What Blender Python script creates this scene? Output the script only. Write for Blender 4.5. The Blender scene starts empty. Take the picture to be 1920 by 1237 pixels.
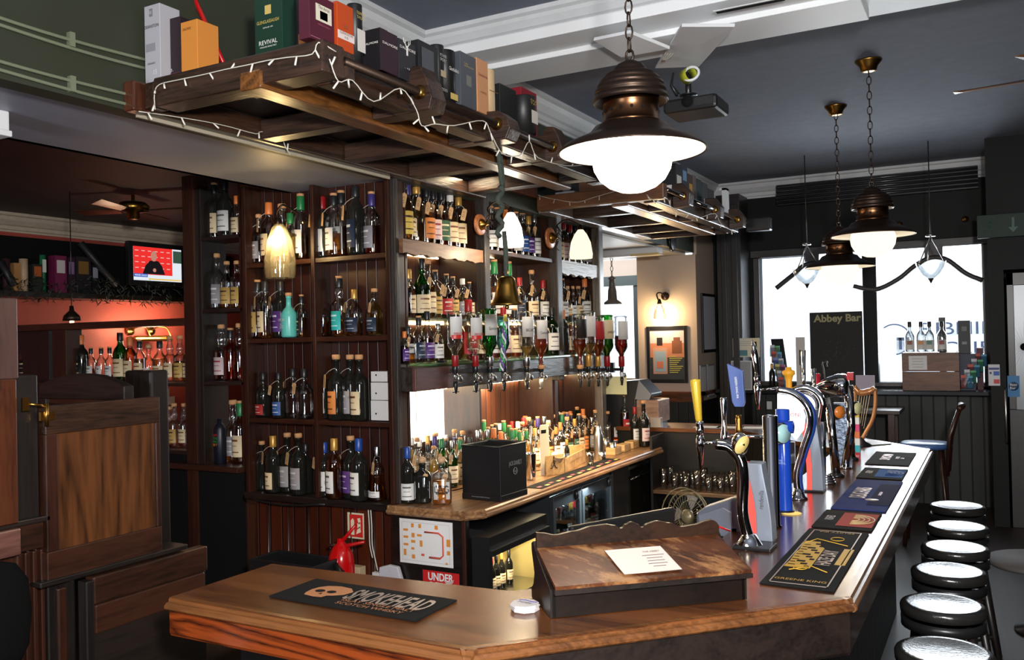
import bpy, math, random
from mathutils import Vector as V, Matrix
sc = bpy.context.scene
col = sc.collection
random.seed(7)
# ------------------------------------------------ camera
CAM = V((0.0, 0.0, 1.90))
FPX = 1648.1763
ROT = Matrix(((0.8773, 0.0241, 0.4794), (0.4794, 0.0021, -0.8776), (-0.0217, 0.9997, -0.0094))).normalized()
cam = bpy.data.cameras.new('camera'); cam.sensor_width = 36; cam.lens = FPX / 1920 * 36
cam.clip_start = .05; cam.clip_end = 200
camo = bpy.data.objects.new('camera', cam); col.objects.link(camo)
camo.matrix_world = Matrix.Translation(CAM) @ ROT.to_4x4()
sc.camera = camo
# ------------------------------------------------ world, exposure
w = bpy.data.worlds.new('sky'); sc.world = w; w.use_nodes = True
bg = w.node_tree.nodes['Background']; bg.inputs[0].default_value = (.82, .9, 1, 1); bg.inputs[1].default_value = 4.5
sc.view_settings.view_transform = 'Standard'; sc.view_settings.look = 'None'
sc.view_settings.exposure = 0.2; sc.view_settings.gamma = 1.0; sc.view_settings.use_curve_mapping = False
cy = sc.cycles
cy.use_denoising = True; cy.max_bounces = 8; cy.diffuse_bounces = 3; cy.glossy_bounces = 3
cy.transmission_bounces = 4; cy.transparent_max_bounces = 20; cy.caustics_reflective = False; cy.caustics_refractive = False
cy.sample_clamp_indirect = 4; cy.use_light_tree = True
def area(name, loc, target, sx, sy, power, colr=(1, 1, 1), spread=180):
    l = bpy.data.lights.new(name, 'AREA'); l.shape = 'RECTANGLE'; l.size = sx; l.size_y = sy
    l.energy = power; l.color = colr; l.spread = math.radians(spread)
    o = bpy.data.objects.new(name, l); col.objects.link(o); o.location = loc
    o.rotation_euler = (V(target) - V(loc)).to_track_quat('-Z', 'Y').to_euler(); return o
# daylight through the street windows
area('street_window_daylight', (-.95, 10.95, 2.2), (-.9, 4.0, .9), 1.9, 1.4, 150, (.88, .94, 1))
area('side_window_daylight', (-3.95, 11.0, 2.1), (-3.7, 6, 1.2), 1.2, 1.4, 55, (.92, .96, 1))
# unseen fill lights added behind the photographer, standing in for assumed windows
area('rear_fill_light', (2.2, -2.6, 2.3), (-2.2, 5.0, 2.1), .9, .9, 60, (1, .97, .93))
area('rear_left_fill_light', (-2.6, -2.7, 1.5), (-3.4, 3.0, 2.9), .9, .9, 60, (.84, .91, 1))  # cool fill added to brighten the soffit; the wall here has no window
def spot(name, loc, target, power, colr, ang=70, size=.03, blend=.6):
    l = bpy.data.lights.new(name, 'SPOT'); l.energy = power; l.color = colr; l.spot_size = math.radians(ang)
    l.spot_blend = blend; l.shadow_soft_size = size
    o = bpy.data.objects.new(name, l); col.objects.link(o); o.location = loc
    o.rotation_euler = (V(target) - V(loc)).to_track_quat('-Z', 'Y').to_euler(); return o
def point(name, loc, power, colr, size=.03):
    l = bpy.data.lights.new(name, 'POINT'); l.energy = power; l.color = colr; l.shadow_soft_size = size
    o = bpy.data.objects.new(name, l); col.objects.link(o); o.location = loc; return o
# the photographer's flash, up and to the right of the camera
area('camera_flash', (.38, -.05, 2.3), (-1.9, 4.4, 2.3), .2, .2, 165, (1, .97, .94))
# ------------------------------------------------ survey helpers: a picture point and one known world coordinate give a place
def ray(px, py): return ROT @ V(((px - 960) / FPX, -(py - 618.5) / FPX, -1.0))
def AX(px, py, x): d = ray(px, py); return CAM + d * ((x - CAM.x) / d.x)
def AY(px, py, y): d = ray(px, py); return CAM + d * ((y - CAM.y) / d.y)
def AZ(px, py, z): d = ray(px, py); return CAM + d * ((z - CAM.z) / d.z)
FWD = V((-ROT[0][2], -ROT[1][2], -ROT[2][2]))
def depth(p): return (V(p) - CAM).dot(FWD)
# ------------------------------------------------ mesh builder
ORG = {}
class MB:
    def __init__(s): s.v = []; s.f = []; s.sm = []
    def add(s, vs, fs, smooth=False):
        n = len(s.v); s.v += [V(p) for p in vs]; s.f += [tuple(i + n for i in f) for f in fs]; s.sm += [smooth] * len(fs); return s
    def box(s, a, b, M=None):
        x0, y0, z0 = a; x1, y1, z1 = b
        vs = [V((x, y, z)) for z in (z0, z1) for y in (y0, y1) for x in (x0, x1)]
        if M: vs = [M @ p for p in vs]
        return s.add(vs, [(0, 2, 3, 1), (4, 5, 7, 6), (0, 1, 5, 4), (2, 6, 7, 3), (0, 4, 6, 2), (1, 3, 7, 5)])
    def prism(s, pts, d, cap=True):
        n = len(pts); d = V(d); vs = [V(p) for p in pts] + [V(p) + d for p in pts]
        fs = [(i, (i + 1) % n, (i + 1) % n + n, i + n) for i in range(n)]
        if cap: fs += [tuple(range(n))[::-1], tuple(range(n, 2 * n))]
        return s.add(vs, fs)
    def lathe(s, prof, c=(0, 0, 0), n=16, ax=(0, 0, 1), sq=0, smooth=True, a0=0, a1=2 * math.pi, sx=1, sy=1, cap=True):
        q = V((0, 0, 1)).rotation_difference(V(ax).normalized()); c = V(c); full = abs(a1 - a0 - 2 * math.pi) < 1e-5
        m = n if full else n + 1; vs = []
        for r, z in prof:
            for i in range(m):
                a = a0 + (a1 - a0) * i / n; ca, sa = math.cos(a), math.sin(a)
                k = 1.0
                if sq: k = 1 / (abs(ca) ** sq + abs(sa) ** sq) ** (1 / sq) if r > .3 * max(p[0] for p in prof) else 1
                vs.append(c + q @ V((r * k * ca * sx, r * k * sa * sy, z)))
        fs = []
        for j in range(len(prof) - 1):
            for i in range(n):
                i2 = (i + 1) % m; fs.append((j * m + i, j * m + i2, (j + 1) * m + i2, (j + 1) * m + i))
        if full and cap:
            if prof[0][0] > 1e-6: fs.append(tuple(range(m))[::-1])
            if prof[-1][0] > 1e-6: fs.append(tuple(range((len(prof) - 1) * m, len(prof) * m)))
        return s.add(vs, fs, smooth)
    def cyl(s, a, b, r, r2=None, n=12, smooth=True):
        a = V(a); b = V(b); L = (b - a).length
        return s.lathe([(r, 0), (r if r2 is None else r2, L)], a, n, b - a, smooth=smooth)
    def tube(s, pts, r, n=8, closed=False):
        pts = [V(p) for p in pts]; N = len(pts); vs = []; up = V((0, 0, 1)); rs = r if isinstance(r, (list, tuple)) else [r] * N
        t0 = (pts[1] - pts[0]).normalized(); u = t0.orthogonal().normalized()
        for i in range(N):
            t = (pts[(i + 1) % N] - pts[i - 1]) if (closed or 0 < i < N - 1) else (pts[1] - pts[0] if i == 0 else pts[-1] - pts[-2])
            t.normalize(); u = (u - t * u.dot(t)); u = u.normalized() if u.length > 1e-6 else t.orthogonal().normalized(); b = t.cross(u)
            for k in range(n):
                a = 2 * math.pi * k / n; vs.append(pts[i] + (u * math.cos(a) + b * math.sin(a)) * rs[i])
        fs = [(i * n + k, i * n + (k + 1) % n, ((i + 1) % N) * n + (k + 1) % n, ((i + 1) % N) * n + k) for i in range(N if closed else N - 1) for k in range(n)]
        if not closed: fs += [tuple(range(n))[::-1], tuple(range((N - 1) * n, N * n))]
        return s.add(vs, fs, True)
    def sphere(s, c, r, n=14, sz=1):
        return s.lathe([(r * math.sin(math.pi * i / n) + 1e-7, -r * sz * math.cos(math.pi * i / n)) for i in range(n + 1)], c, n + 4)
    def mesh(s, name, org=(0, 0, 0)):
        me = bpy.data.meshes.new(name); o = V(org); me.from_pydata([p - o for p in s.v], [], s.f)
        me.polygons.foreach_set('use_smooth', s.sm)
        return me
    def build(s, name, m, parent=None, bevel=0, **kw):
        if parent is not None: org = ORG.get(parent.name, V((0, 0, 0)))
        else:
            xs = [p.x for p in s.v]; ys = [p.y for p in s.v]; org = V(((min(xs) + max(xs)) / 2, (min(ys) + max(ys)) / 2, min(p.z for p in s.v)))
        me = s.mesh(name, org); me.materials.append(m)
        o = bpy.data.objects.new(name, me); col.objects.link(o)
        if parent is not None: o.parent = parent; ORG[o.name] = org
        else: o.location = org; ORG[o.name] = org
        if bevel:
            b = o.modifiers.new('edge', 'BEVEL'); b.width = bevel; b.segments = 2; b.limit_method = 'ANGLE'
        if kw: tag(o, **kw)
        return o
def tag(o, label=None, cat=None, group=None, kind=None):
    if label: o['label'] = label
    if cat: o['category'] = cat
    if group: o['group'] = group
    if kind: o['kind'] = kind
    return o
def thing(name, label, cat, loc=(0, 0, 0), group=None):
    o = bpy.data.objects.new(name, None); o.empty_display_size = .05; col.objects.link(o); o.location = loc; ORG[o.name] = V(loc)
    return tag(o, label, cat, group)
def struct(name, mb, m, bevel=0, parent=None):
    o = mb.build(name, m, parent, bevel)
    if parent is None: o['kind'] = 'structure'
    return o
def local(root): ORG[root.name] = V((0, 0, 0)); return root
def kids(o): return [c for c in KIDS(o)]
def KIDS(o): return o.children
def dup(root, loc=None, rotz=None, label=None, group=None, scale=None):
    r = root.copy(); col.objects.link(r)
    if loc is not None: r.location = loc
    if rotz is not None: r.rotation_euler = (0, 0, rotz)
    if scale is not None: r.scale = scale
    if label: r['label'] = label
    if group: r['group'] = group
    for ch in list(root.children):
        c = ch.copy(); col.objects.link(c); c.parent = r
        for g in list(ch.children):
            d = g.copy(); col.objects.link(d); d.parent = c
    return r
TM = {}
def text(s, w, h, c, u, v, m, parent=None, name='lettering', lift=.0015, bold=0, mirror=False):
    """lettering fitted to a w x h rectangle centred at c, running along u with v upward"""
    key = (s, bold)
    if key not in TM:
        cu = bpy.data.curves.new('t', 'FONT'); cu.body = s; cu.offset = bold; cu.resolution_u = 3
        ob = bpy.data.objects.new('t', cu); TM[key] = bpy.data.meshes.new_from_object(ob); bpy.data.objects.remove(ob)
    src = TM[key]; P = [q.co.copy() for q in src.vertices]
    x0 = min(p.x for p in P); x1 = max(p.x for p in P); y0 = min(p.y for p in P); y1 = max(p.y for p in P)
    u = V(u).normalized(); v = V(v).normalized(); n = u.cross(v); c = V(c)
    if mirror: u = -u
    mb = MB(); mb.add([c + u * ((p.x - x0) / (x1 - x0) - .5) * w + v * ((p.y - y0) / (y1 - y0) - .5) * h + n * lift for p in P], [tuple(f.vertices) for f in src.polygons])
    return mb.build(name, m, parent)
def sheet(c, u, v, w, h, t=.001):
    u = V(u).normalized(); v = V(v).normalized(); n = u.cross(v); c = V(c); mb = MB()
    p = [c - u * w / 2 - v * h / 2, c + u * w / 2 - v * h / 2, c + u * w / 2 + v * h / 2, c - u * w / 2 + v * h / 2]
    return mb.prism(p, n * t)
# ------------------------------------------------ materials
MT = {}
def lin(c):
    return tuple((x / 12.92 if x <= .04045 else ((x + .055) / 1.055) ** 2.4) for x in c)
def hexc(r, g, b): return lin((r / 255, g / 255, b / 255))
def pbr(name, c, rough=.5, metal=0, spec=.5, bump=0, bs=30, emit=None, es=0, coat=0, var=0, alpha=None):
    if name in MT: return MT[name]
    m = bpy.data.materials.new(name); m.use_nodes = True; nt = m.node_tree; b = nt.nodes['Principled BSDF']
    b.inputs['Base Color'].default_value = (*c, 1); b.inputs['Roughness'].default_value = rough; b.inputs['Metallic'].default_value = metal
    b.inputs['Specular IOR Level'].default_value = spec; b.inputs['Coat Weight'].default_value = coat
    if emit: b.inputs['Emission Color'].default_value = (*emit, 1); b.inputs['Emission Strength'].default_value = es
    tc = nt.nodes.new('ShaderNodeTexCoord')
    if bump or var:
        nz = nt.nodes.new('ShaderNodeTexNoise'); nz.inputs['Scale'].default_value = bs; nz.inputs['Detail'].default_value = 5
        nt.links.new(tc.outputs['Object'], nz.inputs['Vector'])
        if bump:
            bp = nt.nodes.new('ShaderNodeBump'); bp.inputs['Strength'].default_value = bump; bp.inputs['Distance'].default_value = .01
            nt.links.new(nz.outputs[0], bp.inputs['Height']); nt.links.new(bp.outputs[0], b.inputs['Normal'])
        if var:
            mx = nt.nodes.new('ShaderNodeMix'); mx.data_type = 'RGBA'; mx.inputs[6].default_value = (*[x * (1 - var) for x in c], 1); mx.inputs[7].default_value = (*[min(1, x * (1 + var)) for x in c], 1)
            nt.links.new(nz.outputs[0], mx.inputs[0]); nt.links.new(mx.outputs[2], b.inputs['Base Color'])
    MT[name] = m; return m
def wood(name, c1, c2, ax=0, rough=.35, sc_=9, dist=4, coat=.2, bump=.15, wear=None, fc=.38):
    """grain running along axis ax"""
    if name in MT: return MT[name]
    m = bpy.data.materials.new(name); m.use_nodes = True; nt = m.node_tree; N = nt.nodes; L = nt.links; b = N['Principled BSDF']
    tc = N.new('ShaderNodeTexCoord'); mp = N.new('ShaderNodeMapping'); s = [1, 1, 1]; s[ax] = .11; mp.inputs['Scale'].default_value = s
    L.new(tc.outputs['Object'], mp.inputs['Vector'])
    nz = N.new('ShaderNodeTexNoise'); nz.inputs['Scale'].default_value = sc_ * .55; nz.inputs['Detail'].default_value = 3; nz.inputs['Distortion'].default_value = .4; L.new(mp.outputs[0], nz.inputs['Vector'])
    ml = N.new('ShaderNodeMath'); ml.operation = 'MULTIPLY'; ml.inputs[1].default_value = dist * 3.2; L.new(nz.outputs[0], ml.inputs[0])
    fr = N.new('ShaderNodeMath'); fr.operation = 'PINGPONG'; fr.inputs[1].default_value = 1; L.new(ml.outputs[0], fr.inputs[0])
    n2 = N.new('ShaderNodeTexNoise'); n2.inputs['Scale'].default_value = sc_ * 9; n2.inputs['Detail'].default_value = 4; L.new(mp.outputs[0], n2.inputs['Vector'])
    ad = N.new('ShaderNodeMath'); ad.operation = 'MULTIPLY_ADD'; ad.inputs[1].default_value = fc; L.new(fr.outputs[0], ad.inputs[0])
    m2 = N.new('ShaderNodeMath'); m2.operation = 'MULTIPLY'; m2.inputs[1].default_value = 1.33 - fc; L.new(n2.outputs[0], m2.inputs[0]); L.new(m2.outputs[0], ad.inputs[2])
    cr = N.new('ShaderNodeValToRGB'); cr.color_ramp.elements[0].position = .22; cr.color_ramp.elements[0].color = (*c1, 1); cr.color_ramp.elements[1].position = .85; cr.color_ramp.elements[1].color = (*c2, 1)
    L.new(ad.outputs[0], cr.inputs[0]); out = cr.outputs[0]
    if wear:
        n3 = N.new('ShaderNodeTexNoise'); n3.inputs['Scale'].default_value = wear[1]; n3.inputs['Detail'].default_value = 8; n3.inputs['Roughness'].default_value = .7
        mp3 = N.new('ShaderNodeMapping'); s3 = [1, 1, 1]; s3[ax] = .35; mp3.inputs['Scale'].default_value = s3; L.new(tc.outputs['Object'], mp3.inputs['Vector']); L.new(mp3.outputs[0], n3.inputs['Vector'])
        rr = N.new('ShaderNodeMapRange'); rr.inputs[1].default_value = wear[2]; rr.inputs[2].default_value = wear[2] + .12; L.new(n3.outputs[0], rr.inputs[0])
        mx = N.new('ShaderNodeMix'); mx.data_type = 'RGBA'; mx.inputs[7].default_value = (*wear[0], 1); L.new(rr.outputs[0], mx.inputs[0]); L.new(out, mx.inputs[6]); out = mx.outputs[2]
    L.new(out, b.inputs['Base Color']); b.inputs['Roughness'].default_value = rough; b.inputs['Coat Weight'].default_value = coat; b.inputs['Coat Roughness'].default_value = .25
    bp = N.new('ShaderNodeBump'); bp.inputs['Strength'].default_value = bump; bp.inputs['Distance'].default_value = .004; L.new(ad.outputs[0], bp.inputs['Height']); L.new(bp.outputs[0], b.inputs['Normal'])
    MT[name] = m; return m
def boards(name, c1, c2, ax=0, wdt=.1, rough=.45, groove=.25):
    """tongue and groove boards repeating along axis ax, grain vertical"""
    if name in MT: return MT[name]
    m = bpy.data.materials.new(name); m.use_nodes = True; nt = m.node_tree; N = nt.nodes; L = nt.links; b = N['Principled BSDF']
    tc = N.new('ShaderNodeTexCoord'); sp = N.new('ShaderNodeSeparateXYZ'); L.new(tc.outputs['Object'], sp.inputs[0])
    dv = N.new('ShaderNodeMath'); dv.operation = 'DIVIDE'; dv.inputs[1].default_value = wdt; L.new(sp.outputs[ax], dv.inputs[0])
    fr = N.new('ShaderNodeMath'); fr.operation = 'FRACT'; L.new(dv.outputs[0], fr.inputs[0])
    pg = N.new('ShaderNodeMath'); pg.operation = 'PINGPONG'; pg.inputs[1].default_value = .5; L.new(fr.outputs[0], pg.inputs[0])
    rr = N.new('ShaderNodeMapRange'); rr.inputs[1].default_value = .02; rr.inputs[2].default_value = .07; L.new(pg.outputs[0], rr.inputs[0])
    fl = N.new('ShaderNodeMath'); fl.operation = 'FLOOR'; L.new(dv.outputs[0], fl.inputs[0])
    wn = N.new('ShaderNodeTexWhiteNoise'); wn.noise_dimensions = '1D'; L.new(fl.outputs[0], wn.inputs['W'])
    mp = N.new('ShaderNodeMapping'); mp.inputs['Scale'].default_value = (22, 22, 1.6); L.new(tc.outputs['Object'], mp.inputs[0])
    nz = N.new('ShaderNodeTexNoise'); nz.inputs['Scale'].default_value = 1; nz.inputs['Detail'].default_value = 4; L.new(mp.outputs[0], nz.inputs['Vector'])
    av = N.new('ShaderNodeMath'); av.operation = 'MULTIPLY_ADD'; av.inputs[1].default_value = .45; L.new(wn.outputs[0], av.inputs[0])
    hf = N.new('ShaderNodeMath'); hf.operation = 'MULTIPLY'; hf.inputs[1].default_value = .6; L.new(nz.outputs[0], hf.inputs[0]); L.new(hf.outputs[0], av.inputs[2])
    mx = N.new('ShaderNodeMix'); mx.data_type = 'RGBA'; mx.inputs[6].default_value = (*c1, 1); mx.inputs[7].default_value = (*c2, 1); L.new(av.outputs[0], mx.inputs[0])
    m2 = N.new('ShaderNodeMix'); m2.data_type = 'RGBA'; m2.inputs[6].default_value = (*[x * groove for x in c1], 1); L.new(rr.outputs[0], m2.inputs[0]); L.new(mx.outputs[2], m2.inputs[7])
    L.new(m2.outputs[2], b.inputs['Base Color']); b.inputs['Roughness'].default_value = rough
    bp = N.new('ShaderNodeBump'); bp.inputs['Strength'].default_value = .6; bp.inputs['Distance'].default_value = .006; L.new(rr.outputs[0], bp.inputs['Height']); L.new(bp.outputs[0], b.inputs['Normal'])
    MT[name] = m; return m
def clear(name, tint, gloss=.04, milky=0, mc=(1, 1, 1), rough=.02, edge=.5, gmax=.75):
    """thin glass or liquid: tinted see-through with a fresnel reflection"""
    if name in MT: return MT[name]
    m = bpy.data.materials.new(name); m.use_nodes = True; nt = m.node_tree; N = nt.nodes; L = nt.links; N.remove(N['Principled BSDF']); out = N['Material Output']
    t = N.new('ShaderNodeBsdfTransparent'); g = N.new('ShaderNodeBsdfGlossy'); g.inputs['Roughness'].default_value = rough; g.inputs[0].default_value = (1, 1, 1, 1)
    lw = N.new('ShaderNodeLayerWeight'); lw.inputs[0].default_value = .35
    cm = N.new('ShaderNodeMix'); cm.data_type = 'RGBA'; cm.inputs[6].default_value = (*tint, 1); cm.inputs[7].default_value = (*[x * edge for x in tint], 1); L.new(lw.outputs['Facing'], cm.inputs[0]); L.new(cm.outputs[2], t.inputs[0])
    last = t.outputs[0]
    if milky:
        d = N.new('ShaderNodeBsdfTranslucent'); d.inputs[0].default_value = (*mc, 1); a = N.new('ShaderNodeMixShader'); a.inputs[0].default_value = milky; L.new(last, a.inputs[1]); L.new(d.outputs[0], a.inputs[2]); last = a.outputs[0]
    mr = N.new('ShaderNodeMapRange'); mr.inputs[3].default_value = gloss; mr.inputs[4].default_value = gmax; L.new(lw.outputs['Fresnel'], mr.inputs[0])
    x = N.new('ShaderNodeMixShader'); L.new(mr.outputs[0], x.inputs[0]); L.new(last, x.inputs[1]); L.new(g.outputs[0], x.inputs[2]); L.new(x.outputs[0], out.inputs[0])
    MT[name] = m; return m
def glow(name, c, s):
    if name in MT: return MT[name]
    m = bpy.data.materials.new(name); m.use_nodes = True; nt = m.node_tree; N = nt.nodes; N.remove(N['Principled BSDF'])
    e = N.new('ShaderNodeEmission'); e.inputs[0].default_value = (*c, 1); e.inputs[1].default_value = s; nt.links.new(e.outputs[0], N['Material Output'].inputs[0]); m.cycles.emission_sampling = 'FRONT_BACK'; MT[name] = m; return m
H = hexc
blackw = wood('black_stained_wood', H(9, 7, 7), H(34, 25, 20), 1, .42, 10, 3)
blackwx = wood('black_stained_wood_across', H(9, 7, 7), H(38, 28, 23), 0, .42, 10, 3)
blackwz = wood('black_stained_wood_upright', H(8, 7, 7), H(30, 23, 20), 2, .42, 10, 3)
brownx = wood('brown_wood_across', H(24, 12, 8), H(62, 33, 21), 0, .35, 9, 3)
browny = wood('brown_wood_along', H(22, 12, 8), H(60, 33, 21), 1, .35, 9, 3)
brownz = wood('brown_wood_upright', H(21, 10, 7), H(58, 30, 19), 2, .35, 9, 3)
counterx = wood('varnished_counter_across', H(52, 25, 12), H(124, 72, 36), 0, .24, 5, 2.2, .35, .06, (H(30, 17, 11), 6, .62))
countery = wood('varnished_counter_along', H(36, 19, 12), H(88, 52, 32), 1, .2, 6, 2.2, .5, .06)
fascia = wood('orange_varnished_board', H(44, 15, 6), H(140, 62, 24), 0, .24, 16, 5, .35, .05, None, .75)
oldy = wood('old_beam_wood', H(13, 9, 8), H(62, 40, 27), 1, .33, 12, 3, .1, .5)
oldx = wood('old_beam_wood_across', H(14, 10, 9), H(66, 46, 36), 0, .36, 12, 3, .1, .5)
palew = wood('pale_crate_wood', H(150, 112, 70), H(206, 166, 112), 0, .6, 10, 3, 0, .2)
brass = pbr('aged_brass', H(168, 128, 62), .28, 1)
darkbrass = pbr('dark_bronze', H(66, 52, 44), .42, .85, bump=.05, bs=60)
chrome = pbr('chrome', (.8, .81, .83), .06, 1)
steel = pbr('brushed_steel', (.55, .55, .55), .28, 1)
black = pbr('black_plastic', (.012, .012, .013), .32)
blackm = pbr('black_matt', (.008, .008, .008), .9, 0, .1)
leather = pbr('black_leather', (.02, .019, .018), .2, 0, .9, .1, 90)
white = pbr('white_paint', H(222, 224, 226), .5, bump=.1, bs=12)
paper = pbr('white_paper', H(232, 230, 228), .6)
cork = pbr('cork', H(206, 152, 104), .75, var=.2, bs=80)
red = pbr('red_paint', H(190, 16, 18), .3)
cable = pbr('white_cable', H(205, 200, 188), .5)
gclear = clear('clear_glass', (.97, .98, .97), .1, edge=.7)
ggreen = clear('green_glass', (.06, .42, .07), .06, .12, (.1, .6, .1), edge=.4)
gdark = pbr('dark_bottle_glass', (.012, .012, .01), .06, 0, .7)
gblue = clear('teal_glass', (.35, .78, .8), .06, .1, (.4, .9, .9))
LIQ = {'amber': clear('amber_whisky', (.92, .5, .12), .03, .3, (1, .5, .12)), 'gold': clear('golden_whisky', (.97, .78, .36), .03, .3, (1, .78, .32)),
       'orange': clear('orange_spirit', (.9, .26, .05), .03, .3, (1, .3, .05)), 'red': clear('dark_red_spirit', (.3, .04, .03), .03, .15, (.6, .05, .05)),
       'clear': clear('clear_spirit', (.95, .96, .96), .05)}
# ================================================ the setting
WX = -3.03; CZ = 3.72; WY = 10.7
ceilm = pbr('dark_blue_ceiling_paint', H(112, 118, 132), .85, bump=.25, bs=9, var=.18)
soffm = pbr('slate_soffit_paint', H(150, 154, 170), .5, bump=.1, bs=5, var=.08)
greenw = pbr('olive_wall_paint', H(46, 50, 36), .6, bump=.1, bs=6, var=.1)
creamw = pbr('cream_wall_paint', H(196, 176, 158), .6, bump=.1, bs=8)
terra = pbr('terracotta_wall_paint', H(168, 74, 62), .6, var=.1, bs=4)
darkw = pbr('dark_green_black_paint', H(14, 16, 15), .6, 0, .25, bump=.1, bs=14)
greydado = boards('dado_boards', H(20, 23, 22), H(31, 35, 33), 0, .12, .55)
whitec = pbr('cornice_paint', H(206, 208, 210), .55, bump=.15, bs=20, var=.06)
floorm = wood('dark_floor_boards', H(24, 17, 13), H(46, 34, 30), 1, .55, 5, 2, .0, .1)
struct('floor', MB().box((-9, -3, -.1), (4.2, 12, 0)), floorm)
struct('ceiling', MB().box((-3.12, -3, CZ), (4.2, WY, CZ + .1)), ceilm)
struct('wall_right', MB().box((4.2, -3, 0), (4.3, 12, 3.8)), darkw)
struct('wall_rear', MB().box((-9, -3.1, 0), (1.2, -3, 3.8)).box((3.2, -3.1, 0), (4.3, -3, 3.8)).box((1.2, -3.1, 0), (3.2, -3, 1.3)).box((1.2, -3.1, 3.2), (3.2, -3, 3.8)), darkw)
struct('wall_bulkhead', MB().box((WX - .1, -3, 2.85), (WX, 10.0, CZ)), greenw)
struct('ceiling_soffit', MB().box((-3.97, -3, 2.87), (WX - .1, 7.3, 2.95)).box((-3.97, -3, 2.87), (-3.93, 7.3, 3.2)), soffm)
struct('ceiling_alcove', MB().box((-5.2, 7.3, 2.83), (WX - .1, 10.0, 2.9)), pbr('white_soffit', H(214, 208, 200), .5, bump=.1, bs=7))
struct('ceiling_left_room', MB().box((-8.1, -3, 3.16), (-3.93, 9, 3.26)), pbr('plum_ceiling_paint', H(48, 34, 36), .6))
struct('wall_left_room', MB().box((-8.1, -3, 0), (-8, 9, 3.2)), terra)
struct('wall_left_room_far', MB().box((-8.1, 8.9, 0), (-3.97, 9, 3.2)), pbr('dark_plum_paint', H(50, 26, 26), .6))
struct('wall_alcove_pier', MB().box((-3.72, 9.95, 0), (-3.0, 10.0, 2.829)).box((-3.05, 10.0, 0), (-3.0, WY, 2.829)).box((-3.05, 10.0, 2.829), (-3.0, WY, CZ - .2)).box((-3.72, 10.0, 0), (-3.67, 10.79, 2.829)), creamw)
def P3(a, y): p = AY(*a, y); return p.x, p.z
wl = AY(1426, 600, WY).x; ml = AY(1619, 600, WY).x; mr = AY(1645, 600, WY).x; wr = AY(1843, 600, WY).x
zt = AY(1699, 467, WY).z; zb = AY(1660, 716, WY).z
mb = MB().box((-3.05, WY, 0), (wl, WY + .15, CZ)).box((wr, WY, 0), (4.2, WY + .15, CZ)).box((wl, WY, zt), (wr, WY + .15, CZ)).box((wl, WY, 0), (wr, WY + .15, zb)).box((ml, WY - .03, zb), (mr, WY + .12, zt))
struct('wall_window_side', mb, darkw)
struct('trim_window_frame', MB().box((wl - .04, WY - .03, zb - .05), (wr + .04, WY, zb)).box((wl - .1, WY - .05, zt), (wr + .06, WY, zt + .09)).box((wr, WY - .04, zb), (wr + .07, WY, zt)).box((wl - .07, WY - .04, zb), (wl, WY, zt)), blackwx, .006)
pane = clear('window_glass', (.97, .98, .98), .03)
struct('window_1', MB().box((wl, WY + .06, zb), (ml, WY + .066, zt)), pane)
struct('window_2', MB().box((mr, WY + .06, zb), (wr, WY + .066, zt)), pane)
# alcove window beyond the back bar
ax0 = -5.2; mb = MB().box((-5.3, 10.8, 0), (-3.67, 10.9, 1.35)).box((-5.3, 10.8, 2.62), (-3.67, 10.9, 2.9)).box((-4.05, 10.78, 1.35), (-3.93, 10.88, 2.62)).box((-5.3, 7.3, 0), (-5.2, 10.9, 2.9))
struct('wall_alcove', mb, creamw)
struct('window_3', MB().box((-5.2, 10.84, 1.35), (-3.67, 10.846, 2.62)), pane)
struct('trim_alcove_window', MB().box((-4.07, 10.74, 1.35), (-3.92, 10.8, 2.62)).box((-5.2, 10.72, 2.55), (-3.67, 10.8, 2.68)), pbr('grey_green_trim', H(86, 94, 92), .4))
# cornices
def corn(name, pts, out, m=whitec, hh=.16, dd=.16):
    """moulding swept from pts[0] to pts[1] below the ceiling, projecting along out"""
    a, b = V(pts[0]), V(pts[1]); o = V(out)
    prof = [(0, 0), (dd, 0), (dd, -.025), (dd * .82, -.035), (dd * .72, -hh * .4), (dd * .45, -hh * .62), (dd * .28, -hh * .68), (dd * .26, -hh * .86), (dd * .12, -hh * .9), (dd * .1, -hh), (0, -hh)]
    return struct(name, MB().prism([a + o * p + V((0, 0, q)) for p, q in prof], b - a), m)
corn('trim_cornice_bulkhead', ((WX, -3, CZ), (WX, 4.32, CZ)), (1, 0, 0), hh=.17, dd=.15)
corn('trim_cornice_bulkhead_far', ((WX, 5.0, CZ), (WX, WY, CZ)), (1, 0, 0), hh=.17, dd=.15)
corn('trim_cornice_window_wall', ((-3.0, WY, CZ), (4.2, WY, CZ)), (0, -1, 0), hh=.2, dd=.12)
corn('trim_cornice_left_room', ((-8, -3, 3.16), (-8, 8.9, 3.16)), (1, 0, 0), pbr('cream_moulding', H(196, 180, 160), .6, bump=.8, bs=22, var=.15), .17, .12)
corn('trim_cornice_beam', ((WX + .1, 4.42, CZ), (4.2, 4.42, CZ)), (0, -1, 0), hh=.13, dd=.13)
# white boxed beam across the ceiling
bw = pbr('white_beam_paint', H(236, 238, 240), .45, bump=.12, bs=9)
struct('trim_ceiling_beam', MB().box((WX, 4.42, 3.56), (4.2, 5.0, CZ)).box((WX, 4.28, 3.53), (-.55, 4.52, 3.59)).box((WX, 4.52, 3.5), (-.52, 4.86, 3.56)), bw, .004)
t = thing('beam_vent_slot', 'long black slot let into the underside of the white ceiling beam', 'vent', AZ(1390, 10, 3.5)); MB().box(tuple(AZ(1341, 22, 3.498)), tuple(AZ(1341, 22, 3.498) + V((.33, .035, .003)))).build('slot', blackm, t); MB().box(tuple(AZ(1341, 22, 3.4975) + V((-.01, -.01, 0))), tuple(AZ(1341, 22, 3.498) + V((.34, 0, .003)))).build('rim', white, t)
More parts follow.
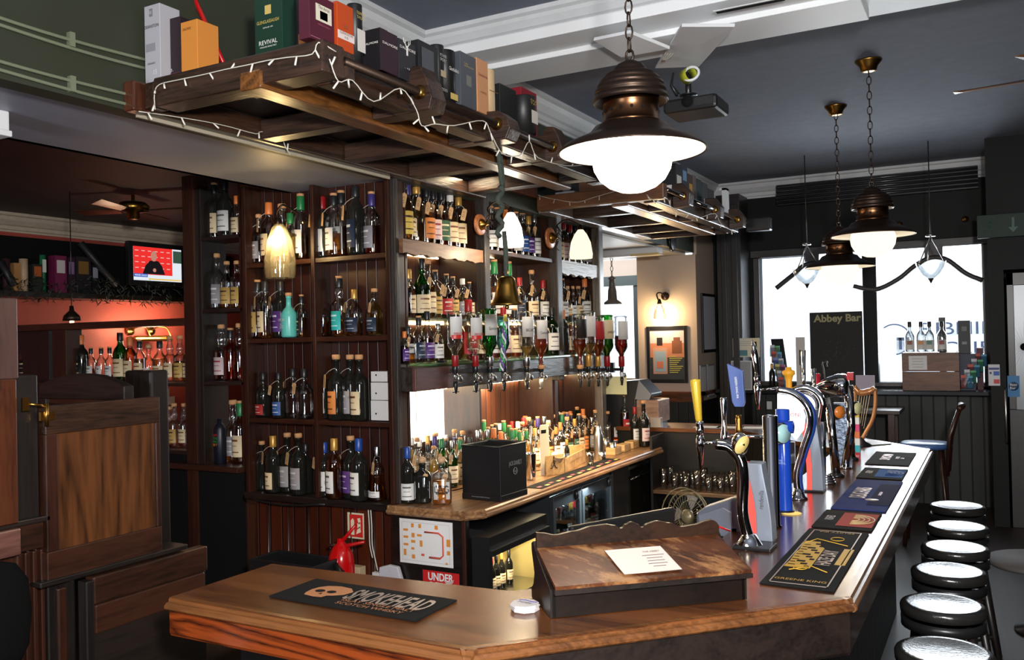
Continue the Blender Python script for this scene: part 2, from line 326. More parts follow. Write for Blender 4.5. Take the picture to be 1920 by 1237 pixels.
# pipes along the bulkhead
for zz, dz, nm in ((3.045, .03, 'upper'), (2.875, .035, 'lower')):
    t = thing('wall_cable_pair', 'pair of painted cables clipped along the ' + nm + (' part of' if nm == 'upper' else ' edge of') + ' the olive wall', 'cable', (WX, 1.0, zz))
    gm = pbr('olive_cable', H(112, 120, 98), .45)
    for k in (0, 1):
        MB().tube([(WX + .012, y, zz + k * dz + .006 * math.sin(y * 5 + k) - .012 * math.sin((y - 1.2) * 2.2) * (nm == 'upper')) for y in [i * .1 - .5 for i in range(31)]], .007, 6).build('cable', gm, t)
    for yy in (1.55, 2.1):
        MB().box((WX, yy, zz - .012), (WX + .024, yy + .02, zz + dz + .012)).build('clip', gm, t)
# ribbed pelmet over the street window
t = thing('window_pelmet', 'ribbed black pelmet box above the street window', 'pelmet', (-1.1, WY - .2, 3.1)); e0 = AY(1455, 385, WY - .12); e1 = AY(1833, 330, WY - .12)
MB().box((e0.x, WY - .1, e0.z), (e1.x, WY, e0.z + .24)).build('casing', black, t)
for k in range(5): MB().cyl((e0.x, WY - .11, e0.z + .03 + k * .045), (e1.x, WY - .11, e0.z + .03 + k * .045), .016, n=8).build('rib', pbr('gloss_black', (.03, .03, .034), .18), t)
# window ledge and dado
lz = AY(1640, 731, 10.35).z
struct('trim_window_ledge', MB().box((-2.9, 10.28, lz - .05), (-.02, WY, lz)), pbr('dark_ledge', H(26, 28, 34), .16, 0, .6), .008)
struct('trim_dado_window', MB().box((-2.95, 10.6, 0), (.1, 10.7, lz - .05)), greydado)
struct('trim_pillar_dark', MB().box((AY(1346, 600, 10.2).x, 10.2, 0), (wl - .1, 10.6, CZ - .2)).box((wl - .32, 10.16, 0), (wl - .26, 10.2, 3.4)).box((wl - .2, 10.16, 0), (wl - .13, 10.2, 3.4)), blackwz, .005)
# vestibule wall with the glazed door
vx = AY(1853, 560, 9.6).x
struct('wall_vestibule', MB().box((vx, 9.6, 2.45), (4.2, 9.7, CZ)).box((vx, 9.6, 0), (vx + .13, 9.7, 2.45)).box((vx, 9.7, 0), (vx + .08, 10.7, CZ)).box((1.2, 9.6, 0), (4.2, 9.7, 2.6)), darkw)
dd = struct('door_1', MB().box((vx + .15, 9.61, 0), (1.18, 9.66, 1.12)).box((vx + .15, 9.61, 1.12), (vx + .21, 9.66, 2.42)).box((vx + .15, 9.61, 2.3), (1.18, 9.66, 2.42)).box((1.1, 9.61, 1.1), (1.18, 9.66, 2.4)), blackwz, .004)
etch = clear('etched_door_glass', (.6, .7, .78), .05, .35, (.6, .72, .82), .3)
g0 = AY(1889, 750, 9.62); g1 = AY(1889, 556, 9.62)
MB().box((vx + .21, 9.635, 1.12), (1.1, 9.64, 2.3)).build('door_glass', etch, dd)
mb = MB(); c = AY(1920, 650, 9.625)
for k in range(32):
    a = 2 * math.pi * k / 32; L = .2 if k % 2 else .26
    mb.prism([c + V((math.cos(a - .03) * .03, 0, math.sin(a - .03) * .03)), c + V((math.cos(a + .03) * .03, 0, math.sin(a + .03) * .03)), c + V((math.cos(a) * L, 0, math.sin(a) * L))], (0, .002, 0))
mb.lathe([(.035, 0), (.035, .002)], c, 16, (0, -1, 0)).build('sunburst', blackm, dd)
MB().tube([(vx + .12, 9.59, .8), (vx + .12, 9.55, .82), (vx + .12, 9.55, 1.3), (vx + .12, 9.59, 1.32)], .012).build('door_handle', steel, dd)
c = AY(1900, 724, 9.6); o = sheet((c.x, 9.605, c.z), (1, 0, 0), (0, 0, 1), .1, .2, .003).build('door_sticker', pbr('sky_blue_print', H(40, 120, 180), .5), None, label='small blue sticker with a white badge on the dark glazed door', cat='sticker')
text('Best\nBar', .06, .055, (c.x, 9.60, c.z), (1, 0, 0), (0, 0, 1), paper, o); MB().lathe([(.042, 0), (.04, .0015)], (c.x, 9.602, c.z), 24, (0, -1, 0)).build('badge', pbr('badge_blue', H(24, 60, 100), .5), o)
# exit sign over the vestibule
c = AY(1885, 423, 9.55); gs = pbr('exit_green', H(8, 40, 30), .6)
o = MB().box((vx - .08, 9.5, c.z - .11), (vx + .75, 9.53, c.z + .11)).build('exit_sign', gs, None, .004, label='dim green exit sign with running figure and arrow above the door', cat='sign')
sg = pbr('exit_pale', H(60, 90, 78), .5)
def fig(c, s, m, par, name='running_figure'):
    c = V(c); mb = MB(); q = lambda x, z: (c.x + x * s, c.y, c.z + z * s)
    mb.lathe([(.13 * s, 0), (.13 * s, .002)], q(.1, .8), 12, (0, -1, 0))
    for pts, r in (([(0, .6), (-.05, .05)], .13), ([(0, .5), (.35, .35), (.5, .5)], .06), ([(0, .55), (-.35, .4), (-.4, .15)], .06), ([(-.05, .05), (.3, -.15), (.2, -.6)], .08), ([(-.05, .05), (-.2, -.35), (-.6, -.4)], .08)):
        mb.tube([q(*p) for p in pts], [r * s * .6] * len(pts), 6)
    return mb.build(name, m, par)
fig((c.x - .13, 9.498, c.z - .01), .085, sg, o)
MB().prism([(c.x + .06, 9.498, c.z - .07), (c.x + .02, 9.498, c.z - .02), (c.x + .1, 9.498, c.z - .02)], (0, .002, 0)).box((c.x + .05, 9.498, c.z - .02), (c.x + .07, 9.5, c.z + .07)).build('arrow', sg, o)
MB().box((c.x + .2, 9.496, c.z - .08), (c.x + .31, 9.5, c.z + .08)).build('doorway_symbol', sg, o)
# ---------------- street side
fac = pbr('pale_shopfront', H(235, 238, 242), .7)
o = MB().box((-9, 16, 0), (6, 16.3, 9)).build('facade_across_street', fac); o['kind'] = 'structure'
for k in range(7):
    x = -8 + k * 1.7; o2 = MB().box((x, 15.97, 3.3), (x + .8, 16.0, 5.2)).build('facade_window', pbr('pale_blue_window', H(150, 170, 190), .3), o)
bl = pbr('shop_lettering_blue', H(52, 66, 92), .5)
c1 = AY(1785, 615, 15.9); text('RIBEIIN', 1.12, .2, (c1.x + .1, 15.95, c1.z), (1, 0, 0), (0, 0, 1), bl, o)
c1 = AY(1790, 640, 15.9); text('CLIFE', .9, .2, (c1.x + .25, 15.95, c1.z - .1), (1, 0, 0), (0, 0, 1), bl, o)
c1 = AY(1676, 636, 15.9)
mb = MB(); mb.tube([(c1.x + .25 * math.cos(a), 15.93, c1.z + .25 * math.sin(a)) for a in [2 * math.pi * i / 40 for i in range(40)]], .012, 6, True)
for k in range(5): mb.box((c1.x - .2 + k * .09, 15.92, c1.z - .17), (c1.x - .155 + k * .09, 15.94, c1.z - .02 + .05 * (k % 2)))
mb.box((c1.x - .25, 15.92, c1.z - .02), (c1.x + .25, 15.94, c1.z + .03)).build('round_emblem', bl, o)
MB().lathe([(.22, 0), (.22, .01)], (c1.x, 15.93, c1.z + .02), 20, (0, -1, 0), a0=0, a1=math.pi).build('emblem_panes', pbr('emblem_blue', H(110, 150, 190), .5), o)
struct('street', MB().box((-14, 10.9, -.12), (8, 16, -.02)), pbr('pale_pavement', H(150, 150, 150), .8))
# ================================================ bar counter
top_out = [(-2.32, 1.93), (-1.212, 1.93), (-.395, 2.79), (-.385, 6.5), (-1.55, 7.75), (-2.95, 7.75)]
top_in = [(-2.32, 2.385), (-1.36, 2.44), (-.95, 2.87), (-.95, 6.3), (-1.85, 7.28), (-2.95, 7.28)]
def strip(o, i, z0, z1, mb=None):
    mb = mb or MB(); n = len(o)
    for k in range(n - 1):
        a = [o[k], o[k + 1], i[k + 1], i[k]]; mb.prism([(x, y, z0) for x, y in a], (0, 0, z1 - z0))
    return mb
def inset(o, i, d0, d1):
    f = lambda a, b, d: (a[0] + (b[0] - a[0]) * d, a[1] + (b[1] - a[1]) * d)
    return [f(a, b, d0) for a, b in zip(o, i)], [f(a, b, d1) for a, b in zip(o, i)]
bar = thing('bar_counter', 'varnished dark wood bar counter wrapping round the serving area', 'bar counter', (-1.2, 4, 0))
def piece(k0, k1, m, name, zz):
    mb = MB()
    for k in range(k0, k1):
        a = [top_out[k], top_out[k + 1], top_in[k + 1], top_in[k]]
        mb.prism([(x, y, zz[0]) for x, y in a], (0, 0, zz[1] - zz[0]))
    return mb.build(name, m, bar)
piece(0, 1, counterx, 'countertop', (1.068, 1.1)); piece(1, 2, counterx, 'countertop', (1.068, 1.1)); piece(2, 4, countery, 'countertop', (1.068, 1.1)); piece(4, 5, counterx, 'countertop', (1.068, 1.1))
def rim(o, off, r, z, name, m, segs):
    for k in segs:
        a = V((*o[k], z)); b = V((*o[k + 1], z)); n = (b - a).normalized().cross(V((0, 0, 1))); MB().tube([a + n * off, b + n * off], r, 8).build(name, m, bar)
nose = wood('worn_nosing', H(50, 27, 14), H(126, 80, 44), 0, .25, 9, 2, .4, .06); nosey = wood('worn_nosing_along', H(50, 30, 18), H(130, 90, 58), 1, .22, 9, 2, .4, .06)
for k in range(5):
    a = V((*top_out[k], 0)); b = V((*top_out[k + 1], 0)); d = (b - a).normalized(); n = d.cross(V((0, 0, 1)))
    prof = [(-.02, 1.101), (-.004, 1.1), (.002, 1.094), (.002, 1.088), (.012, 1.086), (.02, 1.078), (.02, 1.07), (.014, 1.064), (.0, 1.064), (-.02, 1.064)]
    ext = .012
    MB().prism([a - d * ext * (k > 0) + n * p + V((0, 0, z)) for p, z in prof], (b - a) + d * ext * 2 * (k < 4)).build('nosing', nose if k in (0, 1, 4) else nosey, bar)
fz = AY(320, 1192, 1.93).z
for k in range(4):
    a = V((*top_out[k], 0)); b = V((*top_out[k + 1], 0)); d = (b - a).normalized(); n = d.cross(V((0, 0, 1)))
    z0 = fz if k == 0 else .93
    MB().prism([a + n * p + V((0, 0, z)) for p, z in ((.0, 1.064), (.0, z0 + .01), (-.006, z0), (-.03, z0), (-.03, 1.064))], b - a).build('fascia', fascia if k == 0 else (blackwx if k == 1 else wood('dark_fascia_along', H(16, 12, 10), H(58, 40, 30), 1, .25, 8, 3, .4)), bar)
MB().prism([(-2.32, 1.95, fz), (-2.32, 2.37, fz), (-2.32, 2.37, 1.064), (-2.32, 1.95, 1.064)], (.03, 0, 0)).build('end_board', fascia, bar)
o2, i2 = inset(top_out, top_in, .4, .93); o2[0] = (-2.2, o2[0][1]); i2[0] = (-2.2, i2[0][1])
strip(o2, i2, 0, 1.066).build('front_panel', boards('black_panel_boards', H(14, 12, 11), H(26, 21, 18), 1, .14, .4), bar)
# far arm: raised section with rail behind
# ---------------- bar stools
st = thing('bar_stool', 'x', 'bar stool'); ORG[st.name] = V((0, 0, 0))
MB().lathe([(.0, .75), (.05, .7502), (.10, .752), (.135, .756), (.15, .757), (.16, .752), (.165, .742), (.163, .715), (.150, .71), (0, .71)], (0, 0, 0), 36).build('seat', leather, st)
MB().lathe([(.155, .66), (.162, .66), (.162, .70), (.15, .70), (.15, .66)], (0, 0, 0), 30).build('seat_ring', black, st)
for k in range(4):
    a = math.pi / 4 + k * math.pi / 2; MB().tube([(.115 * math.cos(a), .115 * math.sin(a), .68), (.215 * math.cos(a), .215 * math.sin(a), 0)], [.02, .015], 8).build('leg', blackwz, st)
for z, r in ((.3, .174), (.5, .145)):
    MB().tube([(r * math.cos(a), r * math.sin(a), z) for a in [math.pi / 4 + i * math.pi / 2 for i in range(4)]], .009, 6, True).build('foot_rail', steel if z < .4 else black, st)
stools = [(1770, 1222, 'nearest the camera, cut by the bottom edge'), (1767, 1133, 'second nearest the camera'), (1778, 1070, 'third nearest the camera'), (1790, 1026, 'fourth, halfway along the counter'), (1795, 987, 'next to last towards the window'), (1795, 948, 'farthest one, nearest the street window')]
for i, (px, py, wh) in enumerate(stools):
    p = AZ(px, py, .75); q = st if i == 0 else dup(st)
    q.location = (p.x, p.y, 0); q.rotation_euler = (0, 0, i * .3); tag(q, 'round black leather bar stool along the counter, ' + wh, None, 'bar stools along the counter')
# ================================================ booth woodwork on the left
bx = -2.9
t = thing('swing_panel_door', 'tall panelled dark wood swing door with brass hinge by the booth', 'door', (bx, 2.1, 1.1))
mh = wood('panel_figured_wood', H(22, 12, 6), H(98, 58, 30), 2, .3, 6, 6, .4, .15)
zt1 = 1.7; zb1 = 1.09; y0, y1 = 1.905, 2.385
MB().box((bx - .04, y0, zt1 - .1), (bx, y1, zt1)).build('rail', blackwx if 0 else oldy, t, .003)
MB().box((bx - .04, y0, zb1), (bx, y1, zb1 + .1)).build('rail', browny, t, .003)
MB().box((bx - .04, y0, zb1 + .1), (bx, y0 + .045, zt1 - .1)).build('stile', brownz, t, .003)
MB().box((bx - .04, y1 - .02, zb1 + .1), (bx, y1, zt1 - .1)).build('stile', brownz, t, .003)
MB().box((bx - .03, y0 + .045, zb1 + .1), (bx - .014, y1 - .02, zt1 - .1)).build('panel', mh, t)
mb = MB().box((bx - .005, y0 - .02, zt1 - .05), (bx + .006, y0 + .03, zt1 - .02)); mb.cyl((bx + .008, y0 + .0, zt1 - .07), (bx + .008, y0 + .0, zt1 + .01), .007); mb.tube([(bx + .008, y0, zt1), (bx + .01, y0 - .06, zt1 + .012)], .005).box((bx - .0, y0 - .085, zt1 - .01), (bx + .006, y0 - .06, zt1 + .035)).build('hinge', brass, t)
p = AX(165, 1085, bx); q = AX(378, 1022, bx)
t = thing('low_bar_gate', 'low dark wooden gate panel beside the left end of the counter', 'gate', (bx, 2.3, 0))
MB().box((bx - .02, 2.06, .97), (bx + .03, 2.585, 1.07)).build('top_rail', browny, t, .006)
MB().box((bx - .015, 2.06, .1), (bx + .015, 2.585, .97)).build('panel', blackw, t, .004)
MB().box((bx - .02, 2.07, .86), (bx + .022, 2.575, .965)).build('middle_rail', browny, t, .006)
MB().box((bx - .02, 2.03, .0), (bx + .03, 2.06, 1.06)).build('stile', blackwz, t, .004)
t = thing('booth_partition', 'dark wooden booth end with carved posts at the left edge', 'booth partition', (bx - .1, 1.8, 0))
# the thick post: upper dark block and lower reddish post
redpost = wood('reddish_worn_post', H(36, 17, 10), H(84, 44, 26), 2, .3, 9, 3, .3, .1, (H(30, 20, 18), 9, .58))
MB().box((bx - .12, 1.70, 1.80), (bx - .02, 1.825, 2.075)).build('upper_post', wood('scuffed_post', H(40, 27, 24), H(80, 56, 50), 2, .4, 9, 3), t, .004)
MB().box((bx - .12, 1.70, 1.31), (bx - .0, 1.805, 1.8)).build('lower_post', redpost, t, .004)
MB().box((bx - .15, 1.805, 1.31), (bx - .03, 1.90, 1.81)).build('post_block', blackwz, t, .006)
MB().box((bx - .15, 1.6, 1.30), (bx + .0, 1.92, 1.32)).build('ledge', blackw, t, .004)
MB().box((bx - .13, 1.6, 1.21), (bx + .02, 1.80, 1.3)).build('ledge_rail', wood('rosy_rail', H(70, 42, 36), H(120, 82, 72), 1, .3, 9, 3), t, .006)
MB().box((bx - .13, 1.80, 1.21), (bx - .01, 1.9, 1.3)).build('ledge_rail', browny, t, .004)
mb = MB().box((bx - .14, 1.6, 0), (bx - .05, 1.9, 1.21))
mb.build('dark_panel', brownz, t)
for k in range(4): MB().box((bx - .05, 1.815 + k * .028, .4), (bx - .03, 1.83 + k * .028, 1.2)).build('moulding', brownz, t, .004)
MB().box((bx - .08, 1.92, .0), (bx - .03, 2.03, 1.085)).build('corner_post', blackwz, t, .008)
MB().box((bx - .06, 1.955, .2), (bx - .02, 1.99, 1.05)).build('corner_post', brownz, t, .006)
MB().box((bx - .1, 1.87, 1.075), (bx + .012, 2.5, 1.095)).build('cap_rail', blackw, t, .004)
# arched back of the bench beyond
t = thing('arched_bench_back', 'dark arched wooden bench back behind the swing door', 'bench', (-3.7, 2.5, 1.2))
yb = 2.55; a = AY(72, 730, yb); b = AY(232, 725, yb); zt2 = AY(150, 700, yb).z; zs = AY(72, 722, yb).z
pts = [(a.x, yb, zs)] + [(a.x + (b.x - a.x) * (k / 14), yb, zs + (zt2 - zs) * math.sin(math.pi * k / 14) ** .8) for k in range(1, 14)] + [(b.x, yb, zs), (b.x, yb, zs - .06), (a.x, yb, zs - .06)]
MB().prism(pts, (0, .05, 0)).build('arched_top', blackwx, t, .004)
MB().box((a.x, yb, 0), (a.x + .05, yb + .05, zs - .06)).build('stile', blackwz, t, .004); MB().box((b.x - .03, yb, 0), (b.x, yb + .05, zs - .06)).build('stile', blackwz, t, .004)
MB().box((a.x, yb + .01, zs - .085), (b.x, yb + .06, zs - .06)).build('moulding', brownx, t, .004)
MB().box((a.x + .05, yb + .01, zs - .8), (b.x - .03, yb + .04, zs - .13)).build('panel', blackwx, t)
c = AY(262, 720, 2.75); mb = MB()
l0 = AY(232, 700, 2.7).x; l1 = AY(282, 700, 2.7).x; zt3 = AY(250, 694, 2.7).z
MB().box((l0, 2.7, .3), (l1, 2.8, zt3)).build('newel_post', blackwz, None, .012, label='dark square wooden newel post beside the arched bench back', cat='post')
# black coat or bag bottom-left
t = thing('black_padded_chair', 'black padded chair back at the bottom left corner', 'chair', AX(20, 1237, -2.6))
p = AX(15, 1150, -2.5); mb = MB()
mb.lathe([(.001, -.17), (.04, -.16), (.07, -.1), (.078, 0), (.07, .09), (.04, .14), (.001, .155)], (p.x, p.y - .02, p.z), 20, sx=.6, sy=1.1).build('backrest', pbr('black_fabric', (.004, .004, .004), .95, 0, .05, bump=.2, bs=60), t)
MB().cyl((p.x, p.y, p.z - .12), (p.x, p.y, 0), .02).build('leg', steel, t)
MB().lathe([(.11, 0), (.12, .02), (.12, .06), (.1, .08), (.0, .08)], (p.x, p.y - .02, p.z - .27), 20).build('seat', pbr('grey_fur', H(90, 86, 84), .9, bump=.5, bs=80), t)
# ================================================ shelving and bottles
UY = 4.15; UB = 4.295; ux0, uxm, ux1 = -4.215, -3.655, -3.085
zs4 = [2.42, 1.935, 1.425, .95]
boardsx = boards('red_brown_boards', H(34, 14, 9), H(64, 27, 16), 0, .075, .45)
boardsy = boards('back_bar_boards', H(40, 22, 16), H(86, 46, 28), 1, .075, .45)
t = thing('display_shelving', 'dark brown open shelving with two bays and five shelves facing the camera', 'shelving', (-3.65, UY, 0))
MB().box((ux0 - .03, UY, .9), (ux0, UB, 2.95)).build('side_panel', brownz, t, .003); MB().box((ux1 - .015, UY, .9), (ux1 + .015, UB, 2.95)).build('side_panel', brownz, t, .003)
MB().box((uxm - .014, UY, .95), (uxm + .014, UB, 2.93)).build('divider', brownz, t, .003)
MB().box((ux0, UB, .95), (ux1, UB + .02, 2.95)).build('back_panel', boardsx, t)
MB().box((ux0 - .03, UY - .01, 2.915), (ux1 + .02, UB, 2.945)).build('top_board', brownx, t, .003)
for z in zs4:
    if z > 1: 
        MB().box((ux0, UY + .01, z - .03), (uxm - .014, UB, z)).build('shelf', brownx, t, .003); MB().box((uxm + .014, UY + .01, z - .03), (ux1 - .015, UB, z)).build('shelf', brownx, t, .003)
MB().box((ux0 - .03, UY - .02, .91), (ux1 + .015, UB, .95)).build('base_shelf', blackwx, t, .004)
MB().tube([(ux0 + .02 + k * .09, UY - .03, .915 - .02 * math.sin(k * .5)) for k in range(8)], .007, 6).build('cable', black, t)
# narrow column of shelves to its left, open to the room behind
t = thing('open_shelf_column', 'narrow dark open shelf column between the two bars', 'shelving', (-4.5, 4.4, 0))
cx0 = AY(357, 500, 4.4).x; cx1 = AY(458, 500, 4.4).x
pz = [AY(400, y, 4.4).z for y in (444, 579, 714, 868)]
MB().box((cx0 - .02, 4.35, 0), (cx0 + .09, 4.62, 3.1)).build('pillar', brownz, t, .004)
MB().box((cx0 + .09, 4.37, .95), (cx0 + .14, 4.6, 3.0)).build('pillar_moulding', blackwz, t, .004)
MB().box((cx1 - .02, 4.37, 0), (cx1 + .02, 4.6, 3.0)).build('pillar', brownz, t, .004)
for z in pz[:3]: MB().box((cx0 + .14, 4.37, z - .025), (cx1, 4.6, z)).build('shelf', blackwx, t, .003)
MB().box((cx0 - .6, 4.3, pz[3] - .04), (cx1, 4.66, pz[3])).build('worktop', brownx, t, .004)
MB().box((cx0 + .09, 4.36, .0), (cx1, 4.38, pz[3] - .04)).build('back_panel', blackm, t)
# mirrored panes low in the column
for z0, z1 in ((pz[2] + .02, pz[1] - .03), (pz[3] + .05, pz[2] - .04)):
    MB().box((cx1 - .16, 4.6, z0), (cx1 - .02, 4.604, z1)).build('mirror', pbr('smoky_mirror', (.55, .52, .5), .12, 1), t)
# the long back bar seen through, left of the column
t = thing('rear_bar_shelving', 'dark shelving of the second bar seen behind the booth', 'shelving', (-5.8, 4.4, 0))
lx0 = AY(-60, 600, 4.4).x; p2 = AY(125, 700, 4.4).x; p3 = AY(180, 700, 4.4).x
zb2 = AY(240, 613, 4.4).z; zb3 = AY(240, 580, 4.4).z; zsh = AY(320, 717, 4.4).z; zsl = AY(320, 842, 4.4).z
MB().box((lx0, 4.36, zb2), (cx0, 4.55, zb2 + .05)).build('top_beam', brownx, t, .004)
MB().box((p2 - .12, 4.36, 0), (p2 + .05, 4.5, zb2)).build('post', brownz, t, .004); MB().box((lx0, 4.45, 0), (p2 - .3, 4.5, zb2)).build('side_panel', blackwz, t)
MB().box((lx0, 4.38, zsh - .025), (cx0, 4.62, zsh)).build('shelf', blackwx, t, .003); MB().box((lx0, 4.38, zsl - .03), (cx0, 4.66, zsl)).build('shelf', blackwx, t, .003)
MB().box((lx0, 4.4, 0), (cx0, 4.44, zsl - .03)).build('front_panel', blackm, t)
# ---------------- back bar along x = -3.05
BX = -3.05; BB = -3.40
bay = [4.2, 5.14, 6.3, 7.13]
t = thing('back_bar', 'dark wood back bar with black posts, beams and boarded back behind the optics', 'back bar', (-3.2, 5.6, 0))
backbar = t
ZT1, ZT2, ZM, ZL = 2.50, 2.52, 2.035, 1.76
MB().box((BB, 4.32, .95), (BB + .02, 7.15, 3.0)).build('back_boards', boardsy, t)
postm = wood('rough_black_post', H(10, 9, 8), H(52, 42, 36), 2, .55, 14, 3, .2, .6)
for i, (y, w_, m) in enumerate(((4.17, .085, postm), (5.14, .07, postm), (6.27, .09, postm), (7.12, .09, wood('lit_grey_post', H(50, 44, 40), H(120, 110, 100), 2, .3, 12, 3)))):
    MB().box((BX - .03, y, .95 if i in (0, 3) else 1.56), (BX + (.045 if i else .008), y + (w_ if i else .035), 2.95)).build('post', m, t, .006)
    MB().box((BB + .02, y + .01 + .14 * (i == 0), .95), (BX - .03, y + .03 + .14 * (i == 0), 2.95)).build('partition', brownz, t)
rough = wood('sawn_beam', H(70, 44, 30), H(140, 98, 70), 1, .5, 9, 5, .1, .3)
MB().box((BB + .02, 4.35, ZT1 - .02), (BX, 5.14, ZT1)).build('shelf', browny, t)
mb = MB(); n = 26
mb.prism([(BX, 4.215 + .93 * k / n, ZT1 - .085 + .006 * math.sin(k * 1.3) + .004 * math.sin(k * 2.9)) for k in range(n + 1)] + [(BX, 5.145, ZT1), (BX, 4.215, ZT1)], (.03, 0, 0)).build('beam_front', rough, t)
MB().box((BB + .02, 5.21, ZT2 - .03), (BX + .02, 6.27, ZT2)).build('shelf', browny, t, .003)
MB().box((BB + .02, 6.36, ZT2 - .02), (BX, 7.13, ZT2)).build('shelf', browny, t)
mb = MB().prism([(BX, 6.36 + .77 * k / n, ZT2 - .11 + .008 * math.sin(k * 1.1) + .005 * math.sin(k * 2.3)) for k in range(n + 1)] + [(BX, 7.13, ZT2), (BX, 6.36, ZT2)], (.03, 0, 0)).build('beam_front', wood('pale_worn_beam', H(120, 112, 104), H(190, 184, 176), 1, .35, 9, 5, .1, .3), t)
for a, b in ((4.35, 5.14), (5.21, 6.27), (6.36, 7.13)):
    MB().box((BB + .02, a, ZM - .012), (BX - .02, b, ZM)).build('glass_shelf', clear('frosted_shelf_glass', (.8, .85, .8), .1, .5, (1, .95, .85), .2), t)
gshelf = clear('green_edge_glass', (.5, .8, .55), .1, .6, (.6, 1, .6), .2)
MB().box((BB + .02, 4.35, ZL - .012), (BX + .12, 7.13, ZL)).build('glass_shelf', gshelf, t)
MB().box((BX - .02, 4.21, ZL - .16), (BX + .09, 7.2, ZL - .016)).build('rail_beam', wood('charred_rail', H(10, 9, 9), H(58, 48, 42), 1, .4, 12, 3, .2, .5), t, .005)
MB().box((BX + .09, 4.19, ZL - .155), (BX + .12, 4.6, ZL - .02)).build('end_block', wood('purple_brown_block', H(58, 34, 32), H(92, 58, 54), 1, .5, 9, 3), t, .006)
MB().box((BB + .03, 4.35, ZL - .2), (BB + .06, 7.1, ZL - .17)).build('light_strip', glow('warm_strip', (1, .72, .38), 24), t)
for k in range(2): MB().box((BB + .022, 4.37 + k * .46, 1.22), (BB + .03, 4.37 + k * .46 + .44, 1.58)).build('lit_panel', glow('lit_panel', (1, .93, .8), 4.5), t)
MB().box((BB + .03, 4.35, ZM - .03), (BB + .045, 7.1, ZM - .014)).build('light_strip', glow('warm_strip_upper', (1, .7, .36), 10), t)
MB().box((BB + .03, 4.3, ZT1 - .04), (BB + .045, 5.1, ZT1 - .022)).build('light_strip', glow('warm_strip_upper', (1, .7, .36), 10), t)
MB().box((BB + .05, 6.31, .97), (BX - .02, 6.36, 1.6)).build('middle_post', brownz, t)
MB().box((BB - .02, 4.39, 2.95), (BX + .05, 7.22, 3.0)).build('top_rail', oldy, t)
# warm light that the shelf strips throw
area('back_counter_strip_light', (-3.1, 5.7, 1.57), (-3.0, 5.7, .9), .14, 2.7, 70, (1, .78, .48))
area('middle_shelf_strip_light', (-3.3, 5.6, 2.46), (-3.12, 5.6, 1.9), .06, 2.6, 18, (1, .76, .46))
area('top_shelf_strip_light', (-3.2, 4.75, 2.9), (-3.15, 4.75, 2.4), .1, .8, 9, (1, .78, .5))
# back counter
A_, B_, C_, D_ = AZ(729, 946, .95), AZ(868, 958, .95), AZ(905, 962 - 8, .95), AZ(1237, 838, .95)
cpoly = [(ux1 + .02, 4.36), (ux1 + .02, A_.y), (A_.x, A_.y), (B_.x, B_.y), (C_.x, C_.y), (D_.x, D_.y), (D_.x - .16, D_.y + .14), (-3.4, 7.25), (-3.4, 4.36)]
t = thing('back_counter', 'worn wooden back counter crowded with bottles under the shelves', 'counter', (-2.9, 5.6, 0))
cwood = wood('worn_back_counter', H(70, 44, 28), H(168, 124, 84), 1, .35, 9, 5, .2, .2, (H(200, 165, 120), 7, .6))
MB().prism([(x, y, .915) for x, y in cpoly], (0, 0, .035)).build('worktop', cwood, t)
for a, b in zip(cpoly[1:6], cpoly[2:7]):
    a = V((*a, 0)); b = V((*b, 0)); d = b - a
    if d.length < .02: continue
    nn = d.normalized().cross(V((0, 0, 1))); MB().prism([a + nn * p + V((0, 0, z)) for p, z in ((0, .951), (.012, .95), (.02, .942), (.018, .93), (.03, .925), (.032, .912), (.02, .9), (0, .9))], d).build('edge_moulding', cwood, t)
# under the counter: carcase
MB().box((BB, 4.5, 0), (-2.85, 7.2, .9)).build('carcase', blackm, t)
pn = wood('black_counter_panel', H(10, 8, 8), H(30, 22, 19), 0, .35, 9, 3)
a = V((A_.x, A_.y + .03, 0)); b = V((B_.x, B_.y + .03, 0)); MB().prism([a, b, b + V((0, .03, 0)), a + V((0, .03, 0))], (0, 0, .91)).build('end_panel', pn, t)
MB().box((B_.x - .03, B_.y + .025, 0), (B_.x - .005, B_.y + .07, .91)).build('corner_post', brownz, t, .004)
# boarded front below the display shelving
o = thing('boarded_panel', 'reddish brown boarded panel below the display shelving', 'panel', (-3.6, UY, 0))
MB().box((ux0, UY + .06, 0), (ux1 - .03, UY + .08, .91)).build('boards', boards('reddish_boards', H(36, 15, 8), H(96, 40, 20), 0, .1, .35), o)
for k in range(6): MB().cyl((ux0 + .1 + k * .17, UY + .055, 0), (ux0 + .1 + k * .17, UY + .055, .91), .009).build('batten', brownz, o)
MB().box((ux1 - .03, UY + .02, 0), (ux1 + .02, UY + .1, .91)).build('corner_post', blackwz, o, .004)
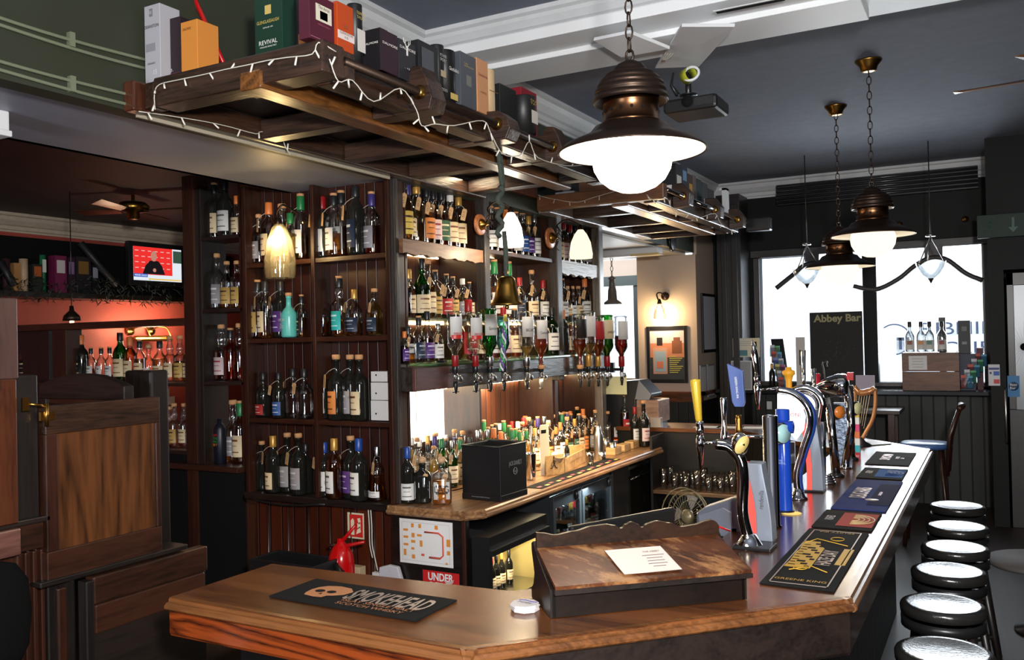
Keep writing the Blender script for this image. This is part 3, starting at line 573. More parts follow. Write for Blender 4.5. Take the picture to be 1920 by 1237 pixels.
# ---------------- bottle kinds (unit mesh: real metres, 0.31 tall, 0.038 radius)
PROF = {
 'std': [(.030, 0), (.037, .004), (.038, .012), (.038, .165), (.036, .18), (.028, .198), (.018, .212), (.0145, .225), (.0135, .27), (.0155, .272), (.0155, .282)],
 'tall': [(.028, 0), (.034, .004), (.035, .012), (.035, .185), (.032, .2), (.02, .222), (.0145, .235), (.0135, .275), (.0155, .277), (.0155, .285)],
 'bulb': [(.030, 0), (.037, .004), (.038, .012), (.038, .15), (.036, .165), (.024, .178), (.0165, .19), (.019, .203), (.021, .22), (.018, .24), (.0138, .252), (.0138, .27), (.0158, .272), (.0158, .282)],
 'squat': [(.034, 0), (.043, .005), (.045, .014), (.046, .13), (.044, .155), (.032, .18), (.019, .196), (.0155, .208), (.0145, .255), (.017, .257), (.017, .27)],
 'wine': [(.030, 0), (.036, .004), (.037, .012), (.037, .175), (.034, .195), (.022, .218), (.0145, .232), (.0135, .285), (.015, .286), (.015, .298)],
 'flask': [(.05, 0), (.058, .006), (.058, .02), (.05, .07), (.044, .12), (.045, .15), (.036, .172), (.02, .186), (.0165, .2), (.0155, .245), (.018, .247), (.018, .26)]}
PROF['round'] = [(.036, 0), (.045, .005), (.046, .012), (.046, .15), (.038, .17), (.02, .182), (.016, .19), (.0155, .21), (.018, .212), (.018, .222)]
LABR = {'std': (.038, .03, .135), 'tall': (.035, .03, .15), 'bulb': (.038, .03, .125), 'squat': (.046, .025, .11), 'wine': (.037, .04, .13), 'flask': (.058, .02, .05), 'round': (.046, .03, .125)}
CAPS = {'cork': (cork, .024), 'black': (pbr('black_capsule', (.014, .014, .016), .35), .04), 'darkcap': (pbr('near_black_capsule', (.03, .028, .03), .3), .045), 'red': (pbr('red_capsule', H(150, 24, 28), .35), .05), 'blue': (pbr('blue_capsule', H(30, 70, 150), .35), .05),
 'gold': (pbr('gold_capsule', H(196, 150, 74), .35, .4), .05), 'green': (pbr('green_capsule', H(38, 120, 66), .35), .055), 'purple': (pbr('purple_capsule', H(60, 50, 110), .35), .05), 'white': (pbr('white_capsule', H(225, 222, 215), .4), .035), 'silver': (pbr('silver_capsule', (.6, .6, .6), .25, 1), .04), 'orange': (pbr('orange_capsule', H(214, 120, 60), .4), .05), 'wood': (pbr('wooden_ball', H(200, 160, 120), .5), .03)}
LABC = {'white': (226, 224, 220), 'cream': (226, 206, 168), 'grey': (150, 146, 150), 'black': (24, 24, 26), 'orange': (214, 130, 66), 'teal': (46, 176, 170), 'red': (176, 46, 50), 'blue': (44, 84, 150), 'navy': (36, 48, 70), 'purple': (84, 50, 120), 'green': (56, 92, 70), 'gold': (196, 160, 90), 'pink': (214, 190, 190), 'yellow': (220, 190, 90)}
BAND = {'white': (90, 84, 84), 'cream': (120, 70, 46), 'grey': (210, 208, 206), 'black': (196, 180, 140), 'orange': (90, 50, 30), 'teal': (200, 236, 232), 'red': (230, 220, 200), 'blue': (214, 220, 230), 'navy': (170, 178, 190), 'purple': (210, 200, 230), 'green': (220, 210, 170), 'gold': (70, 44, 24), 'pink': (150, 50, 60), 'yellow': (60, 40, 30)}
BM = {}
def bmesh_get(kind, key, f):
    k = (kind,) + key
    if k not in BM: BM[k] = f()
    return BM[k]
def attach(name, me, m, root, parent=None):
    o = bpy.data.objects.new(name, me); col.objects.link(o); o.parent = parent or root
    if not me.materials: me.materials.append(m)
    return o
def bottle(p, h=.32, st='std', glass='clear', liq='amber', lvl=.6, lab='cream', cap='cork', tagc=0, rot=0, wd=1.0, lt=None, inv=False, band=True):
    """one bottle as an Empty with glass, liquid, paper_label, stopper and price_tag; rot 0 faces the camera side (-Y)"""
    root = bpy.data.objects.new('bottle', None); col.objects.link(root); root.empty_display_size = .05
    prof = PROF[st]; Hh = prof[-1][1]; sq = 5 if st == 'round' else 0
    n = 14
    gm = {'clear': gclear, 'green': ggreen, 'dark': gdark, 'teal': gblue, 'opaqueteal': pbr('turquoise_glaze', H(96, 190, 180), .3), 'blackcan': black}[glass]
    me = bmesh_get('glass', (st, glass), lambda: MB().lathe(prof, n=n, sq=sq).mesh('glass')); attach('glass', me, gm, root)
    if glass in ('clear', 'green', 'teal') and lvl > 0:
        L = round(lvl, 1)
        def lq():
            zt = Hh * L * .97; pr = [(r - .0035, max(z, .006)) for r, z in prof if z < zt]; 
            r1 = pr[-1][0]; k = len(pr)
            if k < len(prof): f = (zt - prof[k - 1][1]) / (prof[k][1] - prof[k - 1][1]); r1 = prof[k - 1][0] + (prof[k][0] - prof[k - 1][0]) * f - .0035
            return MB().lathe(pr + [(r1, zt)], n=n, sq=sq).mesh('liquid')
        attach('liquid', bmesh_get('liq', (st, L, liq), lq), LIQ[liq], root)
    if lab:
        r, z0, z1 = LABR[st]; r += .0008
        if lt == 'low': z0, z1 = z0 - .01, z1 - .03
        lm = pbr('label_' + lab, H(*LABC[lab]), .55)
        def lb():
            if sq: return MB().box((-r * .8, -r * .885, z0), (r * .8, -r * .875, z1)).mesh('paper_label')
            mb = MB(); a0, a1 = math.radians(-90 - 62), math.radians(-90 + 62); return mb.lathe([(r, z0), (r, z1), (r - .0006, z1), (r - .0006, z0), (r, z0)], n=10, a0=a0, a1=a1).mesh('paper_label')
        lo = attach('paper_label', bmesh_get('lab', (st, lab, z0), lb), lm, root)
        if band:
            def bd():
                mb = MB(); r2 = r + .0006
                if sq:
                    for q in (.3, .7): mb.box((-r * .6, -r * .893, z0 + (z1 - z0) * q), (r * .6, -r * .884, z0 + (z1 - z0) * (q + .1)))
                    return mb.mesh('label_print')
                for q, hw, aw in ((.72, .09, 34), (.5, .03, 26), (.2, .05, 40)):
                    za = z0 + (z1 - z0) * q; mb.lathe([(r2, za), (r2, za + (z1 - z0) * hw)], n=6, a0=math.radians(-90 - aw), a1=math.radians(-90 + aw))
                return mb.mesh('label_print')
            attach('label_print', bmesh_get('band', (st, lab, z0), bd), pbr('band_' + lab, H(*BAND[lab]), .5), root, lo)
    cm, ch = CAPS[cap]; rt = prof[-1][0]
    def cp():
        if cap == 'wood': return MB().sphere((0, 0, Hh + .016), .02, 8).mesh('stopper')
        if cap == 'cork': return MB().lathe([(rt * .8, Hh - .002), (rt * 1.12, Hh), (rt * 1.15, Hh + .018), (rt * .9, Hh + .022), (0, Hh + .022)], n=12).mesh('stopper')
        return MB().lathe([(rt * 1.06, Hh - ch), (rt * 1.1, Hh - ch + .004), (rt * 1.08, Hh + .006), (rt * .95, Hh + .009), (0, Hh + .009)], n=12).mesh('stopper')
    attach('stopper', bmesh_get('cap', (st, cap), cp), cm, root)
    if cap in ('black', 'blue', 'purple', 'green') and st in ('std', 'bulb', 'tall') and glass == 'clear':
        attach('cork_top', bmesh_get('ct', (st,), lambda: MB().lathe([(rt * 1.0, Hh + .008), (rt * 1.02, Hh + .02), (0, Hh + .021)], n=10).mesh('cork_top')), cork, root)
    if tagc:
        tm = pbr('manila_tag', H(198, 158, 112), .7)
        def tg():
            mb = MB(); a = .24; q = Matrix.Rotation(.22, 4, 'Y'); c = V((-.022 if tagc == 1 else .018, -.0405 * 1.05, Hh * .72))
            pl = [(-.012, 0), (-.012, -.055), (.012, -.055), (.012, 0), (.007, .008), (-.007, .008)]
            mb.prism([c + q @ V((x, 0, z)) for x, z in pl], (0, -.0012, 0)); return mb.mesh('price_tag')
        to = attach('price_tag', bmesh_get('tag', (st, tagc), tg), tm, root)
        def sg_():
            mb = MB(); x = -.022 if tagc == 1 else .018; mb.tube([(x, -.041, Hh * .73 + .004), (x * .6, -.03, Hh * .8), (0, -.017, Hh * .84), (.012, -.01, Hh * .85)], .0012, 4); return mb.mesh('string')
        attach('string', bmesh_get('str', (st, tagc), sg_), cable, root)
        def ink():
            mb = MB(); q = Matrix.Rotation(.22, 4, 'Y'); c = V((-.022 if tagc == 1 else .018, -.0405 * 1.05 - .0014, Hh * .72))
            for k, (x0, x1, z0, z1) in enumerate(((-.006, .004, -.010, -.0085), (-.006, -.0045, -.018, -.0105), (.0025, .004, -.018, -.012), (-.006, .004, -.027, -.0255), (-.001, .0005, -.025, -.02), (-.006, .004, -.037, -.0355), (-.006, -.0045, -.035, -.03), (.0025, .004, -.036, -.03))):
                mb.add([c + q @ V((x, 0, z)) for x, z in ((x0, z0), (x1, z0), (x1, z1), (x0, z1))], [(0, 1, 2, 3)])
            return mb.mesh('handwriting')
        attach('handwriting', bmesh_get('ink', (st, tagc), ink), black, root, to)
    k = h / (Hh + .012); root.scale = (k * wd, k * wd, k); root.rotation_euler = (0, 0, rot); root.location = p
    if inv: root.rotation_euler = (math.pi, 0, rot); 
    return root
ORD = ['first', 'second', 'third', 'fourth', 'fifth', 'sixth', 'seventh', 'eighth', 'ninth', 'tenth', 'eleventh', 'twelfth', 'thirteenth', 'fourteenth', 'fifteenth']
CN = {'cork': 'cork stopper', 'black': 'black cap', 'darkcap': 'dark cap', 'red': 'red cap', 'blue': 'blue cap', 'gold': 'gold cap', 'green': 'green cap', 'purple': 'purple cap', 'white': 'white cap', 'silver': 'silver cap', 'orange': 'orange cap', 'wood': 'wooden ball stopper'}
LQ = {'amber': 'amber', 'gold': 'golden', 'orange': 'orange', 'red': 'dark red', 'clear': 'clear'}
def desc(glass, liq, lvl, lab, cap, tagc):
    g = {'clear': LQ[liq] if lvl > 0 else 'empty', 'green': 'green', 'dark': 'dark', 'teal': 'teal', 'opaqueteal': 'turquoise', 'blackcan': 'black'}[glass]
    return (lab + '-labelled ' if lab else 'unlabelled ') + g + ' bottle, ' + CN[cap]
def row(items, z, plane, where, group, rot=0, dflt='std', cat='bottle'):
    """items: (px, top_py, kwargs); plane ('x', value) or ('y', value); z is the shelf height"""
    n = len(items); out = []
    for i, (px, ty, kw) in enumerate(items):
        yy = 600; pv = plane[1] - (.0 if plane[0] == 'x' else (.05 if plane[1] < 4.3 else -.03)) * (i % 2)
        for _ in range(6):
            p = AX(px, yy, pv) if plane[0] == 'x' else AY(px, yy, pv)
            yy += (p.z - z) * FPX / depth(p)
        p.z = z; q = V(p); h = (yy - ty) * depth(p) / FPX; h = max(.17, min(.42, h))
        kw = dict(kw); kw.setdefault('st', dflt); kw.setdefault('wd', 1.1); kw.setdefault('rot', rot + random.uniform(-.25, .25)); b = bottle(q, h, **kw)
        lab = desc(kw.get('glass', 'clear'), kw.get('liq', 'amber'), kw.get('lvl', .6), kw.get('lab', 'cream'), kw.get('cap', 'cork'), 0) + ', ' + (ORD[i] if i < len(ORD) else ORD[-1]) + ' from left on ' + where
        tag(b, lab.replace('unlabelled empty bottle', 'empty unlabelled bottle'), cat, group); out.append(b)
    return out
D = dict
f1 = -.35
row([(486, 404, D(lab='grey', tagc=1)), (505, 378, D(lab='cream', cap='orange', tagc=1)), (530, 385, D(lab='white', cap='cork', st='squat')), (545, 398, D(st='squat', liq='gold', lab='cream', cap='green')), (565, 366, D(lab='white', cap='green', tagc=1, lvl=.4))], zs4[0] + .002, ('y', 4.245), "the left bay's top shelf", 'bottles in the left bay, top shelf', f1)
r = row([(605, 367, D(lab='white', cap='red', tagc=1, glass='dark')), (627, 365, D(lab='white', cap='black', tagc=1, lvl=.4)), (641, 360, D(lab='white', cap='black', lvl=.5)), (668, 347, D(lab='navy', cap='black', glass='dark', st='tall', tagc=1)), (698, 362, D(lab='grey', cap='purple', liq='orange', tagc=1, lvl=.5))], zs4[0] + .002, ('y', 4.245), "the right bay's top shelf", 'bottles in the right bay, top shelf', f1)
row([(484, 527, D(lab='gold', cap='black')), (498, 525, D(lab='cream', cap='darkcap', tagc=1, lvl=.4)), (527, 525, D(lab='purple', cap='darkcap', glass='dark', tagc=1)), (542, 551, D(glass='opaqueteal', lab=None, lvl=0, st='squat', wd=1.15)), (566, 554, D(lab='black', cap='black', tagc=1, lvl=.5))], zs4[1] + .002, ('y', 4.245), "the left bay's second shelf", 'bottles in the left bay, second shelf', f1)
row([(606, 553, D(lab='black', cap='black', tagc=1, lvl=.5, st='squat', wd=1.1)), (637, 520, D(lab='teal', cap='black', st='bulb', lvl=.3)), (665, 541, D(lab='navy', cap='gold', st='squat', tagc=1, lvl=.3)), (703, 543, D(lab='navy', cap='cork', st='squat', liq='gold', tagc=2, lvl=.8))], zs4[1] + .002, ('y', 4.245), "the right bay's second shelf", 'bottles in the right bay, second shelf', f1)
row([(494, 697, D(glass='dark', lab='red', cap='black', st='squat', lt='low')), (523, 697, D(glass='dark', lab='blue', cap='black', tagc=1, lt='low')), (550, 689, D(liq='clear', lab=None, cap='black', tagc=1, lvl=.1, st='squat')), (571, 690, D(liq='clear', lab=None, cap='black', tagc=1, lvl=.1, st='squat'))], zs4[2] + .002, ('y', 4.245), "the left bay's third shelf", 'bottles in the left bay, third shelf', f1)
row([(608, 678, D(glass='dark', lab='white', cap='cork', tagc=1, wd=.85)), (632, 668, D(glass='dark', lab='orange', cap='cork', tagc=1)), (658, 668, D(glass='dark', lab='grey', cap='cork', tagc=1)), (675, 668, D(glass='dark', lab='cream', cap='cork'))], zs4[2] + .002, ('y', 4.24), "the right bay's third shelf", 'bottles in the right bay, third shelf', f1)
row([(492, 829, D(glass='dark', lab=None, cap='cork', tagc=1)), (513, 815, D(glass='dark', lab='cream', cap='gold', tagc=1, lt='low')), (540, 814, D(glass='dark', lab='grey', cap='cork', tagc=1)), (561, 815, D(glass='dark', lab='grey', cap='cork', tagc=1)), (574, 830, D(glass='dark', lab=None, cap='black', tagc=2))], zs4[3] + .002, ('y', 4.245), "the left bay's bottom shelf", 'bottles in the left bay, bottom shelf', f1)
row([(609, 827, D(glass='dark', lab='white', cap='blue', tagc=1)), (628, 820, D(lab='white', cap='gold', liq='amber', lvl=.9)), (659, 820, D(glass='dark', lab='purple', cap='cork', tagc=1)), (674, 820, D(glass='dark', lab='white', cap='blue')), (708, 835, D(lab='white', cap='silver', st='flask', tagc=2, lvl=.5, wd=.8))], zs4[3] + .002, ('y', 4.22), "the right bay's bottom shelf", 'bottles in the right bay, bottom shelf', f1)
# shelf column
row([(383, 357, D(lab='grey', cap='red', lvl=.3)), (403, 345, D(lab='cream', cap='black', lvl=.5)), (423, 338, D(lab='white', cap='black', glass='dark')), (444, 366, D(lab='cream', cap='orange', lvl=.5))], pz[0] + .002, ('y', 4.48), "the shelf column's top shelf", 'bottles in the shelf column, top')
row([(382, 478, D(lab='cream', cap='black', lvl=.4, tagc=0, st='bulb')), (407, 478, D(lab='grey', cap='cork', lvl=.3)), (426, 492, D(lab='gold', cap='cork', lvl=.3)), (445, 491, D(lab='gold', cap='cork', lvl=.3))], pz[1] + .002, ('y', 4.48), "the shelf column's second shelf", 'bottles in the shelf column, second shelf')
row([(390, 615, D(lab='white', cap='silver', glass='dark')), (416, 611, D(lab='pink', cap='cork', lvl=.6, liq='orange', st='bulb')), (433, 617, D(lab=None, cap='black', lvl=.9, liq='orange')), (450, 609, D(lab=None, cap='cork', lvl=.3, liq='orange', st='bulb'))], pz[2] + .002, ('y', 4.48), "the shelf column's third shelf", 'bottles in the shelf column, third shelf')
row([(393, 742, D(lab='cream', cap='black', lvl=.5, st='bulb')), (438, 742, D(lab='grey', cap='cork', lvl=.3, st='bulb')), (452, 736, D(lab='cream', cap='green', lvl=.4))], pz[3] + .002, ('y', 4.5), "the shelf column's bottom", 'bottles in the shelf column, bottom')
# rear bar
row([(50, 628, D(lab='black', cap='black', liq='red', lvl=.8)), (73, 628, D(lab='yellow', cap='gold', liq='amber', lvl=.5))], zsh + .002, ('y', 4.5), 'shelf behind the booth post', 'bottles behind the booth post')
row([(153, 627, D(lab='black', cap='orange', glass='dark')), (171, 652, D(lab='white', cap='black', liq='orange', lvl=.4)), (190, 652, D(lab='white', cap='black', lvl=.2, liq='clear')), (206, 651, D(lab='white', cap='black', lvl=.2, liq='red')), (226, 622, D(lab='cream', cap='black', glass='green', lvl=.5)), (244, 630, D(lab='cream', cap='orange', lvl=.8)), (262, 638, D(lab='cream', cap='black', lvl=.6, liq='gold')), (279, 650, D(lab='white', cap='wood', st='squat', lvl=.3)), (300, 638, D(lab='cream', cap='black', lvl=.6, liq='gold', st='squat')), (319, 632, D(lab='cream', cap='cork', lvl=.4, st='bulb')), (338, 631, D(lab='gold', cap='cork', lvl=.5, st='bulb')), (354, 633, D(lab='cream', cap='black', lvl=.3, st='bulb'))], zsh + .002, ('y', 4.5), 'the rear bar shelf', 'bottles on the rear bar shelf')
row([(304, 759, D(lab='gold', cap='cork', lvl=.3, st='bulb')), (317, 764, D(lab='cream', cap='cork', lvl=.4, st='bulb')), (327, 758, D(lab='gold', cap='cork', lvl=.4, st='bulb')), (346, 758, D(lab='cream', cap='cork', lvl=.4, st='bulb', liq='orange')), (359, 764, D(lab='grey', cap='cork', lvl=.4, st='bulb'))], zsl + .002, ('y', 4.52), 'the rear bar lower shelf', 'bottles on the rear bar lower shelf')
# back bar, facing +X : rot = +90deg turned a little to the camera
rx = math.radians(62)
row([(758, 331, D(lab='yellow', cap='black', liq='amber', tagc=1)), (766, 341, D(lab='cream', cap='purple', liq='gold', st='squat', wd=.85)), (782, 339, D(lab=None, cap='gold', liq='gold', tagc=1)), (801, 351, D(lab='orange', cap='black', liq='amber', tagc=1)), (814, 356, D(lab='pink', cap='black', liq='red', tagc=1)), (829, 357, D(lab='green', cap='black', liq='orange', tagc=1)), (845, 361, D(lab='cream', cap='white', liq='amber', tagc=1)), (861, 364, D(lab='cream', cap='gold', liq='red', tagc=2))], ZT1 + .002, ('x', -3.12), "back bar first bay's top", 'bottles in the back bar first bay, top', rx)
row([(903, 400, D(lab='cream', cap='cork', liq='red')), (921, 386, D(lab='white', cap='cork', liq='red')), (933, 388, D(lab='cream', cap='cork')), (949, 392, D(lab='pink', cap='orange', liq='red')), (968, 396, D(lab='white', cap='cork', liq='red')), (981, 398, D(lab='blue', cap='cork')), (992, 404, D(lab='purple', cap='gold', liq='red', tagc=1)), (1003, 403, D(lab='white', cap='silver', glass='dark', tagc=1))], ZT2 + .002, ('x', -3.13), "back bar second bay's top", 'bottles in the back bar second bay, top', rx)
row([(1037, 408, D(lab='cream', cap='black')), (1047, 411, D(lab='cream', cap='black')), (1057, 413, D(lab='pink', cap='red')), (1069, 419, D(lab='white', cap='red')), (1080, 420, D(lab='cream', cap='black')), (1091, 424, D(lab='white', cap='silver')), (1101, 424, D(lab='grey', cap='black'))], ZT2 + .002, ('x', -3.13), "back bar third bay's top", 'bottles in the back bar third bay, top', rx)
row([(758, 495, D(lab=None, cap='white', liq='red')), (767, 503, D(lab='cream', cap='gold', liq='orange', tagc=1)), (792, 483, D(lab='cream', cap='black', glass='green', lvl=.6, st='squat', wd=.85)), (803, 490, D(lab='cream', cap='cork', liq='amber', tagc=1)), (817, 508, D(lab='gold', cap='black', liq='gold', tagc=2)), (838, 515, D(lab='red', cap='black', liq='red', tagc=1)), (850, 520, D(lab='gold', cap='black', tagc=2)), (868, 521, D(lab='grey', cap='white', liq='gold', st='bulb', tagc=2)), (881, 530, D(lab='cream', cap='black'))], ZM + .002, ('x', -3.13), "back bar first bay's middle shelf", 'bottles in the back bar first bay, middle', rx)
row([(914, 520, D(lab='cream', cap='black', liq='orange')), (928, 486, D(lab='white', cap='green', lvl=.6)), (955, 488, D(lab='white', cap='green', lvl=.4)), (975, 519, D(lab='navy', cap='red', lvl=.5, tagc=1)), (998, 509, D(lab='cream', cap='cork', st='squat', lvl=.4, tagc=1, wd=.85)), (1019, 524, D(lab='white', cap='red', liq='red', lvl=.3, tagc=1))], ZM + .002, ('x', -3.13), "back bar second bay's middle shelf", 'bottles in the back bar second bay, middle', rx)
row([(1035, 518, D(lab='cream', cap='red')), (1045, 520, D(lab='cream', cap='red', glass='green', lvl=.6, tagc=1)), (1055, 524, D(lab='white', cap='black', tagc=2)), (1065, 538, D(lab='cream', cap='cork', st='squat', wd=.8)), (1075, 538, D(lab='white', cap='cork', liq='red', wd=.8)), (1085, 538, D(lab='cream', cap='cork', tagc=1)), (1097, 521, D(lab='white', cap='orange', tagc=1))], ZM + .002, ('x', -3.13), "back bar third bay's middle shelf", 'bottles in the back bar third bay, middle', rx)
r = row([(759, 620, D(lab='purple', cap='orange', liq='red')), (766, 611, D(lab='white', cap='darkcap', liq='amber', st='round', wd=.9, tagc=1, lvl=.3)), (786, 594, D(lab='navy', cap='black', liq='red', lvl=.5)), (802, 582, D(lab='purple', cap='black', liq='red', st='squat', wd=.85, lvl=.5)), (822, 605, D(lab='white', cap='silver', liq='red', tagc=1))], ZL + .002, ('x', -3.05), "back bar first bay's lower shelf", 'bottles in the back bar first bay, lower', rx)
row([(880, 560, D(lab='red', cap='red', liq='orange')), (905, 565, D(lab='cream', cap='black', liq='amber')), (925, 568, D(lab='white', cap='darkcap', liq='orange')), (945, 575, D(lab='pink', cap='red', liq='amber')), (966, 580, D(lab='cream', cap='black', liq='orange')), (1036, 575, D(lab='white', cap='black', glass='green', lvl=.6)), (1056, 580, D(lab=None, cap='orange', glass='dark')), (1072, 590, D(lab='cream', cap='black', liq='orange', lvl=.8)), (1092, 592, D(lab='white', cap='gold', liq='gold'))], ZL + .002, ('x', -3.06), 'the lower shelf behind the optics', 'bottles on the lower shelf behind the optics', rx)
# the crowd of bottles on the back counter
random.seed(21)
caps = ['cork', 'black', 'cork', 'gold', 'orange', 'red', 'black', 'green', 'cork', 'silver', 'purple', 'white']
front = [(-3.30, 4.45, 7.0, .105, 'back row of back counter'), (-3.19, 4.45, 7.0, .108, 'third row of back counter'), (-3.08, 4.45, 6.95, .11, 'second row of back counter'), (-2.965, 4.44, 6.9, .113, 'front row of back counter')]
for ri, (x, ya, yb_, stp, nm) in enumerate(front):
    y = ya; i = 0
    while y < yb_:
        ok = not (4.45 < y < 5.3 and x > -3.0) and not (4.3 < y < 4.5 and x > -3.1)
        if ok:
            c_ = random.choice(caps); kw = D(st=random.choice(['std', 'std', 'tall', 'bulb', 'squat']), liq=random.choice(['gold', 'gold', 'amber', 'clear', 'gold', 'orange']), lvl=random.choice([.3, .5, .6, .8]), lab=random.choice(['cream', 'white', 'cream', 'gold', 'pink', 'orange', 'green', 'grey']), cap=c_, tagc=random.choice([0, 1, 0, 2]), wd=.9 if 1 else 1)
            if random.random() < .1: kw['glass'] = 'green'
            h = random.uniform(.28, .35) - (.03 if ri == 3 else 0)
            b = bottle((x + random.uniform(-.012, .012), y, .952), h, rot=rx + random.uniform(-.4, .4), **kw)
            pos = 'behind black caddy' if 4.5 < y < 5.35 else ('behind pale crate' if 5.35 <= y < 6.0 else ('behind steel jiggers' if 6.0 <= y < 6.5 else ('near far end' if y >= 6.5 else 'near corner post')))
            tag(b, desc(kw.get('glass', 'clear'), kw['liq'], kw['lvl'], kw['lab'], c_, 0) + ', ' + nm + ' ' + pos, 'bottle', 'bottles crowding the back counter'); b['_n'] = (nm, pos)
        y += stp * random.uniform(.93, 1.1)
# a few told apart by hand
def one(px, base, top, z, label, **kw):
    p = AZ(px, base, z); h = (base - top) * depth(p) / FPX
    st = kw.get('st', 'std'); b = bottle((p.x, p.y, z + .002), h, **kw); return tag(b, label, 'bottle', kw.get('group'))
L1 = one(765, 943, 837, .95, 'dark bottle with blue neck and large white label at the counter corner', lab='white', cap='blue', glass='dark', rot=rx * .4, lt='low')
L2 = one(793, 942, 864, .95, 'dark spirit bottle with wooden ball stopper, second from the counter corner', st='round', lab='white', cap='wood', glass='dark', rot=rx * .5, tagc=2, wd=1.1)
L3 = one(829, 944, 864, .95, 'amber spirit bottle with wooden ball stopper and tag, beside the black caddy', st='round', lab='white', cap='wood', liq='amber', lvl=.6, rot=rx * .5, tagc=2, wd=1.15)
for b in (L2, L3): text('LAG', .07, .035, (0, -.0425, .085), (1, 0, 0), (0, 0, 1), black, local(b))
one(1191, 833, 762, .95, 'dark wine bottle with red capsule, second from the far counter end', st='wine', lab='white', cap='red', glass='dark', rot=rx)
one(1208, 837, 753, .95, 'dark red wine bottle with pink label at the far end of the back counter', st='wine', lab='pink', cap='cork', glass='dark', rot=rx)
one(1155, 826, 750, .95, 'tall orange whisky bottle with white oval label near the wine bottles', st='tall', lab='white', cap='white', liq='orange', lvl=.7, rot=rx)
one(1173, 829, 742, .95, 'orange gin bottle with red label beside the wine bottles', st='tall', lab='red', cap='black', liq='orange', lvl=.7, rot=rx)
one(1140, 832, 773, .95, 'wide clear bottle with cork beside the steel jiggers', st='squat', lab=None, cap='cork', liq='clear', lvl=.8, rot=rx)
# lettering on the bottles that show it
def lettered(b, s, w_, h_, r, z, c=black, side=0):
    text(s, w_, h_, (side, -r - .0022, z), (1, 0, 0), (0, 0, 1), c, local(b))
for b in [o for o in col.objects if o.get('label')]:
    lb = b['label']
    if lb.startswith('unlabelled turquoise'): lettered(b, 'UICHL', .062, .016, .0465, .115, paper); lettered(b, 'THE\nCLASSIC\nLADDIE', .036, .03, .0465, .075, paper)
    if lb.startswith('white-labelled amber bottle, gold cap'): lettered(b, '2007', .034, .014, .0388, .08)
    if lb.startswith('cream-labelled dark bottle, cork stopper, fourth'): lettered(b, 'CAOL ILA', .045, .008, .0388, .11)
    if lb.startswith('amber bottle with white label and darkcap'): pass
    if 'first bay\'s lower' in lb and 'second from left' in lb: text('Cl', .03, .022, (-.015, -.0418, .1), (1, 0, 0), (0, 0, 1), black, local(b))
    if lb.startswith('white-labelled amber bottle, black cap, third'): lettered(b, 'BOWMORE', .05, .01, .0388, .12); lettered(b, '12', .014, .012, .0388, .085)
    if lb.startswith('cream-labelled golden bottle, purple cap, second'): lettered(b, 'BO', .03, .016, .0468, .1)
    if lb.startswith('orange bottle') and 'purple' in lb: pass
# make duplicate labels unique with their neighbours' order
seen = {}
for b in [o for o in col.objects if o.get('_n')]:
    seen.setdefault(b['label'], []).append(b)
for k, bs in seen.items():
    bs.sort(key=lambda o: o.location.y)
    if len(bs) > 1:
        for i, b in enumerate(bs): b['label'] = k + ', ' + ['nearest twin', 'second twin', 'third twin', 'fourth twin'][min(i, 3)]
for b in [o for o in col.objects if o.get('_n')]: del b['_n']
# white cartons stacked in the right bay
for k, (ya, yb_, s) in enumerate(((787, 750, 'bottom'), (749, 716, 'middle'), (715, 695, 'top'))):
    a = AY(697, ya, 4.2); b = AY(729, yb_, 4.2)
    o = MB().box((a.x, 4.19, max(a.z, zs4[2] + .001)), (b.x - (.01 if k == 2 else 0), 4.3, b.z - .002)).build('white_carton', pbr('white_card', H(218, 216, 214), .5), None, .002, label='small white cardboard carton, ' + s + ' of the stack in the right bay', cat='box', group='white cartons in the right bay')
    MB().box((a.x + .035, 4.188, a.z + .035), (a.x + .045, 4.189, a.z + .045)).build('printed_mark', black, o)
# dark printed can
p = AZ(413, 835, pz[3]); p = AY(413, 850, 4.42)
c = thing('printed_can', 'black can with coloured lettering at the foot of the shelf column', 'can', (p.x, 4.42, pz[3]))
MB().lathe([(.04, 0), (.043, .004), (.043, .24), (.03, .27), (.018, .28), (.018, .31), (0, .31)], (p.x, 4.42, pz[3]), 18).build('body', pbr('navy_can', H(18, 20, 34), .4), c)
for k, (s, cc) in enumerate((('OFF', (200, 40, 40)), ('THE', (40, 160, 70)), ('WALL', (40, 160, 70)), ('BY', (220, 130, 40)))):
    text(s, .04, .016, (p.x, 4.42 - .0435, pz[3] + .2 - k * .022), (1, 0, 0), (0, 0, 1), pbr('print' + str(k), H(*cc), .5), c)
# ================================================ things on the counter
CT = 1.1
def mat_runner(name, label, c, L, W, ang, base, parts, group=None, t=.004):
    """bar mat centred at c; L along the long axis at ang from +X; parts(place) builds the print in mat coordinates"""
    root = thing(name, label, 'bar mat', (c[0], c[1], CT), group); q = Matrix.Rotation(ang, 3, 'Z'); cc = V((c[0], c[1], CT + .0018))
    mb = MB(); n = 12; vs = []
    for i in range(n + 1):
        x = -L / 2 + L * i / n; e = .0025 * math.sin(i * 1.1 + c[1])
        for y in (-W / 2, W / 2): vs += [cc + q @ V((x, y, 0)), cc + q @ V((x, y, t + max(0, e) * .5))]
    fs = []
    for i in range(n):
        a = i * 4; b = a + 4; fs += [(a, a + 1, b + 1, b), (a + 2, b + 2, b + 3, a + 3), (a + 1, a + 3, b + 3, b + 1), (a, b, b + 2, a + 2)]
    fs += [(0, 2, 3, 1), (n * 4, n * 4 + 1, n * 4 + 3, n * 4 + 2)]; mb.add(vs, fs); mb.build('rubber_base', base, root)
    def place(x, y, z=t + .003): return cc + q @ V((x, y, z - .0005))
    parts(root, place, q); return root
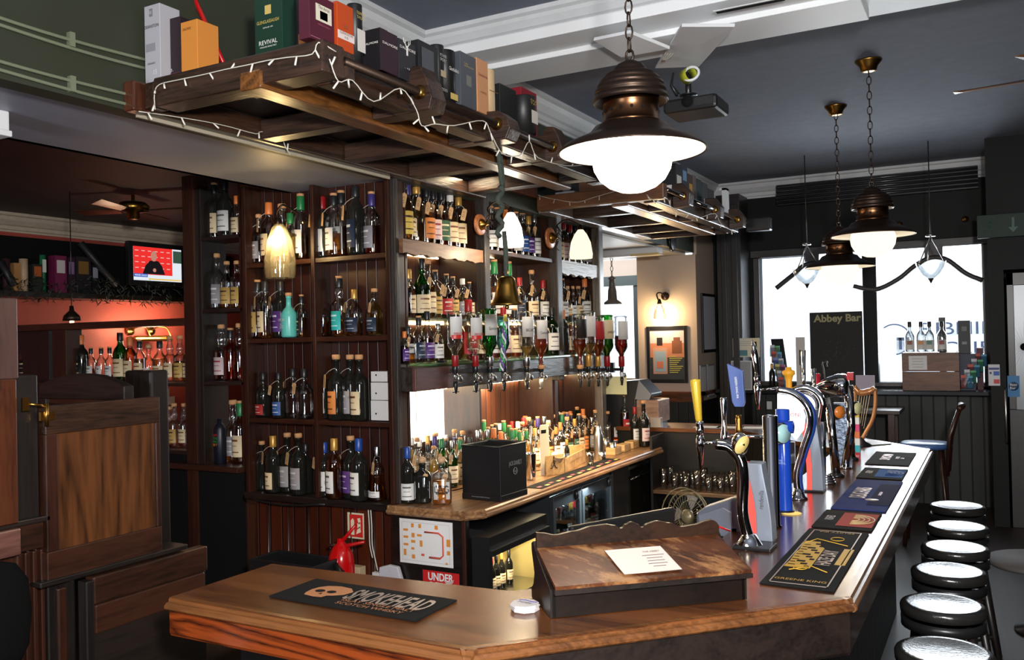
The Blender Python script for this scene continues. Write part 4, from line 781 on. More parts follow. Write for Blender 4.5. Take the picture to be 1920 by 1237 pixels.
def flat(pts, place, m, root, name, z=.0058, hgt=.0006):
    MB().prism([place(x, y, z) for x, y in pts], (0, 0, hgt)).build(name, m, root)
def rect(x0, y0, x1, y1): return [(x0, y0), (x1, y0), (x1, y1), (x0, y1)]
matb = pbr('black_rubber', H(13, 14, 15), .9, 0, .25); silv = pbr('silver_print', H(190, 172, 160), .35, .4); gold = pbr('mustard_print', H(200, 156, 40), .5); copper = pbr('copper_print', H(196, 134, 92), .45)
a = AZ(504, 1120, CT); b = AZ(778, 1167, CT); c = AZ(857, 1128, CT)
L = (b - a).length; Wd = (c - b).length; cen = (a + c) / 2
def p1(root, P, q):
    u = q @ V((1, 0, 0)); v = q @ V((0, 1, 0))
    o = text('SMOKEHEAD', .30, .105, P(.10, .012), u, v, silv, root, 'brand_lettering', bold=.02)
    text('ISLAY SINGLE MALT\nSCOTCH WHISKY', .27, .05, P(.10, -.062), u, v, copper, root, 'small_lettering')
    sk = [(-.2, -.03), (-.205, .0), (-.20, .03), (-.18, .055), (-.14, .068), (-.09, .062), (-.062, .035), (-.07, .0), (-.095, -.02), (-.115, -.03), (-.12, -.05), (-.15, -.055), (-.19, -.05)]
    flat(sk, P, copper, root, 'skull_emblem')
    for x, y, r in ((-.168, .0, .018), (-.125, .005, .017)): flat([(x + r * math.cos(i * .6), y + r * .8 * math.sin(i * .6)) for i in range(10)], P, matb, root, 'skull_eye', .0064)
    flat([(-.152, -.028), (-.14, -.028), (-.146, -.014)], P, matb, root, 'skull_nose', .0064)
mat_runner('bar_mat', 'black rubber whisky mat with skull and lettering on the near counter', cen, L, Wd, math.atan2((b - a).y, (b - a).x), matb, p1)
# row of mats along the right arm; long axis X, seen from the customer's side
def matq(quad): ps = [AZ(*p, CT) for p in quad]; c = sum(ps, V()) / 4; return c
def sidemat(label, y0, y1, x0, x1, base, parts): return mat_runner('bar_mat', label, ((x0 + x1) / 2, (y0 + y1) / 2), y1 - y0, x1 - x0, math.pi / 2, base, parts, 'bar mats along the right arm')
XL, XR = -.675, -.445
def pa(root, P, q):
    u = q @ V((-1, 0, 0)); v = q @ V((0, -1, 0))
    for z0, z1, y0, y1 in ((-.41, -.404, -.09, .09), (.404, .41, -.09, .09), (-.41, .41, -.09, -.086), (-.41, .41, .086, .09)): flat(rect(z0, y0, z1, y1), P, silv, root, 'printed_border')
    text('GREENE KING', .16, .022, P(-.365, 0), q @ V((0, -1, 0)), q @ V((1, 0, 0)), gold, root, 'brewery_lettering')
    text('FRUITY IPA', .13, .018, P(.375, 0), q @ V((0, 1, 0)), q @ V((-1, 0, 0)), gold, root, 'beer_style_lettering')
    text('HAZE DAY', .22, .05, P(-.04, -.03), q @ V((1, 0, 0)), q @ V((0, 1, 0)), silv, root, 'beer_name_lettering', bold=.02)
    flat(rect(-.12, -.1, .12, -.066), P, gold, root, 'gold_banner')
    flat([(-.2, .0), (.1, .0), (.14, .02), (.2, .03), (.2, .09), (.05, .08), (.02, .085), (-.12, .08), (-.2, .085)], P, gold, root, 'printed_figure')
    for k in range(11): flat(rect(-.19 + k * .034, .006 + .012 * (k % 3), -.19 + k * .034 + .02, .022 + .018 * (k % 3)), P, matb, root, 'printed_shading', .0064)
    for k in range(9): flat(rect(-.17 + k * .038, .055 + .006 * (k % 2), -.17 + k * .038 + .008, .078), P, matb, root, 'printed_shading', .0064)
    for (x, y, r) in ((.27, -.02, .03), (-.2, .03, .028)): MB().tube([P(x + r * math.cos(i * .52), y + r * .8 * math.sin(i * .52), .0062) for i in range(12)], .0018, 4, True).build('printed_ring', gold, root)
    MB().tube([P(-.24, .06, .0062), P(-.17, .0, .0062), P(-.23, -.06, .0062)], .002, 4).build('printed_line', gold, root)
    MB().tube([P(.16, .08, .0062), P(.25, .05, .0062), P(.17, -.07, .0062)], .002, 4).build('printed_line', gold, root)
y0 = AZ(1437, 1097, CT).y; 
sidemat('large black and gold beer mat nearest the lectern on the right arm', 2.83, 3.70, -.67, -.445, matb, pa)
def pb(c2, nm):
    def f(root, P, q):
        flat(rect(-.14, -.11, .14, .03), P, c2, root, 'coloured_half')
        for k in range(4):
            r = .03 + k * .022; MB().tube([P(r * math.cos(t_), -.02 - r * 1.0 * math.sin(t_) * .9, .0072) for t_ in [math.pi * j / 10 for j in range(11)]], .003, 4).build('printed_arc', pbr('arc_' + nm, H(190, 170, 120) if nm == 'red' else H(30, 60, 110), .5), root)
        text('RUFAED' if nm == 'red' else 'ALTRIM', .09, .035, P(0, .07), q @ V((1, 0, 0)), q @ V((0, 1, 0)), paper, root)
    return f
sidemat('black and salmon bar mat with printed arcs behind the large gold mat', 3.74, 4.12, -.67, -.44, matb, pb(pbr('salmon_print', H(176, 86, 78), .9, 0, .2), 'red'))
def pc(root, P, q):
    flat(rect(-.3, -.115, .3, -.02), P, pbr('navy_print', H(26, 30, 66), .9, 0, .2), root, 'navy_half')
    text('DEUCHARS', .3, .075, P(.0, .04), q @ V((1, 0, 0)), q @ V((0, 1, 0)), silv, root, 'beer_name_lettering', bold=.02)
    text('EDINBURGH IPA', .1, .014, P(-.0, -.05), q @ V((1, 0, 0)), q @ V((0, 1, 0)), red, root, 'small_lettering')
    MB().lathe([(.03, 0), (.03, .0008)], P(-.17, -.03, .006), 18, sx=1, sy=.8).build('round_badge', silv, root)
sidemat('long blue beer mat with white name lettering midway along the counter', 4.16, 5.02, -.66, -.43, pbr('royal_blue_rubber', H(30, 48, 110), .85, 0, .25), pc)
sidemat('small black and blue bar mat with arcs beyond the long blue mat', 5.08, 5.47, -.67, -.44, matb, pb(pbr('sky_print', H(52, 96, 160), .9, 0, .2), 'blue'))
def pd(root, P, q):
    text('SIMON', .24, .06, P(0, .03), q @ V((1, 0, 0)), q @ V((0, 1, 0)), copper, root, 'lettering', bold=.02); text('SPICED\nGIN', .1, .05, P(0, -.05), q @ V((1, 0, 0)), q @ V((0, 1, 0)), copper, root, 'small_lettering'); flat([(.14 + .03 * math.cos(i * .6), .03 + .03 * math.sin(i * .6)) for i in range(10)], P, copper, root, 'emblem')
sidemat('black bar mat with pale brown lettering near the far corner', 5.62, 6.22, -.69, -.45, matb, pd)
mat_runner('bar_mat', 'striped green bar mat by the harp at the far corner', (-.85, 6.75), .42, .2, math.radians(135), pbr('olive_rubber', H(70, 72, 50), .5), lambda r, P, q: [flat(rect(-.19, -.08 + k * .035, .19, -.07 + k * .035), P, silv, r, 'printed_stripe') for k in range(5)])
# ---------------- lectern on the chamfer
Lx = V((-1.145, 2.225, CT)); Rx = V((-.675, 2.645, CT)); U = (Rx - Lx).normalized(); Nn = V((-U.y, U.x, 0)); Z = V((0, 0, 1)); LW = (Rx - Lx).length
Lx = Lx + U * .036; LW = .6
le = thing('sloping_desk', 'old dark wooden sloping desk box with wavy back on the counter corner', 'desk box', Lx)
def LP(u, n, z): return Lx + U * u + Nn * n + Z * z
dk = wood('dark_desk_wood', H(7, 5, 4), H(24, 15, 10), 0, .35, 7, 2, .2)
MB().prism([LP(0, 0, .002), LP(LW, 0, .002), LP(LW, 0, .082), LP(0, 0, .082)], Nn * .015).build('front_board', dk, le)
for u in (-.006, LW - .01):
    MB().prism([LP(u, 0, .002), LP(u, .215, .002), LP(u, .215, .03), LP(u, .19, .05), LP(u, .175, .085), LP(u, .19, .12), LP(u, .205, .15), LP(u, .205, .17), LP(u, .185, .18), LP(u, .16, .155), LP(u, 0, .082)], U * .016).build('side_panel', blackwz, le)
MB().prism([LP(.01, .165, .002), LP(LW - .01, .165, .002), LP(LW - .01, .165, .14), LP(.01, .165, .14)], Nn * .012).build('back_board', dk, le)
lid = wood('worn_desk_lid', H(40, 20, 10), H(92, 50, 27), 0, .32, 6, 2, .3, .1, (H(158, 112, 70), 11, .5))
A0 = LP(.004, -.022, .084); B0 = LP(LW + .012, -.022, .084); C0 = LP(LW - .008, .16, .152); D0 = LP(.0, .16, .152)
MB().prism([A0, B0, C0, D0], Z * .012).build('lid', lid, le)
MB().prism([LP(.002, -.026, .072), LP(LW + .014, -.026, .072), LP(LW + .014, -.026, .086), LP(.002, -.026, .086)], Nn * .02).build('lid_lip', blackwx, le)
ck = [(0, 118), (.03, 112), (.1, 90), (.2, 108), (.3, 136), (.37, 142), (.42, 128), (.455, 100), (.475, 128), (.51, 147), (.545, 128), (.565, 95), (.6, 125), (.65, 140), (.72, 118), (.79, 80), (.86, 88), (.93, 112), (.96, 118), (.98, 108), (1, 70)]
def wv(s_):
    for (a_, p_), (b_, q_) in zip(ck, ck[1:]):
        if a_ <= s_ <= b_: f_ = (s_ - a_) / (b_ - a_); f_ = f_ * f_ * (3 - 2 * f_); return .162 + (p_ + (q_ - p_) * f_) * .06 / 147
    return .19
n = 80
MB().prism([LP(.0, .162, .13)] + [LP((LW - .0) * k / n, .162, wv(k / n)) for k in range(n + 1)] + [LP(LW - .0, .162, .13)], Nn * .014).build('wavy_crest', wood('crest_wood', H(12, 8, 6), H(50, 30, 18), 0, .35, 9, 2, .2), le)
# card on the lid
sl = (D0 - A0).normalized(); sl = (C0 - B0); sl = (sl - U * sl.dot(U)).normalized(); nn = U.cross(sl)
c_ = (A0 + B0) / 2 + sl * .088 + nn * .0165 + U * .0 - U * .015
cd = MB().prism([c_ + U * a_ + sl * b_ for a_, b_ in ((-.075, -.062), (.105, -.062), (.085, .062), (-.095, .062))], nn * .001).build('notice_card', pbr('laminated_card', H(226, 206, 196), .3), None, label='white laminated notice card lying on the sloping desk lid', cat='card')
ink = pbr('grey_ink', H(90, 84, 90), .6)
text('THE ABBEY', .055, .008, c_ + U * .045 + sl * .038 + nn * .0006, U, sl, ink, cd)
for k in range(5): sheet(c_ + U * .045 + sl * (.02 - k * .014) + nn * .0012, U, sl, (.07, .05, .055, .06, .04)[k], .0025, .0004).build('printed_line', ink, cd)
MB().tube([c_ + U * a_ + sl * b_ + nn * .0006 for a_, b_ in ((-.075, -.062), (.105, -.062), (.085, .062), (-.095, .062))], .0012, 4, True).build('laminate_edge', pbr('cream_edge', H(200, 180, 170), .4), cd)
# coaster stack
p = AZ(984, 1143, CT)
for k in range(7):
    a0 = .1 * k; r = .042
    o = MB().prism([(p.x + .002 * math.sin(k * 2) + r * math.cos(a0 * .3 + math.pi / 4 * j + .39), p.y + .002 * math.cos(k * 3) + r * math.sin(a0 * .3 + math.pi / 4 * j + .39), CT + .001 + k * .0028) for j in range(8)], (0, 0, .0026)).build('beer_coaster', pbr('coaster_card', H(222, 216, 214), .6), None, label='white octagonal beer coaster, ' + ('topmost' if k == 6 else ORD[k] + ' from the bottom') + ' of the stack beside the sloping desk', cat='coaster', group='coasters stacked beside the sloping desk')
    if k == 6:
        text('PERONI', .045, .012, (p.x, p.y, CT + .0216), (-1, .1, 0), (-.1, -1, 0), pbr('navy_ink', H(60, 60, 100), .5), o)
        MB().tube([(p.x - .03 + .01 * j, p.y + .022 + .004 * math.sin(j), CT + .0208) for j in range(7)], .0015, 4).build('printed_wave', pbr('violet_ink', H(80, 70, 150), .5), o)
# monitor seen from behind, behind the desk
a = AZ(1063, 1000, 1.22); a = AY(1063, 978, 2.85); b = AY(1258, 962, 3.0); a = LP(-.02, .42, 0); b = LP(LW * .88, .5, 0)
a = AY(1063, 985, 2.72); b = AY(1258, 965, 3.15)
du = (b - a); du.z = 0; hN = du.normalized().cross(Z)
t = thing('till_screen', 'black flat till screen standing behind the sloping desk', 'monitor', (a.x, a.y, .9))
MB().prism([a + V((0, 0, 0)), V((b.x, b.y, a.z + .005)), V((b.x, b.y, a.z - .22)), V((a.x, a.y, a.z - .22))], hN * .025).build('casing', black, t, .008)
m_ = (a + b) / 2; MB().cyl((m_.x, m_.y, .72), (m_.x, m_.y, a.z - .1), .03).build('stand', black, t)
# back shelf behind the counter where the till stands
MB().prism([(-1.3, 2.48, .66), (-.98, 2.95, .66), (-.98, 3.95, .66), (-1.3, 3.95, .66)], (0, 0, .03)).build('under_counter_shelf', blackm, bar)
# ---------------- taps
def curve(pts, n=24):
    out = []; P_ = [V(p) for p in pts]; P_ = [P_[0] * 2 - P_[1]] + P_ + [P_[-1] * 2 - P_[-2]]
    m = (len(P_) - 3)
    for i in range(m):
        for k in range(n // m):
            t_ = k / (n // m); p0, p1_, p2_, p3_ = P_[i:i + 4]
            out.append(.5 * ((2 * p1_) + (-p0 + p2_) * t_ + (2 * p0 - 5 * p1_ + 4 * p2_ - p3_) * t_ ** 2 + (-p0 + 3 * p1_ - 3 * p2_ + p3_) * t_ ** 3))
    out.append(P_[-2]); return out
dchrome = pbr('dark_chrome', (.55, .53, .52), .07, 1)
def foot(c, par, r=.05): MB().lathe([(r, 0), (r, .006), (r * .8, .012), (r * .6, .03), (r * .42, .05)], c, 20).build('foot', chrome, par)
def handle_tap(c, d, hz, m, r0, r1, par, parts=True):
    """spout body at c with a handle of height hz above and nozzle below; d points to the column"""
    c = V(c); d = V(d)
    MB().lathe([(.0, -.085), (.007, -.085), (.013, -.02), (.016, 0), (.017, .03), (.012, .045), (0, .046)], c, 14).build('nozzle', dchrome if not parts else chrome, par)
    MB().cyl(c + V((0, 0, .01)), c + d + V((0, 0, .01)), .006).build('spout_arm', chrome, par)
    MB().lathe([(.011, .045), (.015, .055), (.015, .075), (.011, .085), (.012, .1)], c, 14).build('collar', chrome, par)
# 1 black swan-neck tap with yellow handle : nearest
def X_(px, py, x): return AX(px, py, x)
tx = -.93
p = AZ(1405, 1025, CT); tapA = thing('beer_tap', 'dark chrome swan-neck tap with tall yellow handle nearest the sloping desk', 'beer tap', p)
yy = p.y; bxp = p.x
def S(px, py, pln): return AY(px, py, pln)
pts = [S(1403, 1010, yy), S(1392, 960, yy), S(1393, 900, yy), S(1388, 862, yy), S(1368, 838, yy), S(1343, 833, yy)]
MB().tube(curve(pts, 25), .022, 14).build('swan_neck', dchrome, tapA)
foot((p.x, p.y, CT), tapA, .06)
MB().box((p.x - .05, p.y - .06, CT - .0), (p.x + .09, p.y + .06, CT + .012)).build('base_block', black, tapA, .003)
hc = S(1313, 838, yy); handle_tap(hc, S(1343, 833, yy) - hc, .1, None, 0, 0, tapA, False)
hb = S(1310, 790, yy); ht = S(1303, 712, yy)
MB().cyl(hb - V((0, 0, .02)), hb + V((0, 0, .01)), .012, .011).build('ferrule', chrome, tapA)
mb = MB(); dirv = (ht - hb).normalized(); mb.lathe([(.011, 0), (.013, .01), (.020, (ht - hb).length * .95), (.019, (ht - hb).length), (0, (ht - hb).length * 1.03)], hb, 16, dirv); mb.build('yellow_handle', pbr('mustard_handle', H(208, 172, 52), .25, .2), tapA)
o = S(1391, 830, yy); MB().sphere(o + V((0, -.03, 0)), .032, 12, 1.35).build('badge_bowl', chrome, tapA)
MB().lathe([(.03, 0), (.03, .004)], o + V((.012, -.055, -.0)), 20, (.6, -.8, 0), sx=.7, sy=1.25).build('badge_lens', pbr('cream_yellow_badge', H(216, 192, 120), .25), tapA)
# 2 grey and red lit illuminated font x2
def wavefont(px0, px1, pyt, pyb, y, label, lettering, red_on=True):
    p0 = AY(px0, pyb, y); w_ = AY(px1, pyb, y).x - p0.x; h_ = AY(px0, pyt, y).z - CT
    t = thing('illuminated_font', label, 'beer font', (p0.x, y, CT)); n = 16
    def ed(s): return .14 * w_ * math.sin(s * 3.2 - .4)
    l = [(p0.x + (w_ * .42) * 0 - ed(k / n) * 1.0 - .12 * w_ * (k / n) * 2, y, CT + h_ * k / n) for k in range(n + 1)]
    def xs(s, f): return p0.x + w_ * (f + .1 * math.sin(s * 4.2) - .28 * s + .28 * (1 - s) * 0 + (.0 if f < .5 else -.06 * math.sin(s * 3)))
    def strip_(f0, f1, nm, m, d0=0, dd_=.07):
        vs = [(xs(k / n, f0), y + d0, CT + .008 + (h_ - .008) * k / n) for k in range(n + 1)] + [(xs(k / n, f1), y + d0, CT + .008 + (h_ - .008) * k / n) for k in range(n, -1, -1)]
        MB().prism(vs, (0, dd_, 0)).build(nm, m, t, .004)
    strip_(.0, .34, 'red_light_panel', glow('red_backlight', (1, .09, .07), 1.5), .004, .05); strip_(.32, 1.0, 'silver_shell', pbr('pearl_grey', H(150, 158, 172), .28, .3), 0, .08)
    MB().box((p0.x - .01, y - .01, CT), (p0.x + w_ * 1.02, y + .09, CT + .01)).build('base', black, t, .003)
    if lettering:
        z = CT + h_ * .55; text(lettering, .07, .018, (xs(.55, .72), y - .0015, z), (0.05, 0, 1), (-1, 0, .05), pbr('dark_grey_ink', H(60, 62, 70), .5), t)
    return t
pA = AZ(1425, 1018, CT)
wavefont(1403, 1448, 868, 1018, pA.y, 'near grey beer font with glowing red side and script lettering', 'rendevilla')
pB = AZ(1520, 922, CT)
wavefont(1512, 1543, 768, 922, pB.y, 'far grey beer font with glowing red side behind the blue swan-neck tap', None)
# 3 straight chrome column with side badge
def pxw(px, dpx, y): return dpx * depth(AY(px, 900, y)) / FPX
p = AZ(1452, 988, CT); y = p.y; t = thing('beer_tap', 'straight chrome tap column with blue paddle handle and crossbar', 'beer tap', (p.x, y, CT)); tz = AY(1436, 780, y).z; r = pxw(1440, 14, y)
MB().lathe([(r * 1.25, 0), (r * 1.25, .006), (r, .012), (r, tz - CT), (r * .9, tz - CT + .004), (0, tz - CT + .004)], (AY(1446, 900, y).x, y, CT), 22).build('column', dchrome, t)
c = AY(1436, 818, y); e = AY(1357, 818, y); MB().cyl(c, e, .008).build('crossbar', chrome, t)
hb = AY(1384, 800, y); ht = AY(1378, 690, y)
MB().lathe([(.012, -.035), (.016, -.01), (.012, .01), (.014, .03), (.011, .05)], AY(1385, 800, y), 14).build('ferrule', brass, t)
w0 = pxw(1380, 13, y); a = AY(1386, 762, y); b = AY(1378, 690, y)
MB().prism([(a.x - w0 * .6, y - .012, a.z), (a.x + w0 * .6, y - .012, a.z), (a.x + w0 * .85, y - .012, a.z + .02), (b.x + w0 * 1.1, y - .012, b.z - .01), (b.x - w0 * 1.1, y - .012, b.z + .02), (a.x - w0 * .95, y - .012, a.z + .02)], (0, .024, 0)).build('blue_paddle', pbr('slate_blue_paddle', H(62, 84, 146), .35), t, .002)
text('GREEN KING IPA', .09, .009, (a.x - .006, y - .0135, (a.z + b.z) / 2), (0.08, 0, -1), (1, 0, .08), paper, t)
hb = AY(1358, 812, y); MB().lathe([(.014, -.06), (.018, -.03), (.016, 0), (.012, .02), (.010, .06), (.015, .14), (.014, .15), (0, .152)], hb, 14).build('chrome_handle', chrome, t)
c = AY(1479, 812, y - .02); 
# 4 blue font
p = AZ(1472, 960, CT); y = p.y; t = thing('beer_tap', 'royal blue cylindrical beer tap with round chrome badge', 'beer tap', (p.x, y, CT)); x0 = AY(1470, 900, y).x
r = pxw(1470, 14, y); h_ = AY(1468, 768, y).z - CT; bm_ = pbr('royal_blue_gloss', H(26, 68, 176), .2, 0, .5, coat=.5)
MB().lathe([(r * 1.05, 0), (r, .01), (r * .95, h_ * .4), (r * .9, h_), (r * .8, h_ + .004), (0, h_ + .004)], (x0, y, CT), 22).build('column', bm_, t)
MB().lathe([(r * 1.3, 0), (r * 1.25, .008), (r, .012)], (x0, y, CT), 20).build('foot', black, t)
c = AY(1490, 812, y); MB().cyl((c.x - .09, y - .03, c.z + .03), (c.x - .0, y - .03, c.z + .03), .028).build('blue_side_arm', bm_, t)
c = AY(1464, 812, y - .06); MB().lathe([(.03, -.06), (.048, -.05), (.05, .0), (.045, .012), (.035, .016)], c, 22, (.75, -.6, 0)).build('badge_housing', dchrome, t)
MB().lathe([(.041, .0), (.041, .003)], c + V((.012, -.012, 0)), 22, (.75, -.6, 0)).build('badge_lens', pbr('pale_blue_badge', H(170, 214, 214), .2), t)
text('SAN\nMIGUEL', .03, .02, (x0, y - r * .97, CT + h_ * .5), (1, 0, 0), (0, 0, 1), pbr('pale_blue_ink', H(150, 180, 230), .4), t)
MB().lathe([(.035, .0), (.045, .002), (.03, .004)], (x0 + .03, y - .02, CT + .001), 20).build('base_light', glow('amber_base_light', (1, .66, .2), 1.0), t)
# 5 blue swan-neck peroni
p = AZ(1500, 935, CT); y = p.y; t = thing('beer_tap', 'tall blue and chrome swan-neck tap with white illuminated panel', 'beer tap', (p.x, y, CT))
pts = [AY(*q, y) for q in ((1497, 930), (1493, 890), (1504, 845), (1517, 805), (1518, 775), (1506, 752), (1485, 736), (1457, 730))]
MB().tube(curve(pts, 42), .016, 12).build('swan_neck', chrome, t); MB().tube([q + V((.012, .012, 0)) for q in curve(pts, 42)], .0145, 10).build('blue_spine', pbr('navy_enamel', H(34, 62, 134), .25), t)
foot((p.x - .01, y, CT), t, .045)
pl = [AY(*q, y + .004) for q in ((1457, 738), (1480, 742), (1500, 756), (1509, 780), (1506, 806), (1492, 824), (1470, 800), (1457, 775))]
MB().prism(pl, (0, .02, 0)).build('lit_panel', glow('white_backlight', (.95, .97, 1), 1.6), t)
c = AY(1482, 777, y); text('PERONI', .09, .018, (c.x, y + .003, c.z), (1, 0, 0), (0, 0, 1), red, t)
MB().box((AY(1482, 845, y).x, y - .005, AY(1484, 868, y).z), (AY(1490, 845, y).x, y + .01, AY(1484, 828, y).z)).build('clear_bracket', chrome, t)
hc = AY(1420, 735, y); handle_tap(hc, AY(1457, 731, y) - hc, .1, None, 0, 0, t)
hb = AY(1421, 708, y); MB().lathe([(.010, 0), (.012, .02), (.016, .06), (.019, .11), (.014, .15), (.002, .19)], hb, 14, (-.12, 0, 1), sx=.9).build('blade_handle', chrome, t)
# 6 round chrome ring font with glowing face
p = AZ(1535, 905, CT); y = p.y; t = thing('beer_tap', 'chrome ring-topped tap with glowing round face', 'beer tap', (p.x, y, CT))
c = AY(1507, 760, y); R_ = pxw(1507, 26, y)
MB().tube([c + V((R_ * 1.3 * math.cos(a_), 0, R_ * 1.3 * math.sin(a_))) for a_ in [math.radians(190 - 10 * k) for k in range(20)]] + [AY(1536, 800, y), AY(1540, 880, y), AY(1542, 905, y)], .018, 12).build('ring_neck', chrome, t)
MB().lathe([(R_ * .95, -.01), (R_, 0), (R_ * .95, .01), (R_ * .8, .012)], c, 24, (.3, -.95, 0)).build('face_rim', chrome, t)
MB().lathe([(R_ * .8, 0), (R_ * .8, .008)], c + V((0, -.006, 0)), 24, (.3, -.95, 0)).build('glowing_face', glow('white_backlight', (.95, .97, 1), 1.6), t)
c2 = c + V((.012, -.02, 0)); MB().lathe([(.016, 0), (.016, .002)], c2, 12, (.3, -.95, 0)).build('red_mark', red, t)
for k in range(4): MB().lathe([(.05 - .006 * k, 0), (.052 - .006 * k, .008), (.044 - .006 * k, .012)], (AY(1548, 890, y).x, y, CT + k * .012), 20).build('stepped_foot', chrome, t)
MB().cyl((AY(1541, 880, y).x, y, CT), (AY(1541, 790, y).x, y, AY(1541, 790, y).z), .019).build('column', chrome, t)
# yellow statue handle
c = AY(1479, 730, y); yl = pbr('yellow_resin', H(232, 164, 42), .5)
MB().lathe([(.012, -.02), (.016, 0), (.017, .05), (.024, .075), (.033, .082), (.033, .1), (.018, .106), (.014, .12), (0, .122)], c, 14).build('yellow_handle', yl, t)
# 7-9 further columns
for i, (px, py, tpx, tpy, nm) in enumerate(((1568, 893, 1553, 745, 'slanting dark chrome tap column with angled body'), (1583, 878, 1576, 742, 'chrome tap column with etched glass front and amber badge'), (1596, 862, 1592, 730, 'rearmost dark chrome tap column beside the colourful font'))):
    p = AZ(px, py, CT); y = p.y; t = thing('beer_tap', nm, 'beer tap', (p.x, y, CT)); top = AY(tpx, tpy, y)
    if i == 1:
        MB().prism([(p.x - .04, y, CT), (p.x + .04, y, CT), (top.x + .045, y, top.z - .04), (top.x - .045, y, top.z - .04)], (0, .03, 0)).build('etched_front', pbr('etched_silver', H(120, 130, 146), .25, .8, bump=.5, bs=40), t, .004)
        MB().lathe([(.04, 0), (.04, .01)], (p.x, y + .015, CT), 16).build('foot', chrome, t)
        c = AY(1570, 772, y - .02); MB().lathe([(.03, -.04), (.045, -.03), (.045, 0), (.036, .014)], c, 20, (.7, -.7, 0)).build('badge_housing', black, t)
        MB().lathe([(.036, 0), (.036, .003)], c + V((.014, -.014, 0)), 20, (.7, -.7, 0)).build('badge_lens', pbr('amber_badge', H(226, 130, 50), .25), t)
    else:
        MB().tube([(p.x, y, CT), (p.x + (top.x - p.x) * .5, y, (CT + top.z) / 2), top], [.026, .023, .024], 14).build('column', dchrome, t)
        MB().lathe([(.042, 0), (.042, .01), (.03, .02)], (p.x, y, CT), 18).build('foot', black, t)
        if i == 2:
            c = AY(1604, 765, y - .03); MB().lathe([(.03, -.03), (.045, -.02), (.045, 0), (.036, .014)], c, 20, (.8, -.6, 0)).build('badge_housing', black, t)
            MB().lathe([(.036, 0), (.036, .003)], c + V((.014, -.014, 0)), 20, (.8, -.6, 0)).build('badge_lens', pbr('cream_badge', H(220, 214, 160), .25), t)
    if i == 0:
        for hx, hz_, mm in ((1507, 650, chrome), (1526, 685, chrome)):
            q0 = AY(hx, 735, y); q1 = AY(hx - 1, hz_ + 6, y); MB().tube([q0, q0.lerp(q1, .3), q1], [.012, .009, .013], 10).build('lever_handle', mm, t)
        q0 = AY(1507, 730, y); q1 = AY(1548, 735, y); MB().cyl(q0, AY(1545, 722, y), .008).build('spout_arm', chrome, t)
# bullet-shaped chrome font head
p = AZ(1590, 872, CT); y = p.y; t = thing('chrome_font_head', 'big bullet-shaped chrome tap head pointing left above the columns', 'beer font', (p.x, y, CT))
y -= .12; a = AY(1526, 724, y); b = AY(1590, 722, y); Lh = (b - a).length; MB().lathe([(.01, 0), (.022, Lh * .12), (.05, Lh * .4), (.068, Lh * .7), (.07, Lh * .92), (.056, Lh), (0, Lh * 1.03)], a, 22, b - a).build('head', chrome, t)
MB().tube([b, (b.x + .01, y, (b.z + CT) / 2), (p.x, y, CT)], [.028, .024, .03], 14).build('column', dchrome, t)
MB().lathe([(.012, 0), (.012, .004)], AY(1568, 722, y - .068), 14, (0, -1, 0)).build('emblem', steel, t)
MB().box((b.x - .005, y - .012, b.z + .03), (b.x + .03, y + .012, b.z + .075)).build('red_tab', red, t)
q0 = AY(1533, 745, y); MB().tube([q0, AY(1533, 700, y)], .014, 10).build('red_lever', pbr('dark_red_gloss', H(170, 30, 48), .25), t)
q0 = AY(1546, 745, y); MB().tube(curve([q0, AY(1546, 700, y), AY(1543, 682, y), AY(1549, 678, y), AY(1551, 690, y)], 16), .008, 8).build('hook_handle', black, t)
# colourful font
p = AZ(1606, 860, CT); y = p.y; t = thing('colourful_font', 'narrow multicoloured striped beer font at the far end of the taps', 'beer font', (p.x, y, CT)); z1_ = AY(1600, 755, y).z; cs = [(190, 30, 40), (60, 180, 190), (236, 236, 230), (230, 120, 60), (220, 70, 120), (236, 236, 230), (232, 190, 60), (70, 190, 170)]
for k, cc in enumerate(cs):
    MB().box((p.x - .022, y - .02, CT + (z1_ - CT) * k / 8), (p.x + .022, y + .02, CT + (z1_ - CT) * (k + 1) / 8 - .001)).build('colour_band', pbr('band_%d_%d' % (cc[0], cc[1]), H(*cc), .35), t)
text('TENNENTS', .034, .012, (p.x, y - .021, CT + .02), (1, 0, 0), (0, 0, 1), paper, t)
# harp font
p = AZ(1612, 835, CT); y = p.y; t = thing('harp_font', 'golden wood harp-shaped beer font with strings at the far corner', 'beer font', (p.x, y, CT))
hw = pbr('harp_gold', H(160, 108, 66), .25, .3, coat=.3)
MB().tube(curve([AY(1600, 725, y), AY(1612, 736, y), AY(1628, 734, y), AY(1640, 728, y)], 18), [.02] * 6 + [.024] * 8 + [.02] * 5, 10).build('harp_neck', hw, t)
MB().tube(curve([AY(1640, 728, y), AY(1641, 755, y), AY(1636, 785, y), AY(1622, 812, y), AY(1611, 830, y)], 24), .014, 10).build('harp_pillar', hw, t)
MB().tube(curve([AY(1603, 728, y), AY(1602, 770, y), AY(1606, 808, y), AY(1611, 830, y)], 24), .012, 10).build('soundboard', hw, t)
for k in range(6): MB().cyl(AY(1606 + k * 5, 737, y), AY(1604 + k * 3, 778 + k * 5, y), .0018, n=4).build('string', pbr('pale_string', H(220, 200, 170), .4), t)
MB().lathe([(.075, 0), (.075, .01), (.04, .03), (.02, .06)], (p.x, y, CT), 20).build('foot', black, t)
